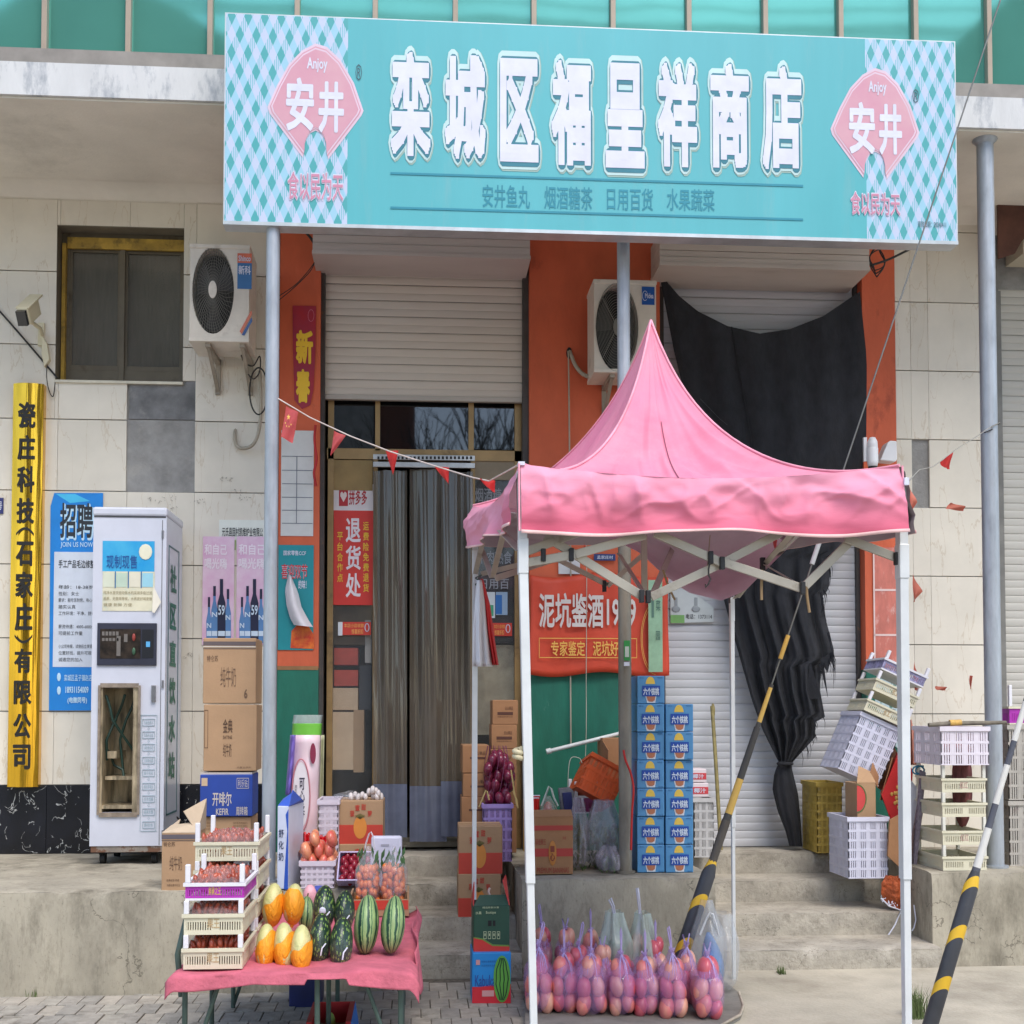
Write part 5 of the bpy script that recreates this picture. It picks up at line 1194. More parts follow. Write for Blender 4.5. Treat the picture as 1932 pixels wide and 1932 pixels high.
def roof(a, b, k):
    def fn(i, j):
        e_ = a.lerp(b, i); t = 1 - j    # j 0 at eave, 1 at apex
        p = e_.lerp(AP, j); ez = e_.z - (.045 if k == 0 else .06) * math.sin(math.pi * i) * (1 - j)
        z = ez + (AP.z - ez) * (1 - t) ** 1.0 if False else ez + (AP.z - ez) * (j ** 2.25 * .8 + j ** 8 * .2)
        z -= .05 * math.sin(math.pi * i) * math.sin(math.pi * j) ** 1.2
        z += .010 * math.sin(i * 11 + j * 5) * math.sin(math.pi * j) * math.sin(math.pi * i) + .006 * math.sin(i * 23 - j * 9) * math.sin(math.pi * j) * math.sin(math.pi * i)
        w_ = math.sin(math.pi * j) * math.sin(math.pi * i) ** .6
        z += w_ * (.030 * noise.noise(Vector((p.x * 5, p.y * 3, k * 7.1))) + .016 * noise.noise(Vector((i * 14 + 3 * j, j * 3, k))) + .016 * max(0, 1 - abs(noise.noise(Vector((i * 7 + 2 * j, j * 2.2, k * 2.7)))) * 2.4) ** 3)
        return Vector((p.x, p.y, z))
    return fn
for k, (a, b) in enumerate(pairs): G().grid(roof(a, b, k), 100, 60).out('roof_panel', pk, can)
hem = M('canopy_hem', (232, 190, 186), .8)
def valance(a, b, k, drop):
    out = Vector((b.y - a.y, a.x - b.x, 0)).normalized()
    def fn(i, j):
        e_ = a.lerp(b, i); s = math.sin(math.pi * i)
        z = e_.z - (.045 if k == 0 else .06) * s - (drop - (.045 if k == 0 else .06) * s * .85 + .012 * math.sin(i * 8.5 + .6) * j) * j
        o = out * (.02 * j + .018 * math.sin(i * 14 + 1) * j + .01 * math.sin(i * 31 - j * 3) * j * j + .016 * math.sin(i * 6 + j * 2.4) * (1 - j) * j * 3)
        rd = 1 - abs(noise.noise(Vector((e_.x * 4 + z * 5, z * 4 - e_.x * 2.5, k * 3.7)))) * 2.2; rd2 = 1 - abs(noise.noise(Vector((e_.x * 9 - z * 9, z * 8 + e_.x * 3, k * 9.7)))) * 2.2
        o += out * (.020 * max(0, rd) ** 3 + .010 * max(0, rd2) ** 3) * math.sin(math.pi * min(1, j * 1.1 + .05))
        nn = noise.noise(Vector((e_.x * 7 + k * 5, e_.y * 3, z * 9))) + .5 * noise.noise(Vector((e_.x * 18, e_.y * 9, z * 24 + k)))
        o += out * (.022 * nn * math.sin(math.pi * min(1, j * 1.3 + .1)))
        if k == 0: o += Vector((.02 * j * i ** 6, 0, .010 * noise.noise(Vector((i * 6, 0, 3.3))) * j))
        if k == 1: o += Vector((.02 * j * (1 - i) ** 6, 0, .014 * noise.noise(Vector((i * 6, 5, 3.3))) * j))
        return Vector((e_.x, e_.y, z)) + o
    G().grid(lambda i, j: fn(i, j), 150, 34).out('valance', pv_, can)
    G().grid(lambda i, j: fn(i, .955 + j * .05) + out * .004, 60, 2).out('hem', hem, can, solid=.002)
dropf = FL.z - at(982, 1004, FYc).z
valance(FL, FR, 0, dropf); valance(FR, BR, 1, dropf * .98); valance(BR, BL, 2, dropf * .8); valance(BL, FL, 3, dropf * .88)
_ft, _fd = FL.z - BASE[can.name].z, FL.z - at(982, 1004, FYc).z
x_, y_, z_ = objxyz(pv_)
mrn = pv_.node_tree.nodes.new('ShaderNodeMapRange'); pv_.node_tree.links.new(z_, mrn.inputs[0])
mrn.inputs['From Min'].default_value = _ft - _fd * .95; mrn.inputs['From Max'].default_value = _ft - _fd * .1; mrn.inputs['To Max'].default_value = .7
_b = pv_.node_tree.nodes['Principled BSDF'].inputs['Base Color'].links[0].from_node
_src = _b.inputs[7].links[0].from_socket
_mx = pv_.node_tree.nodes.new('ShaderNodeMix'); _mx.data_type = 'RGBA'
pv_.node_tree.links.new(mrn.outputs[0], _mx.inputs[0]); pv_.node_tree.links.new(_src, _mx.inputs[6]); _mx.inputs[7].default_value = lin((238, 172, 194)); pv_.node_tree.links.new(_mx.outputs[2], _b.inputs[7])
seam = M('seam_pink', (238, 160, 176), .7); seamd = M('seam_dark', (140, 70, 90), .8)
for a in (FL, FR, BL, BR):
    e2 = G(); P = []
    for s in range(25):
        j = s / 24; p = a.lerp(AP, j); z = a.z + (AP.z - a.z) * (j ** 2.25 * .8 + j ** 8 * .2); P.append(Vector((p.x, p.y, z + .004)))
    e2.tube(P, .0055, 6).out('hip_seam', seam, can)
fn0 = roof(FL, FR, 0)
G().tube([fn0(.455 + .03 * (1 - j / 20), j / 20) + Vector((0, -.004, .003)) for j in range(1, 16)], .0018, 4).out('seam', seamd, can)
for a, o in ((FL, -.006), (FR, .006)): G().tube([Vector((a.x + o, a.y - .012 - .02 * j / 5, a.z - dropf * j / 5)) for j in range(6)], .004, 5).out('corner_seam', seam, can)
G().box(FL.x - .008, FL.x + .014, FYc - .01, FYc + .03, FL.z - .004, FL.z + .008).out('corner_cap', white, can)
G().box(FR.x + .006, FR.x + .022, FYc - .03, FYc - .01, at(1705, 912, FYc).z - .01, at(1705, 912, FYc).z + .015).out('strap', white, can)
# sagging grey lining under the roof
lm = M('grey_lining', (226, 214, 218), .85, var=.08, sc=3, bump=.3, bsc=8)
def interp_(tab, v):
    for (a, x), (b, y) in zip(tab[:-1], tab[1:]):
        if v <= b: return x + (y - x) * max(0, (v - a)) / (b - a)
    return tab[-1][1]
def lin_(i, j):
    pu = 1120 + 490 * i; c = math.sin(math.pi * i)
    vb = interp_([(1120, 1062), (1200, 1090), (1260, 1120), (1300, 1158), (1350, 1195), (1415, 1211), (1460, 1192), (1500, 1152), (1560, 1092), (1610, 1062)], pu) * .9434
    u = pu * .9434; v = 985 + (vb - 985) * j
    p = at(u + 12 * math.sin(j * 3), v, -2.35); p.y += .25 * math.sin(math.pi * j) * c - .25 * j; return p
G().grid(lin_, 40, 16).out('sagging_lining', lm, can)
# legs and truss
fw = M('frame_white', (214, 216, 216), .35, metal=.1, var=.05, dirt=(150, 144, 134), dsc=9, dth=.64, dw=.1, damt=.5)
fgm = M('frame_alloy', (176, 168, 154), .4, metal=.35, var=.08, dirt=(120, 104, 84), dsc=8, dth=.6)
blk_j = M('joint_plastic', (30, 30, 32), .5)
legs = {}
for nm, u, v, Y, w_ in (('FL', 983, 1050, FYc + .03, .030), ('FR', 1702, 1060, FYc + .05, .030), ('BL', 897, 1060, BYc + .0, .026), ('BR', 1381, 1150, BYc + .0, .020)):
    p = at(u, v, Y); g = G(); hw = w_ / 2
    if nm == 'FL': top, low = p.x, at(1008, 1932, Y).x
    elif nm == 'FR': top, low = p.x, at(1711, 1932, Y).x
    elif nm == 'BL': top, low = p.x, at(894, 1840, Y).x
    else: top, low = p.x, at(1384, 1745, Y).x
    zt_ = FL.z - .02 if 'F' in nm else BL.z - .02
    zb = 0
    vs = []
    zm = p.z * .42
    def lx_(z): 
        zz = (zt_ - z) / (zt_ - .2); return top + (low - top) * zz
    for (za, zb2, h, nm2) in ((zb, zm, hw * .8, 'lower_leg'), (zm - .01, zt_, hw, 'leg')):
        g = G(); a0, a1 = lx_(za), lx_(zb2)
        g.add([(a0 - h, Y - h * 1.5, za), (a0 + h, Y - h * 1.5, za), (a0 + h, Y + h * 1.5, za), (a0 - h, Y + h * 1.5, za), (a1 - h, Y - h * 1.5, zb2), (a1 + h, Y - h * 1.5, zb2), (a1 + h, Y + h * 1.5, zb2), (a1 - h, Y + h * 1.5, zb2)],
              [(0, 3, 2, 1), (4, 5, 6, 7), (0, 1, 5, 4), (1, 2, 6, 5), (2, 3, 7, 6), (3, 0, 4, 7)])
        g.out(nm2, fw, can, bevel=.002)
    G().box(low - hw * 1.8, low + hw * 1.8, Y - hw * 3, Y + hw * 3, 0, .006).out('foot_plate', fw, can)
    zc = p.z
    G().box(lx_(zc) - hw * 1.15, lx_(zc) + hw * 1.15, Y - hw * 1.7, Y + hw * 1.7, zc - .06, zc + .06).out('slider', fw, can, bevel=.003)
    legs[nm] = (p.x, Y, zc, zt_)
Yt = FYc + .06
def Q(a, b): return q(a, b)
segs = [((1045, 1106), (1210, 1045)), ((1045, 1127), (1150, 1109)), ((1090, 1072), (1285, 1193)), ((1150, 1109), (1290, 1070)), ((1302, 1194), (1445, 1126)), ((1309, 1066), (1445, 1126)), ((1445, 1126), (1560, 1066)), ((1440, 1122), (1604, 1177)), ((1610, 1172), (1697, 1086)), ((1690, 1076), (1797, 1117))]
for k, (a, b) in enumerate(segs):
    g = G(); yy = Yt + (.0 if k % 2 else .022) + k * .0013; g.bar(at(*q(*a), yy), at(*q(*b), yy), .014, .030); g.out('truss_bar', fgm, can, bevel=.0015)
for c in ((1143, 1109), (1284, 1192), (1297, 1193), (1422, 1115), (1445, 1126), (1606, 1176), (1795, 1117), (1087, 1110)):
    p = at(*q(*c), Yt - .012); G().box(p.x - .008, p.x + .008, p.y - .006, p.y + .02, p.z - .022, p.z + .022).out('joint', blk_j, can, bevel=.002)
# left side, back and centre members
def w3(a, b, Ya, Yb, w_=.016, h=.024):
    g = G(); g.bar(at(*q(*a), Ya), at(*q(*b), Yb), w_, h); g.out('truss_bar', fgm, can)
w3((1038, 1100), (1000, 1060), FYc + .05, -3.1); w3((957, 1080), (984, 1155), BYc, -2.2); w3((1008, 1062), (985, 1155), -3.0, -2.3); w3((950, 1150), (965, 1085), BYc, -2.0)
w3((990, 1157), (1150, 1105), -2.9, -2.5); w3((962, 1148), (1130, 1108), BYc, BYc); w3((1118, 1120), (1215, 1170), BYc, BYc); w3((1215, 1172), (1285, 1110), BYc, BYc)
w3((1238, 1108), (1290, 1190), -2.2, FYc + .1); w3((1288, 1070), (1289, 1190), -2.7, -2.7); w3((1345, 1098), (1305, 1190), -2.2, FYc + .1)
w3((1468, 1198), (1600, 1066), BYc, -2.9); w3((1530, 1130), (1600, 1170), -2.6, -3.3); w3((1530, 1128), (1585, 1066), -2.6, -2.9); w3((1475, 1195), (1548, 1100), BYc, -2.2)
for c, yy in (((1087, 1110), -2.5), ((1209, 1172), BYc), ((1526, 1128), -2.6), ((1463, 1195), BYc)): p = at(*q(*c), yy - .01); G().box(p.x - .009, p.x + .009, p.y - .006, p.y + .02, p.z - .028, p.z + .028).out('joint', blk_j, can)
# S-hook in the middle
g = G(); P = [at(*q(a, b), Yt - .02) for a, b in ((1421, 1120), (1417, 1138), (1417, 1150), (1421, 1158), (1417, 1168), (1411, 1175), (1411, 1168))]; g.tube(P, .003, 6); g.out('hook', blackc, None, label='small black S-hook hanging from the middle of the canopy truss', cat='hook')
for k, pts in enumerate((((1420, 1070), (1417, 1110), (1413, 1150)), ((1613, 1165), (1614, 1190), (1619, 1225)), ((1326, 1140), (1338, 1175), (1350, 1200)), ((1524, 1140), (1523, 1175), (1523, 1200)))):
    cable(('thin string hanging above the canopy hook', 'frayed tan rope tied to the right of the canopy truss', 'brown rope tail hanging right of the centre of the canopy', 'brown ribbon hanging before the black cloth')[k], [at(*q(a, b), Yt + .3 if k == 2 else Yt + .03) for a, b in pts], (.0015, .005, .004, .005)[k], M('rope', (150, 124, 90), .8), 'rope', 'rope')
cable('pale brown tape wound on the front left canopy leg', [at(*q(1036 + 7 * math.cos(t), 1497 + t * 1.6), FYc + .03 + .028 * math.sin(t)) for t in [k * .5 for k in range(26)]], .009, M('old_tape', (196, 184, 150), .5), 'tape', 'tape')

# plastic bag on the rear left leg: white and red carrier
def bagmesh(g, c, w_, d, h, seed=0, wr=.06, n=22, k=14, neck=.12, tilt=0):
    rr = random.Random(seed); ph = [rr.uniform(0, 6) for _ in range(4)]
    def fn(i, j):
        a = 2 * math.pi * i; t = j
        r = (.82 + .25 * math.sin(math.pi * min(1, t * 1.15)) if t < .62 else neck + (1.05 - neck) * max(0, (1 - (t - .62) / .38)) ** 1.3)
        if t < .1: r *= .55 + 4.5 * t
        r *= 1 + wr * math.sin(a * 5 + ph[0] + t * 3) * (.4 + t) + wr * .6 * math.sin(a * 9 + ph[1])
        return Vector((c[0] + w_ / 2 * r * math.cos(a) + tilt * t, c[1] + d / 2 * r * math.sin(a), c[2] + h * t))
    g.grid(fn, n, k, closed=True); return g
def film(name, c, alpha=.35, rough=.12): return M(name, c, rough, alpha=alpha, var=.12, sc=22, spec=.9, bump=.5, bsc=30, st=(1, 1, .35))
wb_m = M('bag_white', (222, 222, 226), .5, var=.06, sc=6, bump=.5, bsc=14, st=(1, 1, .3)); rb_m = M('bag_red', (206, 40, 44), .5, var=.1, sc=6, bump=.5, bsc=14, st=(1, 1, .3))
t = thing('carrier_bag', 'white and red plastic carrier bag tied to the rear left canopy leg', 'plastic bag', at(*q(965, 1335), BYc - .15))
def drape(pts, Y, dep, m_, name, nn=10):
    """pts rows of (uL,uR,v) in 2048 px"""
    n = len(pts) - 1
    def fn(i, j):
        k = min(int(j * n), n - 1); f = j * n - k; a, b = pts[k], pts[k + 1]
        ul, ur, v = a[0] + (b[0] - a[0]) * f, a[1] + (b[1] - a[1]) * f, a[2] + (b[2] - a[2]) * f
        return at(*q(ul + (ur - ul) * i, v), Y - dep * math.sin(math.pi * i) - dep * .4 * math.sin(i * 16 + j * 2) * j)
    return G().grid(fn, nn * 2, 20).out(name, m_, t, solid=.002)
drape([(954, 964, 1160), (950, 970, 1200), (946, 976, 1260), (945, 985, 1333)], BYc - .08, .06, wb_m, 'white_bag')
drape([(961, 966, 1158), (966, 980, 1210), (972, 988, 1270), (985, 997, 1330)], BYc - .05, .04, rb_m, 'red_bag')
cable('dark green wire twisted round the top of the rear left canopy leg', [at(*q(957 + 6 * math.cos(t), 1150 + t * 2), BYc - .05 + .02 * math.sin(t)) for t in [k * .7 for k in range(16)]], .003, M('green_wire', (40, 66, 50), .5), 'wire', 'wire')

# ================================================================ folding table with pink cloth
TZ = .42
tb = thing('folding_table', 'low green steel folding table in front of the left platform', 'table', (-.83, -2.6, 0))
tg = M('green_steel', (70, 88, 80), .5, metal=.2, var=.15, dirt=(96, 70, 50), dsc=10, dth=.58)
tx0, tx1, ty0, ty1 = at(336, 1830, -3.32).x, at(772, 1835, -3.32).x, -3.32, -2.0
G().box(tx0, tx1, ty0, ty1, TZ - .028, TZ - .006).out('tabletop', tg, tb, bevel=.004)
for y in (ty0 + .03, (ty0 + ty1) / 2, ty1 - .03):
    for x, s in ((tx0 + .02, 1), ((tx0 + tx1) / 2 + .08, 1), (tx1 - .03, -1)): G().tube([(x, y, 0), (x, y, TZ - .03)], .010, 8).out('leg', tg, tb)
for y in (ty0 + .03, ty1 - .03):
    G().tube([(tx0 + .02, y + .01, .02), (tx0 + .14, y + .01, TZ - .04)], .008, 8).out('brace', tg, tb); G().tube([(tx1 - .03, y + .01, .02), (tx1 - .16, y + .01, TZ - .04)], .008, 8).out('brace', tg, tb)
G().tube([(tx0 - .005, ty0 + .1, TZ - .1), (tx0 - .02, ty0 + .1, TZ + .05), (tx0 + .005, ty0 + .12, TZ + .17), (tx0 + .04, ty0 + .2, TZ + .19), (tx0 + .04, ty1 - .2, TZ + .19)], .011, 8).out('end_hoop', tg, tb)
cl = M('pink_cloth', (196, 100, 116), .9, var=.12, sc=9, bump=.5, bsc=60, dirt=(170, 78, 96), dsc=5, dth=.55, damt=.5)
def cloth(i, j):
    x = tx0 - .04 + (tx1 - tx0 + .075) * i; s = j
    if s < .22:
        d = (.22 - s) / .22; h = .030 + .026 * math.sin(i * 2.6 + 1.9) ** 2 + .010 * abs(math.sin(i * 9)); y = ty0 - .02 - .012 * d - .008 * math.sin(i * 21); z = TZ - h * d
        if .55 < i < .72: z += .02 * d
    else: y = ty0 - .02 + (ty1 - ty0 + .05) * (s - .22) / .78; z = TZ + .004 * math.sin(i * 15 + s * 9)
    e_ = max(0, (i - .955) / .045); w_ = max(0, (.04 - i) / .04)
    z += .03 * e_ * max(0, s - .3) - .05 * e_ ** 2 * (1 - s) - .03 * w_ ** 2
    return Vector((x, y, z))
o = G().grid(cloth, 90, 36).out('table_cloth', cl, None, solid=.004)
tag(o, 'worn pink cloth spread over the low folding table', 'cloth')
o2 = G().grid(lambda i, j: Vector((tx1 + .02 + .012 * math.sin(j * 9) + .02 * i, ty0 + .2 + (ty1 - ty0 - .15) * j, TZ + .03 - .17 * i * (.6 + .4 * math.sin(j * 4 + 1)))), 8, 30)
o2 = o2.out('cloth_fold', cl, o, solid=.004)

# fruit helpers
def mat_fruit(nm, c, c2, sc=14, rough=.3, st=(1, 1, .4)): return M(nm, c, rough, col2=c2, sc=sc, var=.1, st=st, coat=.3)
jj = mat_fruit('russet_fruit', (196, 96, 66), (128, 44, 32), 30)
# stacked white fruit trays -----------------------------------------
twm = M('tray_cream', (214, 208, 182), .5, var=.05, dirt=(176, 164, 130), dsc=6, dth=.55, damt=.5)
tww = M('tray_white', (224, 222, 226), .45, var=.04)
tpp = M('tray_purple', (176, 52, 172), .45, var=.08)
def tray(lab, x0, x1, y0, y1, z0, hh, post, m_, mside, group, fruit=True, mpost=None, seed=1, slots=True, flm=None, mk=None, text='果王'):
    t = thing('fruit_tray', lab, 'fruit tray', ((x0 + x1) / 2, y0, z0), group)
    e_ = .007
    g = G(); g.box(x0, x1, y0, y1, z0, z0 + .008)
    g.box(x0 - e_, x1 + e_, y0 - e_, y0 + .006, z0 + hh - .012, z0 + hh).box(x0 - e_, x1 + e_, y1 - .006, y1 + e_, z0 + hh - .012, z0 + hh).box(x0 - e_, x0 + .006, y0 + .006, y1 - .006, z0 + hh - .012, z0 + hh).box(x1 - .006, x1 + e_, y0 + .006, y1 - .006, z0 + hh - .012, z0 + hh)
    g.out('base', m_, t)
    for (a, b, c, d_, nm) in ((x0, x1, y0, y0 + .005, 0), (x0, x1, y1 - .005, y1, 0), (x0, x0 + .005, y0 + .005, y1 - .005, 1), (x1 - .005, x1, y0 + .005, y1 - .005, 1)):
        g = G(); L = (b - a) if nm == 0 else (d_ - c); n = 24
        g.box(a, b, c, d_, z0 + .008, z0 + .016); g.box(a, b, c, d_, z0 + hh * .62, z0 + hh - .012)
        for k in range(n + 1):
            s0 = L * k / n; wdt = L / n * .55
            if k in (0, n): wdt = L / n * .9
            if n * .42 < k < n * .58: wdt = L / n * 1.01
            s1 = min(s0 + wdt, L)
            if s1 - s0 < .0005: continue
            if nm == 0: g.box(a + s0, a + s1, c, d_, z0 + .016, z0 + hh * .62)
            else: g.box(a, b, c + s0, c + s1, z0 + .016, z0 + hh * .62)
        o = g.out('slotted_side', mside, t); 
    for px_ in (x0 + .008, x1 - .008):
        for py_ in (y0 + .008, y1 - .01):
            G().box(px_ - .009, px_ + .009, py_ - .010, py_ + .012, z0 + hh, z0 + hh + post).out('post', mpost or tww, t, bevel=.003)
    if text: g = G(); lx(g, text, (x0 + x1) / 2 - .022, (x0 + x1) / 2 + .022, z0 + hh * .3, z0 + hh * .78, y0 - .001, .012); g.out('lettering', mk or flat((186, 160, 120)), t)
    if fruit:
        rr = random.Random(seed); g = G()
        nx, ny = 9, 6
        for a in range(nx):
            for b in range(ny):
                cx = x0 + .018 + (x1 - x0 - .036) * (a + .5 + rr.uniform(-.2, .2)) / nx; cy = y0 + .02 + (y1 - y0 - .04) * (b + .5 + rr.uniform(-.2, .2)) / ny
                for lv in range(2):
                    rz = rr.uniform(.020, .027)
                    g.ell((cx + rr.uniform(-.006, .006), cy, z0 + hh * .72 + .024 * lv + rr.uniform(-.004, .006)), .0105, .016, rz, 7, 5, M4=Matrix.Rotation(rr.uniform(-.5, .5), 3, 'Y'))
        g.out('fruit', jj, t, kind='stuff')
        if flm:
            G().grid(lambda i, j: Vector((x0 + .01 + (x1 - x0 - .02) * i, y0 + .004 + (y1 - y0 - .01) * j, z0 + hh + .035 * math.sin(math.pi * i) ** .5 * math.sin(math.pi * j) ** .4 + .003 * math.sin(i * 30 + j * 17))), 14, 10).out('film_cover', flm, t)
    return t
clearf = film('clear_film', (226, 220, 224), .16, .06)
fx0, fx1 = at(344, 1800, -3.30).x, at(456, 1800, -3.30).x
th = .074; pp_ = .122 - th
z = TZ + .008
FT = 'stacked fruit trays on the left of the pink table'
tray('cream fruit tray at the bottom of the front tray stack', fx0, fx1, -3.28, -2.9, z, th, pp_, twm, twm, FT, seed=1, flm=None)
tray('cream fruit tray in the middle of the front tray stack', fx0, fx1, -3.275, -2.9, z + .122, th, pp_, twm, twm, FT, seed=2, flm=clearf)
tray('purple fruit tray with tall white posts on top of the front tray stack', fx0 + .003, fx1 + .003, -3.27, -2.895, z + .244, th * .85, .066, tww, tpp, FT, seed=3, flm=clearf, mk=flat((210, 170, 90)), text='鲜果之王')
rx0, rx1 = fx0 - .035, fx1 - .0
for k in range(4):
    tray('cream fruit tray, %s of the rear tray stack on the pink table' % ('bottom', 'second', 'third', 'topmost')[k], rx0, rx1, -2.83, -2.42, z + .112 * k, th, (.112 - th) if k < 3 else .075, twm, twm, FT, seed=5 + k, flm=clearf if k == 3 else None)
G().prism([at(*q(*p), -2.78) for p in ((467, 1722), (494, 1717), (496, 1735), (466, 1738))][::-1], (0, .1, .0)).out('paper_note', white, label='crumpled white paper lying on the topmost rear fruit tray', cat='paper', bevel=.004)

# melons --------------------------------------------------------------
wm = M('watermelon', (146, 172, 112), .5, var=.14, sc=16, coat=.08, dirt=(176, 176, 128), dsc=9, dth=.6, damt=.4)
def stripes(m_, freq, dark_c, thr, wob=.35, wsc=18, axis='ang'):
    n, L = m_.node_tree.nodes, m_.node_tree.links
    x_, y_, z_ = objxyz(m_)
    xs_ = math_node(m_, 'DIVIDE', x_, .5625)
    ang = math_node(m_, 'ARCTAN2', y_, xs_)
    nz = n.new('ShaderNodeTexNoise'); nz.inputs['Scale'].default_value = wsc; nz.inputs['Detail'].default_value = 4
    tc = n.new('ShaderNodeTexCoord'); L.new(tc.outputs['Object'], nz.inputs['Vector'])
    w_ = math_node(m_, 'MULTIPLY', math_node(m_, 'SUBTRACT', nz.outputs[0], .5), wob * 6)
    s = math_node(m_, 'SINE', math_node(m_, 'ADD', math_node(m_, 'MULTIPLY', ang, freq), w_))
    overlay(m_, math_node(m_, 'GREATER_THAN', s, thr), dark_c)
stripes(wm, 8, (30, 64, 46), .66, .55, 30)
stripes(wm, 16, (60, 104, 66), .8, .5, 44)
dm = M('dark_melon', (26, 52, 38), .4, var=.25, sc=14, coat=.15)
n, L = dm.node_tree.nodes, dm.node_tree.links
vo = n.new('ShaderNodeTexVoronoi'); vo.inputs['Scale'].default_value = 1.0
mp = n.new('ShaderNodeMapping'); mp.inputs['Scale'].default_value = (120, 70, 42); tc = n.new('ShaderNodeTexCoord')
L.new(tc.outputs['Object'], mp.inputs[0]); L.new(mp.outputs[0], vo.inputs['Vector'])
overlay(dm, math_node(dm, 'LESS_THAN', vo.outputs['Distance'], .34), (120, 150, 70))
ym = M('pale_melon', (220, 208, 150), .5, var=.08, sc=20, bump=.4, bsc=90, col2=(186, 188, 126))
om = M('orange_net', (240, 158, 30), .55, var=.12, sc=30, bump=.6, bsc=60, st=(2, 2, .6))
def melon(kind, lab, u, v, Y, rx, rz, lean=0, yaw_=0, grp=None, flip=1, zmin=None):
    p = at(*q(u, v), Y); 
    t = thing({'w': 'watermelon', 'd': 'dark_melon', 'y': 'netted_melon'}[kind], lab, 'melon', p, grp)
    BASE[t.name] = Vector((0, 0, 0))
    g = G(); ry = rx / .5625 * .95
    g.ell((0, 0, 0), rx, ry, rz, 24, 16, pear=-.06)
    sd_ = u * .13
    g.v = [p_ * (1 + .035 * noise.noise(p_ * 14 + Vector((sd_, 0, 0)))) + Vector((.05 * p_.z * math.sin(sd_), .0, 0)) for p_ in g.v]
    if kind == 'w': g.out('rind', wm, t); G().tube([(0, 0, rz * .98), (.002, 0, rz + .012)], .003, 6).out('stem', M('stem', (90, 90, 50), .8), t)
    elif kind == 'd':
        g.out('rind', dm, t)
        G().ell((0, 0, -.1 * rz), rx * 1.02, ry * 1.02, rz * 1.0, 20, 12, pear=-.06).out('film_wrap', film('melon_film', (150, 170, 160), .12, .05), t)
        G().tube([(.2 * rx, -ry * .9, -rz * .75), (.3 * rx, -ry * 1.02, -rz * .5), (.6 * rx, -ry * .9, -rz * .3)], .003, 5).out('tie', white, t)
    else:
        g.out('rind', ym, t)
        def cup(i, j):
            a = 2 * math.pi * i; lim = -.16 + .66 * (.5 + .5 * math.sin(a + 1.2 + flip)) ** 1.5 + .04 * math.sin(a * 5); ph = -math.pi / 2 + (math.pi / 2 + lim * 1.4) * j
            r = math.cos(ph) * 1.09 * (1 + .06 * math.sin(ph)) * (1 + .03 * math.sin(a * 7 + 3)); r = max(r, .04)
            return Vector((rx * r * math.cos(a), ry * r * math.sin(a), rz * 1.04 * math.sin(ph) - (.012 if j < .05 else 0)))
        G().grid(cup, 26, 14, closed=True).out('net_sleeve', om, t)
        G().tube([(0, 0, -rz * .98), (-.006, -.01, -rz * 1.1)], [.012, .006], 7, sx=.6).out('net_tail', om, t)
    t.rotation_euler = (lean, yaw_ * .06, yaw_ * .06)
    return t
YG, DG, WG = 'orange-netted pale melons on the pink table', 'dark green film-wrapped melons on the pink table', 'striped watermelons on the pink table'
melon('y', 'pale melon half in an orange net, left one of the upper row', 546, 1809, -2.72, .041, .086, -.35, 0, YG, 0)
melon('y', 'melon almost wholly in an orange net, right one of the upper row', 587, 1808, -2.72, .041, .082, -.3, .4, YG, 2)
melon('y', 'orange-netted melon at the left end of the lower row', 532, 1893, -3.12, .037, .085, -.45, .2, YG, .6)
melon('y', 'orange-netted melon in the middle of the lower row', 569, 1892, -3.13, .039, .089, -.45, -.2, YG, .2)
melon('y', 'orange-netted melon at the right of the lower row beside the dark melons', 603, 1898, -3.16, .038, .09, -.4, -.4, YG, -.4)
melon('d', 'dark green wrapped melon with a white sticker, upper left of its group', 648, 1815, -2.66, .046, .092, -.3, .2, DG)
melon('d', 'dark green wrapped melon, upper right of its group', 689, 1823, -2.66, .042, .088, -.3, -.4, DG)
melon('d', 'dark green wrapped melon, lower left of its group with a twisted film end', 640, 1878, -3.05, .044, .098, -.35, .1, DG)
melon('d', 'dark green wrapped melon, lower right of its group', 683, 1886, -3.1, .043, .098, -.35, -.1, DG)
melon('w', 'striped watermelon beside the dark melons', 733, 1849, -2.98, .048, .114, -.3, .3, WG)
melon('w', 'striped watermelon at the right end of the pink table', 786, 1849, -2.98, .046, .110, -.4, 1.1, WG)
melon('w', 'green melon tucked behind the orange netted ones', 613, 1828, -2.45, .036, .075, -.2, .8, None)
p = at(*q(645, 1822), -2.78); G().ell(p, .014, .004, .016, 12, 6).out('sticker', white, label='round white sticker on the upper left dark melon', cat='sticker')

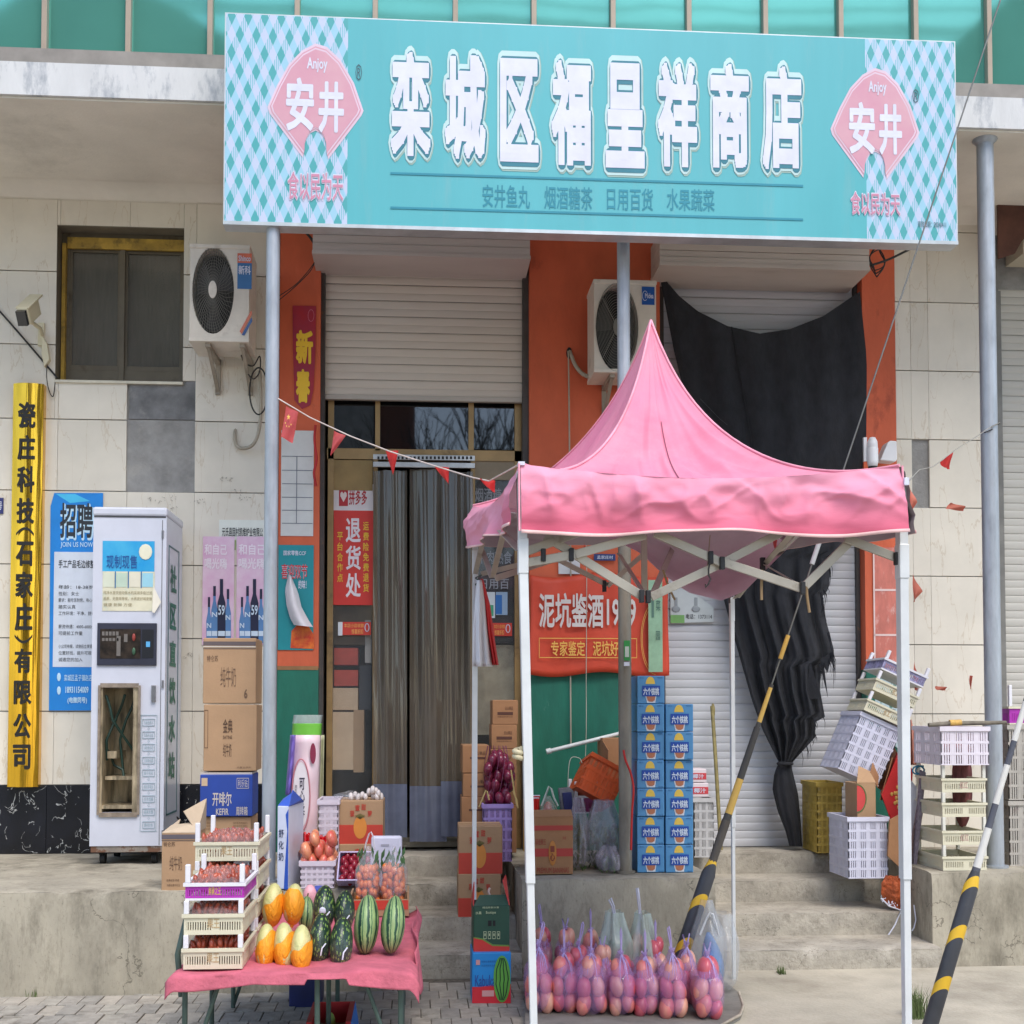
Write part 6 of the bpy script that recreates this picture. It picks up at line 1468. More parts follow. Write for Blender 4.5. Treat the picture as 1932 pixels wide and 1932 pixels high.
# ================================================================ goods on the left platform
# generic lattice basket
def basket(lab, x0, x1, y0, y1, z0, z1, m_, group=None, nx=7, ny=6, nz=4, rim=.024, bw=.35, name='basket', cat='basket', taper=0.0, solidband=None, rot=None):
    cx, cy = (x0 + x1) / 2, (y0 + y1) / 2
    t = thing(name, lab, cat, (cx, cy, z0), group); BASE[t.name] = Vector((0, 0, 0))
    w_, d, h = x1 - x0, y1 - y0, z1 - z0
    def side(O, ex, n, nn):
        g = G(); O = Vector(O); ex = Vector(ex); L = ex.length; e1 = ex.normalized(); nrm = Vector((e1.y, -e1.x, 0)) * .005
        def bx(a, b, c, d_):
            P = [O + e1 * a + Vector((0, 0, c)), O + e1 * b + Vector((0, 0, c)), O + e1 * b + Vector((0, 0, d_)), O + e1 * a + Vector((0, 0, d_))]
            g.prism(P, -nrm)
        sw = L / n
        N = n * 5
        for k in range(N + 1):
            wd_ = L / N * (.60 if k % 5 else 1.5); c0_ = L * k / N; bx(max(0, c0_ - wd_ / 2), min(L, c0_ + wd_ / 2), 0, h - rim)
        nrm = nrm * 1.3; O = O + nrm * .12
        for k in range(nn + 1): zc = (h - rim) * k / nn; bx(0, L, max(0, zc - .007), min(h - rim, zc + .007))
        return g.out('lattice_side', m_, t)
    side((-w_ / 2, -d / 2, 0), (w_, 0, 0), nx, nz); side((w_ / 2, d / 2, 0), (-w_, 0, 0), nx, nz); side((-w_ / 2, d / 2, 0), (0, -d, 0), ny, nz); side((w_ / 2, -d / 2, 0), (0, d, 0), ny, nz)
    g = G(); e_ = .008
    g.box(-w_ / 2 - e_, w_ / 2 + e_, -d / 2 - e_, -d / 2 + .004, h - rim, h).box(-w_ / 2 - e_, w_ / 2 + e_, d / 2 - .004, d / 2 + e_, h - rim, h).box(-w_ / 2 - e_, -w_ / 2 + .004, -d / 2 + .004, d / 2 - .004, h - rim, h).box(w_ / 2 - .004, w_ / 2 + e_, -d / 2 + .004, d / 2 - .004, h - rim, h)
    g.out('rim', m_, t); G().box(-w_ / 2, w_ / 2, -d / 2, d / 2, 0, .006).out('bottom', m_, t)
    if rot: t.rotation_euler = rot
    return t
apm = mat_fruit('apple_red', (206, 92, 84), (222, 160, 110), 10, .3, (1, 1, .3)); apm2 = mat_fruit('apple_blush', (222, 150, 110), (198, 84, 84), 12, .3, (1, 1, .3))
plm = mat_fruit('plum_red', (150, 30, 48), (110, 20, 40), 9, .25); orm = mat_fruit('tangerine', (232, 128, 44), (214, 100, 40), 20, .4); leafm = M('leaf_green', (70, 110, 62), .6, var=.25, sc=20)
def fruits(parent, pts, rx, rz, mats_, name='apple', seed=0, ry=None):
    rr = random.Random(seed); out = []
    meshes = {}
    for k, p in enumerate(pts):
        m_ = mats_[rr.randrange(len(mats_))]
        if m_.name not in meshes:
            g = G(); g.ell((0, 0, 0), rx, ry or rx / .5625, rz, 12, 9, pear=.05, dim=.12); o = g.out(name, m_, None); meshes[m_.name] = o.data
        else: o = bpy.data.objects.new(name, meshes[m_.name]); COL.objects.link(o)
        o.parent = parent; o.location = Vector(p) - (parent.location if parent else Vector((0, 0, 0)))
        o.rotation_euler = (rr.uniform(-.5, .5), rr.uniform(-.25, .25), rr.uniform(-.08, .08)); s_ = rr.uniform(.9, 1.08); o.scale = (s_, s_, s_ * rr.uniform(.92, 1.05)); out.append(o)
    return out
whp = M('basket_white', (214, 204, 214), .5, var=.05, alpha=.96)
lil = M('basket_lilac', (196, 186, 222), .5, var=.05)
vio = M('crate_violet', (160, 138, 204), .5, var=.06)
PY = -1.68
a0, a1, az0, az1 = rect(*q(601, 1722, 668, 1782), PY); az0 = PZ
t = basket('pinkish white basket heaped with red apples on the left platform', a0, a1, PY, PY + .26, az0, az1, whp, nx=6, ny=5, nz=4, bw=.6)
P = []
rr = random.Random(3)
for lv, nn_ in ((0, 4), (1, 3), (2, 2)):
    for i in range(nn_):
        for j in range(3 - (lv > 0)): P.append((a0 + (a1 - a0) * (i + .5 + (0 if lv < 2 else .25)) / nn_ + rr.uniform(-.006, .006), PY + .05 + j * .085 + rr.uniform(-.01, .01), az1 - .01 + lv * .055))
fruits(t, P, .026, .044, [apm, apm2], seed=1)
# red foil behind the apples
t = thing('red_foil', 'crinkled bright red foil bag standing behind the basket of apples', 'foil bag', at(*q(628, 1712), -1.42))
G().grid(lambda i, j: at(*q(600 + 58 * i, 1712 - 50 * j + (10 * i * j if j > .5 else 0) + 3 * (int(i * 14) % 2) * (j > .9)), -1.4 + .025 * math.sin(i * 26) + .02 * j), 56, 8).out('foil', M('foil_red', (214, 24, 34), .25, var=.2, sc=12, spec=.9), t, solid=.002)
G().bar(at(*q(602, 1706), -1.5), at(*q(620, 1686), -1.45), .03, .03).out('wood_stick', M('brown_stick', (120, 76, 52), .7), t)
a0, a1, az0, az1 = rect(*q(677, 1720, 742, 1790), PY + .02); az0 = PZ - .05
t = thing('plum_tray', 'open lilac tray full of dark red plums beside the basket of apples', 'fruit tray', ((a0 + a1) / 2, PY, az0))
g = G(); zt_ = az1
# tilted tray: floor leans back, fruit shown to the front
def tilt(i, j): return Vector((a0 + (a1 - a0) * i, PY - .02 + .2 * j, PZ + .02 + (az1 - PZ - .02) * j))
g.prism([tilt(0, 0), tilt(1, 0), tilt(1, 1), tilt(0, 1)], (0, .02, -.01)); g.out('tray_floor', lil, t)
g = G()
for (i0, j0, i1, j1) in ((0, 0, 0, 1), (1, 0, 1, 1), (0, 1, 1, 1), (0, 0, 1, 0)):
    A, B_ = tilt(i0, j0), tilt(i1, j1); up = Vector((0, -.07, .03)); g.add([A, B_, B_ + up, A + up], [(0, 1, 2, 3)])
g.out('tray_wall', lil, t, solid=.006)
P = [tilt(.12 + .25 * i + (.1 if j % 2 else 0), .1 + .16 * j) + Vector((0, -.02, .012)) for i in range(4) for j in range(6) if .12 + .25 * i + (.1 if j % 2 else 0) < .97]
fruits(t, P, .017, .030, [plm], 'plum', 4)
# white crate with lid behind, wrapped
a0, a1, az0, az1 = rect(*q(637, 1600, 676, 1708), -1.3)
basket('white and lilac crate standing behind the pineapple carton by the shop door', a0, a1, -1.3, -1.0, az0, az1, whp, nx=3, ny=5, nz=7, bw=.5)
t = thing('wrapped_eggs', 'clear plastic wrap with white eggs lying on the pineapple carton', 'eggs', at(*q(725, 1600), -1.1))
P = [at(*q(a, b), -1.15 + .03 * (k % 2)) for k, (a, b) in enumerate(((702, 1594), (710, 1590), (716, 1595), (724, 1592), (731, 1594), (738, 1584), (745, 1580), (751, 1583), (757, 1587), (746, 1592), (754, 1594), (762, 1594)))]
fruits(t, P, .013, .022, [flat((216, 206, 202))], 'egg', 2)
g = G(); bagmesh(g, tuple(at(*q(700, 1600), -1.12)), .13, .12, .05, 5, .2); g.out('clear_wrap', film('clear_wrap', (220, 224, 232), .16, .05), t)
# tissue pack
t = thing('tissue_pack', 'tall pink and white plastic pack with a green top band leaning on the left pier', 'toilet paper pack', at(*q(605, 1720), -1.0))
TY = -.55
tpm = M('pack_pink', (232, 196, 202), .3, var=.05, sc=3, coat=.3, col2=(240, 222, 232)); 
def pack(u0, v0, u1, v1, m_, name, bulge=.09, top=0, Y=TY, sk=6):
    def fn(i, j):
        s = math.sin(math.pi * i) ** .45; v = v0 + (v1 - v0) * j; off = sk * (1 - j)
        return at(*q(u0 + off + (u1 - u0) * i, v), Y - bulge * s - (.006 * math.sin(j * 22 + i * 4) if v1 - v0 > 60 else 0))
    return G().grid(fn, 16, 20).out(name, m_, t, solid=.004)
pack(572, 1470, 632, 1800, tpm, 'pack', sk=10)
pack(585, 1430, 642, 1448, film('pack_clear', (190, 204, 200), .6), 'clear_top', .03, sk=3)
pack(584, 1447, 642, 1472, flat((120, 200, 70)), 'green_band', .06, sk=2)
pack(571, 1470, 582, 1590, flat((124, 104, 196)), 'violet_edge', .1, Y=TY - .015, sk=10)
pack(569, 1560, 576, 1700, flat((80, 170, 220)), 'blue_edge', .08, Y=TY - .015, sk=8)
pack(632, 1470, 644, 1700, M('pack_side', (196, 196, 160), .4, var=.15, sc=6), 'pack_flank', -.02, Y=TY + .03, sk=4)
g = G(); cp = []
for k in range(40):
    h = 2 * math.pi * k / 40; cp.append(at(*q(602 + 18 * math.cos(h), 1590 + 72 * math.sin(h)), TY - .105))
cp.append(cp[0]); g.tube(cp, .004, 5); g.out('ring_print', flat((206, 130, 140)), t)
g = G(); g.add([at(*q(602 + 16 * math.cos(2 * math.pi * k / 24), 1590 + 66 * math.sin(2 * math.pi * k / 24)), TY - .1025) for k in range(24)], [list(range(24))][::-1]); g.out('oval_print', flat((232, 226, 232)), t)
g = G(); g.add([at(*q(626 + 6 * math.cos(2 * math.pi * k / 16), 1507 + 21 * math.sin(2 * math.pi * k / 16)), TY - .103) for k in range(16)], [list(range(16))]); g.out('red_seal', flat((140, 44, 74)), t)
g = G(); txv(g, '可心柔', *q(604, 11), *q(1555, 1632), TY - .108, .014, .05); txv(g, '原生木浆', *q(592, 5), *q(1570, 1600), TY - .108, 0, .05); g.out('lettering', flat((54, 48, 70)), t)
# white-blue milk carton, turned
t = thing('milk_gift_box', 'tall white and blue milk carton with vertical lettering turned to show its side', 'milk carton', at(*q(580, 1778), PY))
A = at(*q(554, 1778), PY - .0); B_ = at(*q(576, 1780), PY - .03); C_ = B_ + Vector((.045, .32, 0)); D_ = A + Vector((.045, .32, 0))
for v in (A, B_, C_, D_): v.z = PZ
ht = at(*q(555, 1612), PY).z - PZ
up = Vector((0, 0, ht))
g = G(); g.add([A, B_, C_, D_, A + up, B_ + up, C_ + up, D_ + up], [(0, 3, 2, 1), (4, 5, 6, 7), (0, 1, 5, 4), (1, 2, 6, 5), (2, 3, 7, 6), (3, 0, 4, 7)]); g.out('box', M('gift_white', (206, 212, 228), .4, var=.04), t, bevel=.003)
ex = (B_ - A); nx_ = Vector((0, -.002, 0))
g = G(); g.add([A + ex * .62 + nx_, A + ex * 1.0 + nx_, A + ex * 1.0 + up * .97 + nx_, A + ex * .74 + up * .9 + nx_, A + ex * .9 + up * .7 + nx_, A + ex * .74 + up * .35 + nx_], [(0, 1, 2, 3, 4, 5)]); g.out('blue_wave', flat((30, 80, 180)), t)
g = G()
for i, c in enumerate('舒化奶'): put(g, c, A + ex * .12 + up * (.62 - i * .14) + nx_ * 1.5, ex * .45, up * .10, .014)
g.out('lettering', flat((30, 50, 90)), t)
G().add([A + up + Vector((.0, .02, 0)), B_ + up + Vector((0, .02, 0)), B_ + up + Vector((.01, .05, .06)), A + up + Vector((.02, .08, .03))], [(0, 1, 2, 3)]).add([B_ + up, C_ + up, C_ + up + Vector((0, -.1, .02)), B_ + up + Vector((.012, .08, .075))], [(0, 1, 2, 3)]).out('torn_flap', flat((56, 92, 190)), t, solid=.003)
# orange bags: two clear bags of tangerines
for k, (a, b, c, d_, sd) in enumerate(((716, 1668, 758, 1812, 1), (764, 1672, 808, 1812, 2))):
    p = at(*q((a + c) / 2, d_), -1.98); w_ = (c - a) * .9434 / F * 6.9
    zb = TZ + .05
    t = thing('tangerine_bag', ('clear bag of tangerines with leaves, the left of two behind the watermelons', 'clear bag of tangerines with leaves, the right of two behind the watermelons')[k], 'bag of fruit', (p.x, -1.98, zb), 'clear bags of tangerines')
    hgt = at(*q(a, 1690), -1.98).z - zb
    P = []; rr = random.Random(sd)
    for lv in range(5):
        for i in range(4):
            for j in range(3): P.append((p.x + (i - 1.5) * w_ * .23 * (1 - .05 * lv) + rr.uniform(-.008, .008), -2.06 + j * .045, zb + .03 + lv * .033 + rr.uniform(-.011, .011)))
    fruits(t, P, .0135, .021, [orm], 'tangerine', sd)
    g = G()
    for i in range(26):
        c_ = Vector((p.x + rr.uniform(-.45, .45) * w_, -2.07 + rr.uniform(0, .1), zb + rr.uniform(.15, .24))); dv = Vector((rr.uniform(-.01, .01), 0, rr.uniform(.02, .035)))
        s_ = Vector((.007, 0, rr.uniform(-.008, .008))); g.add([c_ - dv, c_ + s_, c_ + dv, c_ - s_], [(0, 1, 2, 3)])
    g.out('leaves', leafm, t, kind='stuff')
    g = G(); bagmesh(g, (p.x, -2.02, zb), w_ * 1.05, .2, hgt, sd, .05, tilt=(.004 if k else 0)); g.out('film', film('fruit_film', (226, 222, 230), .24, .08), t)
    if k == 0: G().tube([at(*q(x_, y_), -2.02) for x_, y_ in ((728, 1716), (731, 1690), (738, 1668), (742, 1664), (746, 1672), (749, 1700))], .004, 6).out('handle', film('handle_film', (226, 220, 226), .6), t)
t = thing('white_tray', 'white plastic tray standing upright behind the tangerine bags', 'tray', at(*q(772, 1800), -1.75))
G().pb(*q(742, 1672, 804, 1800), -1.8, .03).out('tray', M('upright_tray', (212, 210, 226), .4, var=.04), t, bevel=.012)
G().pb(*q(762, 1688, 778, 1692), -1.803, .003).out('mark', flat((170, 168, 180)), t)
t = thing('fruit_carton', 'low red and brown open carton under the tangerine bags', 'carton', at(*q(757, 1822), -2.05))
x0, x1, z0, z1 = rect(*q(700, 1785, 818, 1822), -2.1)
g = G(); z0 = TZ + .01; z1 = TZ + .085
g.box(x0, x1, -2.12, -2.108, z0, z1).box(x0, x0 + .008, -2.108, -1.88, z0, z1 + .02).box(x1 - .008, x1, -2.108, -1.88, z0, z1 + .03).box(x0, x1, -1.88, -1.87, z0, z1).box(x0 + .008, x1 - .008, -2.108, -1.88, z0, z0 + .01)
g.out('box', kraft, t); G().box(x0 + .004, x1 - .004, -2.1225, -2.12, z0 + .03, z1 - .004).out('red_band', kred, t)
# small bits: pinkish bag and blue tray behind melons
G().ell(at(*q(620, 1792), -2.3), .03, .04, .05, 12, 8).out('pink_bag', M('pinkbag', (226, 166, 176), .5, var=.15, sc=20, bump=.6, bsc=30), label='small pink printed bag behind the netted melons', cat='bag')
G().pb(*q(626, 1778, 652, 1788), -2.25, .12).out('blue_tub', flat((52, 84, 180)), label='narrow blue plastic tub behind the dark melons', cat='tub', bevel=.004)
# under the table: red-blue open box and blue bin
t = thing('melon_carton', 'red open melon carton lying on the paving under the table', 'carton', (at(*q(655, 2040), -2.6).x, -2.6, 0))
x0, x1 = at(*q(612, 2030), -2.72).x, at(*q(702, 2030), -2.72).x
g = G(); g.box(x0, x1, -2.72, -2.71, 0, .085).box(x0, x0 + .022, -2.71, -2.35, 0, .10).box(x1 - .022, x1, -2.71, -2.35, 0, .10).box(x0, x1, -2.35, -2.34, 0, .10)
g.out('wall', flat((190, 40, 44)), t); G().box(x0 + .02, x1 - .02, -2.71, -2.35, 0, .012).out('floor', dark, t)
G().add([(x1, -2.72, .10), (x1, -2.35, .10), (x1 + .014, -2.35, .012), (x1 + .014, -2.72, .012)], [(0, 1, 2, 3)]).out('blue_side', flat((30, 110, 190)), t, solid=.003)
g = G(); lx(g, 'Kabuka', x0 + .03, x1 - .04, .02, .07, -2.722, .01); g.out('lettering', white, t)
G().ell(((x0 + x1) / 2 - .005, -2.52, .05), .022, .035, .045, 10, 8).out('green_fruit', M('green_fruit', (160, 190, 90), .5, var=.2), t)
t = thing('blue_bin', 'dark blue plastic crate standing in shadow under the table', 'crate', (at(*q(612, 1990), -2.3).x, -2.3, 0))
x0, x1 = at(*q(578, 1960), -2.02).x, at(*q(642, 1960), -2.02).x
G().box(x0, x1, -2.02, -1.8, 0, .26).out('crate', M('navy_crate', (26, 36, 92), .5, var=.15, sc=10), t, bevel=.006)
G().ell(at(*q(728, 1966), -2.0) * 1, .028, .05, .015, 9, 6).out('litter', white, label='crumpled white paper scrap on the paving behind the table', cat='litter')
# ================================================================ black shade cloth tied in a knot
bc = M('black_shade', (34, 35, 40), .9, alpha=.965, var=.2, sc=20, bump=.4, bsc=90, st=(1, 1, .5))
sh_t = thing('shade_cloth', 'large ragged black shade cloth knotted at the bottom in front of the grey shutter', 'shade cloth', at(*q(1590, 1690), 0))
def interp(tab, v):
    for (a, x), (b, y) in zip(tab[:-1], tab[1:]):
        if v <= b: return x + (y - x) * max(0, (v - a)) / (b - a)
    return tab[-1][1]
Lc = [(545, 1318), (698, 1347), (900, 1395), (1197, 1447), (1257, 1463), (1402, 1504), (1460, 1525), (1528, 1559)]
Rc = [(585, 1720), (700, 1732), (870, 1741), (990, 1715), (1095, 1691), (1105, 1691), (1112, 1662), (1180, 1658), (1186, 1645), (1240, 1652), (1300, 1668), (1322, 1668), (1330, 1642), (1380, 1640), (1434, 1650), (1437, 1632), (1475, 1630), (1528, 1582)]
Tc = [(0, 545), (.08, 592), (.16, 622), (.3, 652), (.46, 667), (.62, 658), (.8, 632), (.93, 600), (1, 583)]
def shf(i, j):
    t0 = interp(Tc, i); v = t0 + (1528 - t0) * j; l, r = interp(Lc, v), interp(Rc, v)
    u = l + (r - l) * i; k = max(0, (v - 1000) / 528)
    y = -.02 - .10 * math.sin(math.pi * i) * (1 - k * .5) - (.010 + .035 * k) * math.sin(i * 34 + math.sin(j * 4)) - .02 * k * math.sin(i * 63) - .012 * math.sin(i * 7 + j * 9)
    return at(*q(u, v), y - .05 * k)
G().grid(shf, 110, 90).out('cloth', bc, sh_t)
Lt = [(1522, 1559), (1546, 1549), (1580, 1546), (1620, 1555), (1660, 1570), (1692, 1578)]
Rt = [(1522, 1582), (1540, 1584), (1592, 1596), (1640, 1601), (1674, 1604), (1692, 1605)]
def tail(i, j):
    v = 1522 + 170 * j; l, r = interp(Lt, v), interp(Rt, v); a = 2 * math.pi * i; c, w_ = (l + r) / 2, (r - l) / 2
    return at(*q(c + w_ * math.cos(a) * (1 + .05 * math.sin(a * 6 + j * 5)), v), -.1 + .06 * math.sin(a) * (1 + .15 * math.sin(a * 7)))
G().grid(tail, 30, 18, closed=True).out('tail', bc, sh_t)
G().tube([at(*q(1570 + 13.5 * math.cos(t), 1527 + math.sin(t)), -.12 - .07 * math.sin(t)) for t in [k * .4 for k in range(17)]], .011, 7).out('knot', bc, sh_t)
g = G(); rr = random.Random(5)
for _ in range(70):
    v = rr.choice([rr.uniform(1420, 1520), rr.uniform(1100, 1330), rr.uniform(1180, 1200), rr.uniform(1310, 1340)]); u = interp(Rc, v) - rr.uniform(0, 3)
    L = rr.uniform(6, 42) * (1 if v > 1400 else 1.4); w_ = rr.uniform(-3, 5)
    g.tube([at(*q(u - 2, v - 4), -.12), at(*q(u + w_ * .5 + 2, v + L * .5), -.13), at(*q(u + w_, v + L), -.12)], [rr.uniform(.002, .006), .0018, .0005], 4)
for (a, b, c, d_, e_, f_) in ((1640, 1320, 1668, 1300, 1655, 1345), (1640, 1330, 1648, 1330, 1656, 1395), (1612, 1400, 1620, 1320, 1642, 1396)):
    g.prism([at(*q(a, b), -.11), at(*q(c, d_), -.11), at(*q(e_, f_), -.12)][::-1], (0, .003, 0))
g.out('frayed_threads', bc, sh_t, kind='stuff')
g = G(); g.tube([shf(.32, j / 30 * .8) + Vector((0, -.006, 0)) for j in range(31)], .003, 5); g.out('seam', M('seam_black', (22, 22, 26), .8), sh_t)
for k in range(2): G().tube([shf(.08 + .12 * i / 8, .22 + .02 * k + .025 * i / 8) + Vector((0, -.006, 0)) for i in range(9)] , .0015, 4).out('stitching', M('stitch', (66, 68, 74), .7), sh_t)
# bamboo pole
cable('bamboo broom handle leaning on the grey shutter', [at(*q(a, b), Y) for a, b, Y in ((1424, 1412, .0), (1430, 1500, -.05), (1436, 1600, -.1), (1442, 1700, -.15))], .012, M('bamboo', (150, 136, 84), .6, var=.2, sc=20), 'bamboo_pole', 'pole')
p = at(*q(1426, 1422), 0); G().ell(p, .014, .02, .05, 8, 6).out('straw_tip', MATS['bamboo'], label='straw knob at the top of the bamboo handle on the shutter', cat='straw')
# small crate by the drink cartons
a0, a1, az0, az1 = rect(*q(1388, 1596, 1427, 1700), -.5); az0 = PZ
cwm = M('crate_grey_white', (190, 188, 186), .55, var=.08, dirt=(150, 144, 138), dsc=6, dth=.58)
basket('grey white plastic crate between the drink cartons and the bamboo handle', a0, a1, -.5, -.2, PZ, az1, cwm, nx=3, ny=5, nz=6, bw=.5)
for k, (a, b, c, d_) in enumerate(((1384, 1566, 1417, 1594), (1382, 1538, 1413, 1565))):
    t, *_ = carton(('red and white packet lying on the grey white crate', 'red and white packet on top of another by the drink cartons')[k], *q(a, b, c, d_), -.5, .2, flat((220, 206, 208)), 'red and white packets', name='packet', seams=False, cat='packet')
    G().pb(*q(a + .4, b + 8, c - .4, d_ - 6), -.5015, .0015).out('red_band', flat((200, 60, 66)), t)
    g = G(); tx(g, '椰汁', *q(a + 4, b + 10, c - 5, d_ - 8), -.503, .02); g.out('lettering', white, t)
# ================================================================ goods between the banana carton and the weathered pole
GYm = -1.0
t = thing('red_bag', 'bright red gift bag with white rim behind the bananas carton', 'bag', at(*q(1069, 1640), GYm + .1))
drape([(1060, 1080, 1590), (1061, 1079, 1600), (1062, 1077, 1660)], GYm + .1, .03, flat((222, 40, 34)), 'bag')
G().pb(*q(1060, 1590, 1080, 1592), GYm + .06, .004).pb(*q(1063, 1595, 1078, 1597), GYm + .05, .004).out('white_line', white, t)
t = thing('white_bag', 'translucent white handled bag with red contents behind the bananas carton', 'plastic bag', at(*q(1096, 1640), GYm + .1))
p = at(*q(1096, 1650), GYm + .1)
G().ell(p + Vector((0, 0, .06)), .03, .05, .07, 12, 8).out('red_contents', flat((210, 60, 60)), t)
g = G(); bagmesh(g, p, .09, .14, .16, 8, .08, neck=.3); g.out('film', film('grey_film', (190, 206, 196), .4, .15), t)
G().tube([at(*q(a, b), GYm + .05) for a, b in ((1083, 1612), (1092, 1588), (1098, 1573), (1103, 1578), (1108, 1596), (1116, 1612))], .006, 6).out('handle', film('handle2', (200, 210, 204), .7), t)
t = thing('navy_pouch', 'dark blue plastic pouch in a grey wrapper under the orange crate', 'pouch', at(*q(1135, 1640), GYm + .15))
G().pp([q(1117, 1577), q(1140, 1574), q(1149, 1585), q(1150, 1640), q(1124, 1640)][::-1], GYm + .18, .05).out('wrapper', M('wrap_grey', (110, 112, 122), .25, var=.2, sc=14), t, bevel=.006)
G().pp([q(1125, 1586), q(1143, 1584), q(1146, 1620), q(1130, 1625)][::-1], GYm + .16, .03).out('navy_panel', flat((26, 34, 96)), t)
tray('white topped purple fruit tray behind the plastic bags on the middle platform', at(*q(1150, 1620), -.75).x, at(*q(1196, 1620), -.75).x, -.75, -.45, at(*q(1170, 1627), -.75).z, .1, .08, tww, M('tray_magenta', (140, 36, 100), .5), None, fruit=False, text='')
# orange crate hung at an angle
oc = M('orange_crate', (206, 84, 30), .45, var=.1, dirt=(150, 56, 24), dsc=9, dth=.58)
c0 = at(*q(1177, 1560), -.72)
wd = (at(*q(1218, 1560), -.72) - at(*q(1139, 1560), -.72)).length * 1.0
basket('orange plastic crate hung askew by a string in front of the green dado', c0.x - wd / 2, c0.x + wd / 2, -.85, -.6, c0.z - .11, c0.z + .11, oc, nx=8, ny=4, nz=3, bw=.45, name='crate', cat='crate', rot=(-.25, .50, 0))
cable('white string tied to the tilted orange crate', [at(*q(a, b), -.8) for a, b in ((1137, 1605), (1136, 1560), (1141, 1518), (1158, 1516), (1164, 1526))], .002, M('string', (206, 204, 190), .8), 'string', 'string')
t, *_ = carton('brown opened carton half behind the weathered pole above the plastic bags', *q(1205, 1476, 1252, 1568), -.45, .2, kraft2, None, seams=False)
G().add([at(*q(1205, 1480), -.46), at(*q(1216, 1500), -.62), at(*q(1214, 1570), -.6), at(*q(1203, 1560), -.46)], [(0, 1, 2, 3)]).out('side_flap', kraft2, t, solid=.004)
g = G(); g.tube([at(*q(1095, 1503), -.35), at(*q(1240, 1467), -.35)], .012, 10); g.out('tube', M('white_tube', (206, 210, 208), .35, var=.1), None, label='white plastic tube fixed aslant in front of the green dado', cat='tube')
G().tube([at(*q(1093, 1503.5), -.35), at(*q(1102, 1501), -.35)], .017, 10).out('ferrule', MATS['white_tube'], bpy.data.objects['tube'])
fg_ = film('veg_film', (190, 184, 196), .42, .15)
gm = M('greens', (58, 84, 44), .7, var=.35, sc=26, col2=(96, 120, 60))
def veg(lab, u0, v0, u1, v1, Y, zb, seed, grp, white_=False, fm=fg_, n=90, loop=None):
    a, b, c_, d_ = rect(*q(u0, v0, u1, v1), Y); t = thing('vegetable_bag', lab, 'bag of vegetables', ((a + b) / 2, Y, zb), grp)
    rr = random.Random(seed); g = G(); h = d_ - zb; w_ = b - a
    for i in range(n):
        x = (a + b) / 2 + rr.uniform(-.40, .40) * w_; z = zb + h * rr.uniform(.02, .62); y = Y + rr.uniform(-.09, .07); k = rr.uniform(.008, .02)
        dx, dz = rr.uniform(-.6, .6), rr.uniform(.5, 1.4)
        P = Vector((x, y, z)); U = Vector((dx, rr.uniform(-.3, .3), dz)) * k; S = Vector((1, rr.uniform(-1, 1), rr.uniform(-.4, .4))) * k * .4
        g.add([P - U, P + S, P + U, P - S], [(0, 1, 2, 3)])
    g.out('greens', gm, t, kind='stuff')
    g = G(); bagmesh(g, ((a + b) / 2, Y, zb), w_, .26, h, seed, .17, n=44, k=26, neck=.5); g.out('film', fm, t)
    if loop: G().tube([at(*q(*p), Y - .03) for p in loop], .0045, 6).out('handle', film('handle3', (216, 214, 226), .75), t)
    return t
VG = 'bags of greens on the middle platform'
veg('tall hazy plastic bag of leafy greens beside the bananas carton', 1140, 1595, 1172, 1738, -1.0, PZ, 1, VG)
veg('big purple-grey plastic bag of greens leaning on the weathered pole', 1172, 1600, 1242, 1742, -.95, PZ, 2, VG, n=150)
veg('small dark bag of greens at the foot of the weathered pole', 1195, 1690, 1243, 1738, -1.12, PZ, 3, VG, n=60)
cable('red ribbon hanging on the weathered pole beside the drink cartons', [at(*q(a, b), -1.27) for a, b in ((1247, 1500), (1251, 1520), (1262, 1548), (1267, 1580), (1264, 1625), (1262, 1700))], [.009] * 1 and .006, flat((190, 36, 30)), 'ribbon', 'ribbon')
t = sheet('pole_sticker', 'green sticker with a white square on the weathered pole', 'sticker', *q(1248, 1281, 1260, 1321), -1.24, flat((50, 142, 70)), .004)
G().pb(*q(1250, 1293, 1258, 1314), -1.242, .002).out('white_square', flat((190, 200, 190)), t)
G().pb(*q(1248, 1324, 1259, 1332), -1.24, .003).out('white_tag', white, t)

# ================================================================ right hand clutter
basket('yellow plastic crate standing on the step by the shutter', *[f(v) for f, v in ((lambda z: at(*q(1634, 1600), -.32).x, 0), (lambda z: at(*q(1684, 1600), -.32).x, 0))], -.32, -.02, .5, at(*q(1650, 1565), -.32).z, M('yellow_crate', (196, 166, 76), .55, var=.15, sc=8, dirt=(120, 96, 50), dsc=8, dth=.56), nx=5, ny=5, nz=8, bw=.45)
ysb = .375
p1 = on(*q(1720, 1760), .25)
Yb = -.93
a0, a1 = at(*q(1697, 1700), Yb).x, at(*q(1776, 1700), Yb).x
zb_, zt_ = at(*q(1730, 1757), Yb).z, at(*q(1730, 1634), Yb).z
basket('white plastic basket standing on the side steps', a0, a1, Yb, Yb + .34, zb_, zt_, M('basket_clean', (206, 206, 222), .5, var=.05), nx=4, ny=4, nz=6, bw=.5)
t, x0, x1, z0, z1 = carton('brown melon carton with a red slice print standing in the white basket', *q(1714, 1566, 1752, 1644), Yb + .08, .2, kraft, None)
g = G(); g.prism([at(*q(1714 + 17 * math.sin(k), 1597 - 26 * math.cos(k)), Yb + .078) for k in [math.pi * i / 10 for i in range(11)]], (0, .001, 0)); g.out('slice_print', flat((204, 70, 68)), t)
g = G(); P = [at(*q(1714 + 18.5 * math.sin(k), 1597 - 28 * math.cos(k)), Yb + .077) for k in [math.pi * i / 10 for i in range(11)]]
for a, b in zip(P[:-1], P[1:]): g.bar(a, b, .001, .005)
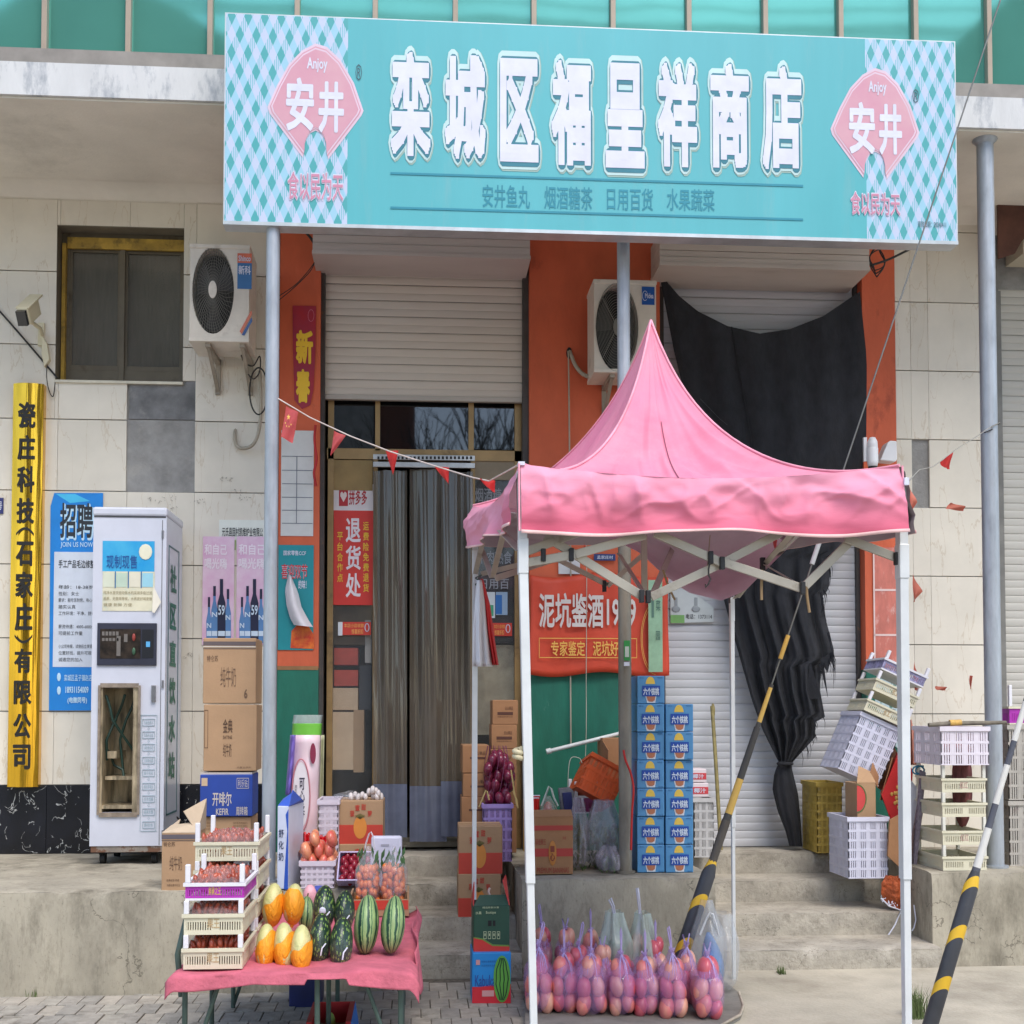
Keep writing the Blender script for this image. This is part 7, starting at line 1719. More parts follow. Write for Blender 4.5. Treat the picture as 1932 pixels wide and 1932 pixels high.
g.out('rind_print', flat((80, 110, 60)), t)
G().add([(x0, Yb + .08, z1), (x1, Yb + .08, z1), (x1 + .01, Yb + .2, z1 + .06), (x0 + .06, Yb + .22, z1 + .09)], [(0, 1, 2, 3)]).out('flap', kraft, t, solid=.004)
# leaning pile of white crates
LG = 'white crates leaning on the right pier'
def tilted_tray(lab, u, v, Y, w_, d, hh, post, ang, m_, mside, seed=0, text=''):
    t = tray(lab, -w_ / 2, w_ / 2, 0, d, 0, hh, post, m_, mside, LG, fruit=False, seed=seed, text=text)
    # rebuild position: parts were built around the origin
    for ch_ in t.children:
        ch_.location = Vector((0, 0, 0)) + t.location
    bx_ = t.location.copy(); t.location = at(*q(u, v), Y); t.rotation_euler = (0, ang, 0)
    for ch_ in t.children: ch_.location = Vector((0, 0, 0)) - Vector((0, 0, 0)) if False else ch_.location * 1
    return t
A_ = .42
bt_ = basket('white lattice basket at the bottom of the leaning pile', -.13, .13, -.2, .14, 0, .36, M('basket_leaning', (208, 208, 224), .5, var=.05), LG, nx=5, ny=4, nz=6, bw=.4)
bt_.location = at(*q(1690, 1552), -.5) + Vector((.02, 0, 0)); bt_.rotation_euler = (0, A_, .0)
ax = Vector((math.sin(A_), 0, math.cos(A_)))
for k, (h_, m1, m2, nm_) in enumerate(((.37, twm, twm, 'lower cream tray in the leaning pile of white crates'), (.50, twm, twm, 'upper cream tray in the leaning pile of white crates'), (.63, tww, M('tray_striped', (150, 146, 180), .5, var=.3, sc=40), 'violet-striped tray at the top of the leaning pile'))):
    tt = tilted_tray(nm_, 1690, 1552, -.68, .27, .3, .07, .05, A_, m1, m2, k, '红' if k < 2 else '')
    tt.location = Vector(bt_.location) + ax * h_ + Vector((0, -.2, 0))
# red box and brown carton
t = thing('red_gift_box', 'red fruit gift box with gold pattern tipped on its corner beside the right canopy leg', 'gift box', at(*q(1790, 1650), -.75))
P = [q(1797, 1506), q(1763, 1590), q(1788, 1655), q(1822, 1600), q(1826, 1540)]
G().prism([at(*p, -.75) for p in P][::1], (.05, .16, 0)).out('box', flat((196, 34, 34)), t)
g = G()
for i in range(14): 
    h = i * 1.1; r1 = 4 + (i % 4) * 3.5
    p = at(*q(1795 + r1 * math.cos(h) * .8, 1592 + r1 * 1.6 * math.sin(h)), -.752); g.ell(p, .009, .002, .012, 7, 5)
g.out('gold_pattern', flat((210, 160, 80)), t)
t = thing('open_carton', 'dark brown open carton lying on its side behind the red gift box', 'carton', at(*q(1770, 1560), -.5))
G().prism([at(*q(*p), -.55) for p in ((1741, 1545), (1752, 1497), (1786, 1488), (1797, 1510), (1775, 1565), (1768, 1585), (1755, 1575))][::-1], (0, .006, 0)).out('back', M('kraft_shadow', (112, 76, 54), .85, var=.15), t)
G().add([at(*q(1741, 1545), -.75), at(*q(1752, 1497), -.55), at(*q(1760, 1520), -.55), at(*q(1755, 1575), -.75)], [(0, 1, 2, 3)]).add([at(*q(1760, 1600), -.72), at(*q(1785, 1515), -.72), at(*q(1790, 1520), -.5), at(*q(1768, 1600), -.5)], [(0, 1, 2, 3)]).out('flap', kraft2, t, solid=.005)
t = thing('flattened_cartons', 'bundle of flattened cartons and boards leaning on the right platform edge', 'cardboard', at(*q(1830, 1750), -1.0))
for k, (a, b, c, d_, m_) in enumerate((((1842, 1585), (1812, 1745), (1800, 1745), (1822, 1560), flat((206, 206, 214))), ((1850, 1600), (1822, 1780), (1812, 1760), (1838, 1600), M('sheet_a', (150, 126, 122), .7, var=.3, sc=30, st=(8, 1, 1))), ((1852, 1545), (1830, 1770), (1824, 1770), (1842, 1540), M('sheet_b', (130, 120, 132), .6, var=.35, sc=40, st=(8, 1, 1))), ((1818, 1620), (1818, 1752), (1776, 1712), (1780, 1640), kraft2))):
    G().prism([at(*q(*p), -.85 - .05 * k) for p in (a, b, c, d_)][::-1], (0, .02, 0)).out('board', m_, t)
# orange net sack
t = thing('orange_net_sack', 'orange net sack with white strings slumped on the side steps', 'net sack', at(*q(1795, 1835), -.9))
g = G()
def sack(i, j):
    l = interp([(0, 1772), (.25, 1761), (.6, 1762), (1, 1776)], j); r = interp([(0, 1800), (.3, 1822), (.7, 1832), (1, 1834)], j)
    p = at(*q(l + (r - l) * i, 1750 + 62 * j + 20 * i * j), -.93); s = math.sin(math.pi * i) * (.45 + .55 * math.sin(math.pi * min(1, j * .8 + .1)))
    p.y += -.07 * s - .012 * math.sin(i * 17 + j * 5) - .01 * noise.noise(Vector((i * 9, j * 9, 2))); return p
g.grid(sack, 40, 26); g.out('sack', M('sack_orange', (186, 90, 46), .7, var=.2, sc=30, bump=.8, bsc=120), t)
for pts in (((1762, 1796), (1778, 1812), (1800, 1820), (1803, 1818), (1790, 1850), (1777, 1870)), ((1828, 1810), (1832, 1840), (1828, 1856), (1824, 1862))): G().tube([at(*q(*p), -1.08) for p in pts], .004, 5).out('string', white, t)
g = G(); rr = random.Random(9)
for i in range(26): a = rr.uniform(0, 1); p = at(*q(1761 + 38 * a, 1797 + 18 * a + rr.uniform(-4, 4)), -1.07); g.tube([p, p + Vector((rr.uniform(-.012, .012), -.01, rr.uniform(-.02, .01)))], .002, 4)
g.out('torn_edge', white, t, kind='stuff')
# tower of trays with basket on top
TW = 'tower of cream trays by the thick pole'
tyY = -1.24
tw0, tw1 = at(*q(1886, 1700), tyY).x, at(*q(1973, 1700), tyY).x
zs_ = [PZ, at(*q(1930, 1690), tyY).z, at(*q(1930, 1634), tyY).z, at(*q(1930, 1585), tyY).z]
zn = zs_[1:] + [at(*q(1930, 1530), tyY).z]
for k in range(4):
    tray('cream tray, %s of the crate tower by the thick pole' % ('bottom', 'second', 'third', 'fourth')[k], tw0, tw1, tyY, tyY + .36, zs_[k] + .001, .075, zn[k] - zs_[k] - .077, twm, twm, TW, fruit=False, seed=20 + k, mpost=M('post_cream', (220, 218, 206), .5), text='红红' if k % 2 else '', mk=flat((186, 150, 140)))
bk = basket('white basket with black print and red contents on top of the crate tower', tw0 - .012, tw1 + .012, tyY - .02, tyY + .36, zn[3], at(*q(1930, 1453), tyY).z, M('basket_top', (222, 214, 222), .45, var=.04, alpha=.97), None, nx=4, ny=3, nz=3, bw=.45)
G().ell(((tw0 + tw1) / 2, tyY + .17, zn[3] + .07), .11, .15, .055, 14, 8).out('red_mesh', M('red_contents', (176, 90, 92), .7, var=.3, sc=30), None, label='reddish net bags lying inside the basket on the crate tower', cat='net bag')
G().ell(((tw0 + tw1) / 2 + .12, tyY + .3, PZ + .45), .05, .08, .25, 12, 10).out('red_net_bundle', M('red_net', (140, 84, 84), .8, var=.3, sc=40, st=(1, 1, .3)), None, label='dull red net bundle behind the crate tower', cat='net bag')
g = G(); g.tube([at(*q(1857, 1450), tyY - .01), at(*q(1900, 1447), tyY + .0), at(*q(2012, 1445), tyY + .02)], [.011, .013, .010], 8); g.out('broom', M('broom_brown', (120, 112, 98), .8, var=.2, sc=20), None, label='grey-brown pole lying across the top basket beside the thick pole', cat='pole')
G().tube([at(*q(1899, 1446), tyY), at(*q(1922, 1445), tyY)], .017, 10).out('yellow_tie', M('tie_yellow', (196, 156, 80), .6, var=.2, sc=30), bpy.data.objects['broom'])
cable('blue plastic tubing and rags behind the tray tower', [at(*q(1832 + 10 * math.cos(t) + t, 1540 + 8 * math.sin(t)), -.9) for t in [k * .6 for k in range(20)]], .005, M('blue_tube', (70, 140, 170), .5), 'blue_tubing', 'tubing')
t = thing('orange_strips', 'faded orange netting hanging behind the right canopy leg', 'netting', at(*q(1830, 1530), -.4))
drape([(1820, 1822, 1435), (1819, 1832, 1480), (1818, 1842, 1530)], -.4, .03, M('faded_orange', (198, 130, 110), .7, var=.25, sc=20), 'netting')
# lattice crates right of the pole
rcm = M('crate_far', (176, 170, 160), .6, var=.12, dirt=(120, 100, 96), dsc=6, dth=.55)
for k, (v0_, v1_) in enumerate(((1600, 1738), (1450, 1600))):
    a0 = at(*q(2018, 1600), -1.05).x
    basket(('lattice crate standing at the right border of the picture', 'lattice crate stacked second at the right border')[k], a0, a0 + .26, -1.05, -.75, PZ if k == 0 else at(*q(2030, 1600), -1.05).z, at(*q(2030, 1602 if k == 0 else 1450), -1.05).z, rcm, 'lattice crates right of the thick pole', nx=4, ny=4, nz=5, bw=.3)
tray('cream tray with tall white posts on the lattice crates at the right border', a0 + .01, a0 + .25, -1.05, -.78, at(*q(2030, 1449), -1.05).z, .1, .12, twm, tpp, None, fruit=False, text='')

# ================================================================ onions and crate beside the front left leg
OY = -.62
a0, a1, az0, az1 = rect(*q(967, 1608, 1024, 1706), OY)
crt = basket('violet lattice crate of red onions beside the cartons', a0, a1, OY, OY + .28, .5, az1, vio, nx=5, ny=4, nz=5, bw=.3, name='crate', cat='crate')
onm = mat_fruit('onion_red', (128, 40, 68), (90, 24, 52), 18, .25)
rr = random.Random(12)
fruits(crt, [(a0 + .04 + (a1 - a0 - .07) * i / 2, OY + .05, .56 + .09 * j) for i in range(3) for j in range(3)], .027, .045, [onm], 'onion', 5)
t = thing('onion_sack', 'purple net sack of red onions standing on the violet crate', 'sack of onions', ((a0 + a1) / 2, OY, az1))
P = []
for j, (v, cs) in enumerate(((1600, (978, 998, 1016)), (1588, (985, 1008)), (1572, (976, 992, 1012, 1022)), (1555, (980, 996, 1014, 1024)), (1540, (976, 990, 1008, 1020)), (1524, (984, 1000, 1010)), (1516, (990, 998)))):
    for c in cs: P.append(at(*q(c + rr.uniform(-2, 2), v - 2), OY + .08 + rr.uniform(-.04, .04)))
fruits(t, P, .028, .046, [onm], 'onion', 6)
g = G(); rr = random.Random(4)
for k in range(12):
    a = 2 * math.pi * k / 12; P = []
    for s in range(11):
        j = s / 10; r = (.5 + .55 * math.sin(math.pi * (.15 + .7 * j))) * .095
        P.append(Vector(((a0 + a1) / 2 + r * math.cos(a + j * .8) * .75, OY + .09 + r * math.sin(a + j * .8), az1 + .33 * j)))
    g.tube(P, .0022, 4, caps=False)
g.out('net', M('net_purple', (120, 50, 90), .6), t, kind='stuff')
for pts in (((972, 1580), (964, 1600), (958, 1614)), ((1022, 1540), (1028, 1580), (1034, 1612)), ((1026, 1582), (1033, 1600), (1036, 1616)), ((974, 1582), (978, 1600))): G().tube([at(*q(*p), OY - .05) for p in pts], .005, 5).out('straw_tie', M('straw', (190, 166, 110), .7), t)

# ================================================================ apples in bags on a board
bd = thing('display_board', 'low grey board on the paving carrying the bagged apples', 'board', at(*q(1260, 2040), -2.6))
bz = .045
def bdp(u, v): p = on(*q(u, v), bz); return Vector((p.x, p.y, bz))
out = [bdp(1050, 2052), bdp(1440, 2052), bdp(1480, 2030), bdp(1487, 2012), bdp(1478, 1985), bdp(1440, 1955), bdp(1050, 1958)]
G().prism(out, (0, 0, -.022)).out('board', M('board_grey', (128, 124, 116), .8, var=.15, sc=6, bump=.3, bsc=50), bd)
lip = M('board_edge', (176, 164, 146), .8, var=.2)
G().tube([p + Vector((0, 0, .0)) for p in out[:5]], .007, 6).out('edge', lip, bd)
for x_ in (1090, 1250, 1420): p = on(*q(x_, 2030), 0); G().box(p.x - .05, p.x + .05, p.y, p.y + .2, 0, bz - .022).out('bearer', M('wood_bearer', (110, 84, 60), .8, var=.2), bd)
lilf = film('lilac_film', (206, 160, 222), .29, .07); lilk = film('lilac_knot', (200, 180, 232), .72, .2)
apA = mat_fruit('bag_apple', (214, 108, 114), (228, 154, 128), 16, .3, (1, 1, .35)); apB = mat_fruit('bag_apple_pale', (228, 172, 146), (216, 114, 118), 11, .3, (1, 1, .4)); apC = mat_fruit('bag_apple_deep', (200, 84, 100), (216, 112, 116), 13, .3, (1, 1, .35))
AG = 'lilac bags of red apples on the low board'
def applebag(lab, u0, u1, v0, v1, seed, loop, back=0, grp=AG):
    zb = bz + .001; p = on(*q((u0 + u1) / 2, v1 - 4), zb); Y = p.y + .07
    w_ = (u1 - u0) * .9434 / F * (Y + 8.06 + p.x * .075); H = at(*q(0, v0), Y).z - zb
    H = at(*q((u0 + u1) / 2, v0), Y - .05).z - zb
    t = thing('apple_bag', lab, 'bag of apples', (p.x, Y, zb), grp); rr = random.Random(seed)
    P = []; lv = max(2, int(round(H / .080)))
    for k in range(lv):
        z = zb + .046 + k * .074
        ns = [(-.26, -.3), (.26, -.25), (-.24, .35), (.26, .35)] if k < lv - 1 else [(-.12, -.15), (.18, .1)]
        for (i, j) in ns: P.append((p.x + w_ * (i + rr.uniform(-.05, .05)), Y + .12 * j + rr.uniform(-.01, .01) - .01, z + rr.uniform(-.012, .012)))
    fruits(t, P, .0305, .051, [apA, apB, apC], 'apple', seed)
    g = G(); bagmesh(g, (p.x, Y, zb), w_ * 1.16, .24, H * 1.06, seed, .05, neck=.14); g.out('film', lilf, t)
    zt_ = zb + H * 1.02
    top = Vector((p.x, Y - .02, zt_))
    L = [top + Vector((a * .001, 0, b * .001)) for a, b in loop]
    G().tube([top + Vector((0, 0, -.02))] + L, .0042, 6, sx=.8).out('handle', lilk, t)
    g = G()
    for i in range(9):
        a = rr.uniform(-2.8, -.3); g.tube([top + Vector((0, -.006, -.005)), Vector((p.x + .3 * w_ * math.cos(a), Y + .07 * math.sin(a), zt_ - .04)), Vector((p.x + .47 * w_ * math.cos(a), Y + .105 * math.sin(a), zt_ - rr.uniform(.08, .12)))], [.003, .0015, .0008], 4)
    g.out('film_folds', lilk, t)
    g = G()
    for i in range(8):
        a = i * .785 + rr.uniform(-.3, .3); c0 = top + Vector((0, 0, -.012)); d1 = Vector((math.cos(a) * .6, math.sin(a), 0)); s1 = Vector((-math.sin(a) * .6, math.cos(a), 0)) * .012
        e1 = c0 + d1 * rr.uniform(.014, .028) + Vector((0, 0, rr.uniform(.012, .034))); g.add([c0 - s1 * .3, c0 + s1 * .3, e1 + s1 + Vector((0, 0, rr.uniform(-.006, .006))), e1 - s1], [(0, 1, 2, 3)], 0, True)
    g.out('ruffle', film('lilac_ruffle', (206, 184, 232), .6, .15), t)
    return t
L1 = [(-6, 30), (-14, 70), (-18, 100), (-12, 108), (-8, 90), (-2, 40), (0, 0)]
L2 = [(4, 30), (10, 60), (16, 95), (20, 104), (24, 92), (20, 60), (2, 4)]
L3 = [(0, 40), (-2, 90), (0, 108), (3, 90), (3, 40), (0, 0)]
L4 = [(-10, 24), (-16, 50), (-4, 4), (8, 30), (14, 54), (4, 10)]
back = (('deep purple apple bag, leftmost of the back row', 1069, 1103, 1856, 1965, L1), ('apple bag second from the left in the back row', 1117, 1150, 1862, 1968, L4), ('apple bag in the middle of the back row before the green vegetable bag', 1166, 1202, 1866, 1970, L3), ('apple bag in front of the two green vegetable bags', 1258, 1290, 1892, 1985, L2), ('apple bag in the back row right of the green vegetable bags', 1296, 1334, 1890, 1990, L3))
for k, (lab, a, b, c, d_, lp) in enumerate(back): applebag(lab, a, b, c, d_, 40 + k, lp)
mid = (('apple bag peeping out between the second and third front bags', 1142, 1178, 1894, 2004, L2), ('apple bag peeping out left of the fourth front bag', 1192, 1226, 1900, 2006, L4), ('apple bag with crossed handles in front of the guard sleeve', 1359, 1398, 1896, 2020, L4))
for k, (lab, a, b, c, d_, lp) in enumerate(mid): applebag(lab, a, b, c, d_, 60 + k, lp)
front = (('apple bag at the far left of the front row beside the canopy leg', 1056, 1104, 1896, 2031, L2), ('apple bag second from the left in the front row', 1105, 1156, 1908, 2030, L3), ('apple bag third from the left in the front row with a tall handle', 1158, 1213, 1908, 2036, L3), ('apple bag fourth from the left in the front row', 1222, 1270, 1910, 2036, L3), ('apple bag third from the right in the front row', 1271, 1318, 1914, 2036, L3), ('apple bag second from the right in the front row', 1326, 1372, 1908, 2040, L1), ('apple bag at the right end of the front row beside the clear bag', 1395, 1447, 1914, 2042, L4))
for k, (lab, a, b, c, d_, lp) in enumerate(front): applebag(lab, a, b, c, d_, 80 + k, lp)
paleg = film('pale_green_film', (206, 220, 206), .5, .2)
VG2 = 'pale bags of greens behind the bagged apples'
Yv = on(*q(1240, 1975), bz).y
veg('pale bag of greens behind the apples, the left of two', 1200, 1822, 1258, 1975, Yv, bz, 7, VG2, fm=paleg, n=120, loop=((1229, 1835), (1224, 1812), (1218, 1800), (1222, 1796), (1228, 1812), (1231, 1835)))
veg('pale bag of greens behind the apples, the right of two', 1260, 1824, 1310, 1975, Yv, bz, 8, VG2, fm=paleg, n=120, loop=((1280, 1840), (1277, 1810), (1273, 1776), (1276, 1776), (1279, 1800), (1282, 1838)))
t = thing('clear_bag', 'large clear plastic bag with blue wrapping inside at the right end of the board', 'plastic bag', on(*q(1440, 2000), bz))
p = on(*q(1435, 1990), bz); 
G().grid(lambda i, j: p + Vector((-.02 + .05 * math.cos(6.28 * i) * math.sin(math.pi * (.1 + .85 * j)) + .08 * (1 - j) * 0 + .04 * j * -1 + .03, .05 + .05 * math.sin(6.28 * i) * math.sin(math.pi * (.1 + .85 * j)), .02 + .26 * j)), 16, 12, closed=True).out('blue_wrap', M('blue_wrap', (40, 120, 196), .25, var=.25, sc=16, bump=.6, bsc=20), t)
g = G(); bagmesh(g, (p.x - .03, p.y + .08, bz), .15, .26, .43, 3, .09, neck=.35); bagmesh(g, (p.x + .055, p.y + .12, bz), .13, .24, .36, 4, .1, neck=.55); g.out('film', film('clear_bag_film', (214, 218, 220), .32, .06), t)
G().tube([at(*q(a, b), p.y - .02) for a, b in ((1400, 1870), (1412, 1840), (1420, 1826), (1426, 1828), (1432, 1850), (1437, 1872))], .008, 6, sx=.6).out('handle', film('handle4', (220, 222, 222), .6), t)

# ================================================================ guy wires with striped guard sleeves
slv = M('guard_sleeve', (62, 64, 70), .5, var=.1, sc=8, dirt=(90, 88, 84), dsc=12, dth=.6)
x_, y_, z_ = objxyz(slv)
st_ = math_node(slv, 'FRACT', math_node(slv, 'DIVIDE', math_node(slv, 'ADD', z_, math_node(slv, 'ADD', math_node(slv, 'MULTIPLY', x_, 1.2), math_node(slv, 'MULTIPLY', y_, .3))), .215))
overlay(slv, math_node(slv, 'LESS_THAN', st_, .25), (222, 178, 46))
rodm = M('guard_rod', (60, 58, 56), .5, var=.15)
x_, y_, z_ = objxyz(rodm)
st2 = math_node(rodm, 'FRACT', math_node(rodm, 'DIVIDE', z_, .46)); overlay(rodm, math_node(rodm, 'LESS_THAN', st2, .38), (196, 160, 80))
rodw = M('guard_rod_pale', (84, 86, 96), .45, var=.1)
x_, y_, z_ = objxyz(rodw)
st2 = math_node(rodw, 'FRACT', math_node(rodw, 'ADD', math_node(rodw, 'DIVIDE', z_, .27), .2)); overlay(rodw, math_node(rodw, 'LESS_THAN', st2, .62), (214, 212, 206))
steelw = M('guy_steel', (120, 118, 112), .4, metal=.6)
def guy(lab, base_, top, lens, radii, mats_):
    """base_ ground point, top far point; pieces given as (from, to) metres along"""
    t = thing('guy_wire', lab, 'guy wire', base_); BASE[t.name] = Vector((0, 0, 0))
    ax = (Vector(top) - Vector(base_)); t.rotation_euler = ax.to_track_quat('Z', 'Y').to_euler()
    for nm, a, b, r, m_, n in lens:
        g = G(); rr_ = [r[0] * .55] + [r[0]] + [r[1]] + [r[1] * .55] if nm == 'guard_sleeve' else [r[0], r[1]]
        zs = [a, a + .02, b - .07, b] if nm == 'guard_sleeve' else [a, b]
        g.tube([(0, 0, z) for z in zs], rr_, n, sx=1.0); g.out(nm, m_, t)
    return t
Yg = -1.95
b0 = at(*q(1347, 1925), Yg); 
# direction through two image points on the same plane
pA, pB = at(*q(1375, 1873), Yg), at(*q(1640, 1080), Yg)
dr = (pB - pA).normalized(); b0 = pA - dr * (pA.z / dr.z)
def along(u, v): 
    p = at(*q(u, v), Yg); return (p - b0).length
guy('guy wire with black and yellow guard rising behind the pink canopy', b0, pB,
    [('guard_sleeve', 0, along(1430, 1722), (.036, .034), slv, 20), ('clamp', along(1430, 1722) - .04, along(1452, 1640), (.02, .022), M('clamp_grey', (90, 84, 78), .6, metal=.3), 8),
     ('rod', along(1452, 1640), along(1515, 1455), (.019, .016), rodm, 8), ('upper_rod', along(1515, 1455), along(1547, 1370), (.012, .010), rodm, 8), ('wire', along(1547, 1370), along(2060, -170), (.0045, .0045), steelw, 6), ('sheath', along(1567, 1320), along(1580, 1272), (.011, .011), M('sheath', (190, 150, 70), .5), 8), ('white_sheath', along(1628, 1130), along(1655, 1060), (.012, .012), M('pale_sheath', (170, 170, 170), .5), 8)], None, None)
Yg2 = -2.9
pA, pB = at(*q(1861, 2048), Yg2), at(*q(1952, 1740), Yg2)
dr = (pB - pA).normalized(); b0 = pA - dr * (pA.z / dr.z); Yg = Yg2
guy('guy wire at the right border with black and yellow guard and white striped rod', b0, pB,
    [('guard_sleeve', 0, along(1952, 1740), (.031, .029), slv, 20), ('rod', along(1952, 1740) - .04, along(1982, 1640), (.018, .015), rodw, 8), ('upper_rod', along(1982, 1640), along(2120, 1170), (.014, .010), rodw, 8)], None, None)

# ================================================================ bunting
fm_ = [M('flag_red', (200, 48, 44), .7, var=.1, bump=.2, bsc=20), M('flag_pink', (214, 96, 96), .7, var=.1, bump=.2, bsc=20), M('flag_faded', (198, 120, 98), .7, var=.12)]
for f_ in fm_:
    tr = f_.node_tree.nodes.new('ShaderNodeBsdfTranslucent'); tr.inputs[0].default_value = lin((220, 80, 70)); mx = f_.node_tree.nodes.new('ShaderNodeMixShader'); mx.inputs[0].default_value = .3
    o_ = [x for x in f_.node_tree.nodes if x.type == 'OUTPUT_MATERIAL'][0]
    f_.node_tree.links.new(f_.node_tree.nodes['Principled BSDF'].outputs[0], mx.inputs[1]); f_.node_tree.links.new(tr.outputs[0], mx.inputs[2]); f_.node_tree.links.new(mx.outputs[0], o_.inputs[0])
bl = thing('bunting', 'string of small red flags slung from the left pole to the pink canopy', 'bunting', at(*q(556, 797), -1.46))
BYs = [(556, 797, -1.47), (620, 835, -1.6), (700, 872, -1.75), (780, 903, -1.9), (870, 932, -2.1), (945, 955, -2.35), (978, 962, -2.5), (1036, 930, -3.7)]
G().tube([at(*q(a, b), Y) for a, b, Y in BYs], .0032, 6).out('string', M('bunting_string', (206, 190, 180), .8), bl)
def flag(pts, Y, k, par):
    P = [at(*q(*p), Y) for p in pts]
    g = G(); n = 8
    if len(P) == 3: P = [P[0], P[1], P[2], P[2]]
    def fn(i, j):
        a = P[0].lerp(P[1], i); b = P[3].lerp(P[2], i); p = a.lerp(b, j); p.y += .012 * math.sin(i * 5 + j * 4) ; return p
    return g.grid(fn, n, n).out('flag', fm_[k], par)
fl_ = flag([(572, 812), (597, 825), (585, 886), (562, 874)], -1.55, 1, bl)
g = G()
for (a, b, r) in ((577, 834, 5), (571, 846, 2), (573, 852, 2), (578, 853, 2), (582, 849, 2)):
    c = at(*q(a, b), -1.568); g.add([c + Vector((math.sin(2 * math.pi * k / 10) * (r if k % 2 == 0 else r * .42) * .00345 * .56, 0, math.cos(2 * math.pi * k / 10) * (r if k % 2 == 0 else r * .42) * .0032)) for k in range(10)], [list(range(10))])
g.out('star', flat((236, 190, 90)), fl_)
flag([(668, 861), (692, 872), (661, 911)], -1.68, 1, bl); flag([(771, 900), (797, 902), (786, 950)], -1.88, 0, bl); flag([(867, 930), (898, 936), (897, 968)], -2.1, 0, bl); flag([(959, 956), (990, 962), (990, 985), (974, 975)], -2.45, 0, bl)
b2 = thing('bunting', 'tail of the red flag string between the canopy corner and the thick pole', 'bunting', at(*q(1900, 880), -1.6))
G().tube([at(*q(a, b), Y) for a, b, Y in ((1818, 962, -3.7), (1838, 940, -2.6), (1865, 934, -2.0), (1885, 920, -1.7), (1910, 900, -1.5), (1955, 872, -1.25), (1975, 858, -1.16), (2000, 845, -1.15))], .0022, 5).out('string', M('thin_string', (150, 146, 136), .8), b2)
flag([(1880, 924), (1905, 905), (1900, 938), (1888, 936)], -1.65, 0, b2)
G().tube([at(*q(1983 + 16 * math.sin(t), 853 - 8 * math.sin(t) + t), -1.1 - .05 * math.cos(t)) for t in [k * .4 for k in range(17)]], .003, 5).out('pole_tie', blackc, b2)
hang = [((1818, 962), (1832, 1005), (1824, 1028), (1818, 1012)), ((1826, 1148), (1844, 1183), (1828, 1204)), ((1829, 1320), (1836, 1355), (1840, 1384), (1828, 1380)), ((1871, 1372), (1893, 1374), (1892, 1381), (1872, 1380)), ((1940, 1350), (1944, 1352), (1943, 1378), (1940, 1378)), ((1902, 1005), (1930, 1013), (1928, 1022), (1890, 1018))]
HG = 'stray faded flags hanging against the right tiled pier'
for k, h in enumerate(hang):
    t = thing('stray_flag', ('faded pink flag hanging from the right canopy corner', 'triangular faded flag beside the right canopy leg', 'drooping orange flag low beside the right canopy leg', 'small orange flag strip right of the lowest drooping flag', 'thin upright orange strip left of the thick pole', 'pale curled flag strip under the cement patch on the right pier')[k], 'flag', at(*q(*h[0]), -.9), HG)
    flag([h[0], h[1], h[2]] + ([h[3]] if len(h) > 3 else []), -.6 if k else -3.6, 2, t)
for k, h in enumerate((((1287 - 20, 1085), (1272, 1085), (1172, 1115)),)): pass
t = thing('stray_flag', 'small bright red flag tip hanging under the left half of the canopy', 'flag', at(*q(1172, 1090), -2.6), HG); flag([(1168, 1085), (1176, 1108), (1170, 1112)], -2.6, 0, t)
t = thing('stray_flag', 'small pink flag tip hanging under the right half of the canopy', 'flag', at(*q(1550, 1090), -2.6), HG); flag([(1546, 1080), (1553, 1080), (1553, 1108)], -2.6, 1, t)

# ================================================================ grass tufts
gmat = M('grass', (88, 104, 56), .8, var=.3, sc=20)
def tuft(lab, u, v, n, h, seed, sp=.04):
    p = on(*q(u, v), 0.01); rr = random.Random(seed); g = G()
    for _ in range(n):
        b = p + Vector((rr.uniform(-sp, sp) * .6, rr.uniform(-sp, sp), 0)); l = rr.uniform(.4, 1) * h; dx, dy = rr.uniform(-.4, .4) * l * .6, rr.uniform(-.4, .4) * l
        w_ = .0016; m_ = b + Vector((dx * .4, dy * .4, l * .6)); e_ = b + Vector((dx, dy, l))
        g.add([b + Vector((-w_, 0, 0)), b + Vector((w_, 0, 0)), m_ + Vector((w_ * .8, 0, 0)), m_ + Vector((-w_ * .8, 0, 0)), e_], [(0, 1, 2, 3), (3, 2, 4)])
    return g.out('grass_tuft', gmat, None, label=lab, cat='grass', kind='thing')
tuft('tuft of green grass growing beside the right guy wire guard', 1832, 2040, 160, .16, 1, .05)
tuft('small dry grass tuft at the top of the pavement crack', 1563, 1952, 60, .06, 2, .03)
tuft('small grass tuft at the foot of the left platform wall', 70, 1990, 50, .05, 3, .05)

# ================================================================ left wall: old writing specks and stains
g = G(); rr = random.Random(31)
t = thing('wall_scribbles', 'faded scribbled marks on the tiles above the water machine', 'scribble', at(*q(450, 950), -.02))
for (u, v, n) in ((310, 1000, 10), (338, 996, 8), (345, 1015, 8), (455, 958, 14), (478, 982, 6), (492, 996, 10), (395, 1002, 8), (380, 1310, 10)):
    for i in range(n):
        a, b = u + rr.uniform(-14, 14), v + rr.uniform(-5, 5); g.bar(at(*q(a, b), -.024), at(*q(a + rr.uniform(-4, 4), b + rr.uniform(-3, 3)), -.024), .001, .003)
g.out('marks', flat((150, 142, 128)), t)

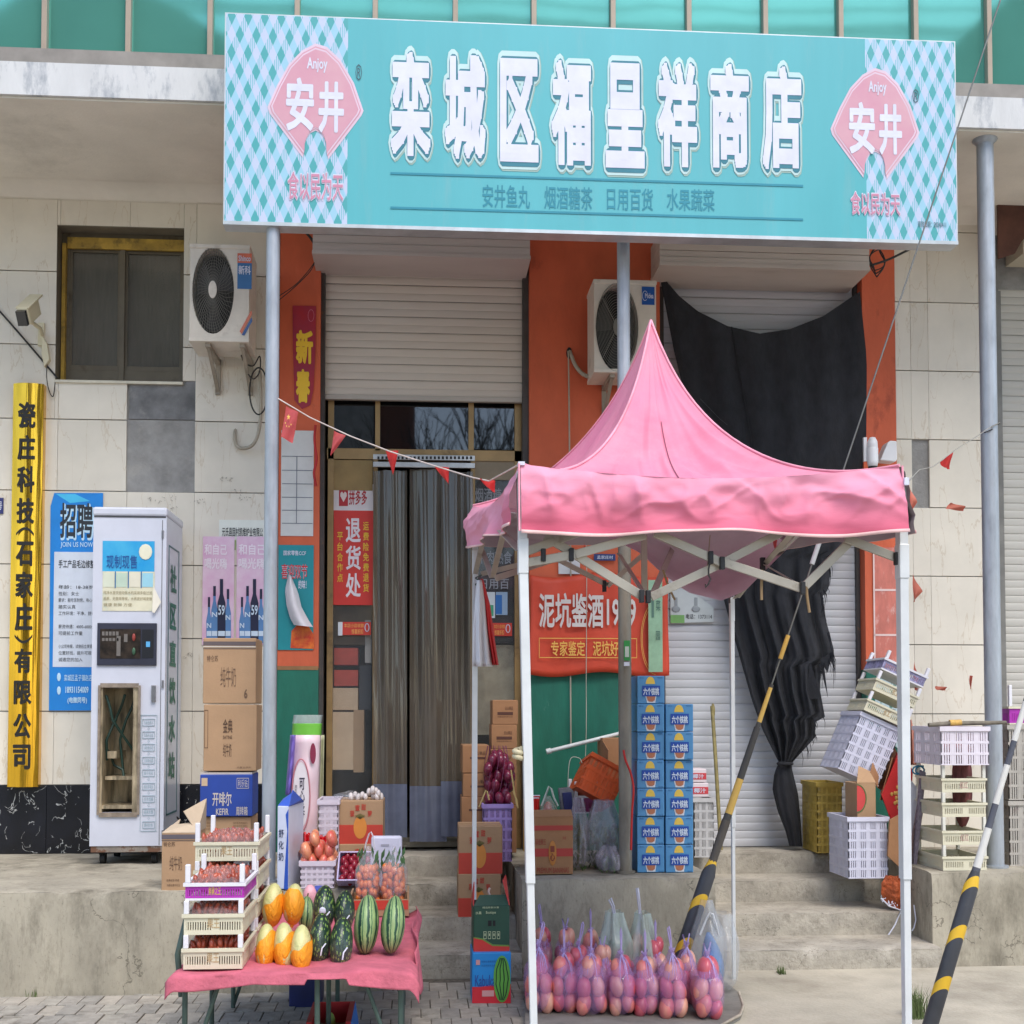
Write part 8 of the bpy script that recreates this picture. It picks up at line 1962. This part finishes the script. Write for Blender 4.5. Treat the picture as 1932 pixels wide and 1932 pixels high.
# ================================================================ what the glass looks out on: houses across the street
far = thing('opposite_house', 'brick house with a gable roof across the street, seen only as reflections', 'house', (0, -22, 0))
brk = M('far_brick', (136, 84, 66), .9, var=.2, sc=30); roofm = M('far_roof', (70, 66, 66), .9)
for (x0, x1, h, rh) in ((-9.5, -2.6, 13.4, 2.2), (9.3, 17, 13.0, 4.0)):
    g = G(); g.box(x0, x1, -24, -19, 0, h); g.out('wall', M('far_wall', (84, 84, 80), .9, var=.2, sc=3), far)
    xm = (x0 + x1) / 2; G().add([(x0 - .3, -18.8, h), (x1 + .3, -18.8, h), (xm, -18.8, h + rh), (x0 - .3, -24.2, h), (x1 + .3, -24.2, h), (xm, -24.2, h + rh)], [(0, 1, 2), (3, 5, 4), (0, 2, 5, 3), (1, 4, 5, 2), (0, 3, 4, 1)]).out('roof', roofm, far)
G().box(-2.55, -.9, -24, -20, 0, 8.8).out('side_wing', M('far_render', (190, 186, 180), .9), far); G().box(-.85, .0, -24, -20, 0, 9.6).out('brick_wing', brk, far)
ut = thing('overhead_cables', 'sagging overhead cables along the street, seen only as reflections', 'cables', (0, -13, 8))
for k, (ya, za) in enumerate(((-12, 11.75), (-12.1, 11.95), (-12.5, 12.1), (-13, 12.7))):
    G().tube([(x, ya, za - .9 * (1 - ((x - 2) / 14) ** 2)) for x in range(-12, 17, 2)], .022, 5).out('cable', blackc, ut)
tre = thing('bare_tree', 'bare tree across the street, seen only as a reflection', 'tree', (1.2, -16, 0))
g = G(); rr = random.Random(77)
def br(p, d, L, r, n):
    e_ = p + d * L; g.tube([p, p + d * L * .5 + Vector((rr.uniform(-.05, .05), 0, 0)), e_], [r, r * .85, r * .7], 5, caps=False)
    if n:
        for _ in range(3 if n > 2 else 2):
            nd = (d + Vector((rr.uniform(-.6, .6), rr.uniform(-.6, .6), rr.uniform(-.05, .5)))).normalized(); br(e_, nd, L * rr.uniform(.62, .85), r * .6, n - 1)
br(Vector((1.2, -16, 0)), Vector((0, 0, 1)), 2.4, .12, 6)
g.out('trunk', M('bark', (70, 60, 52), .9), tre)
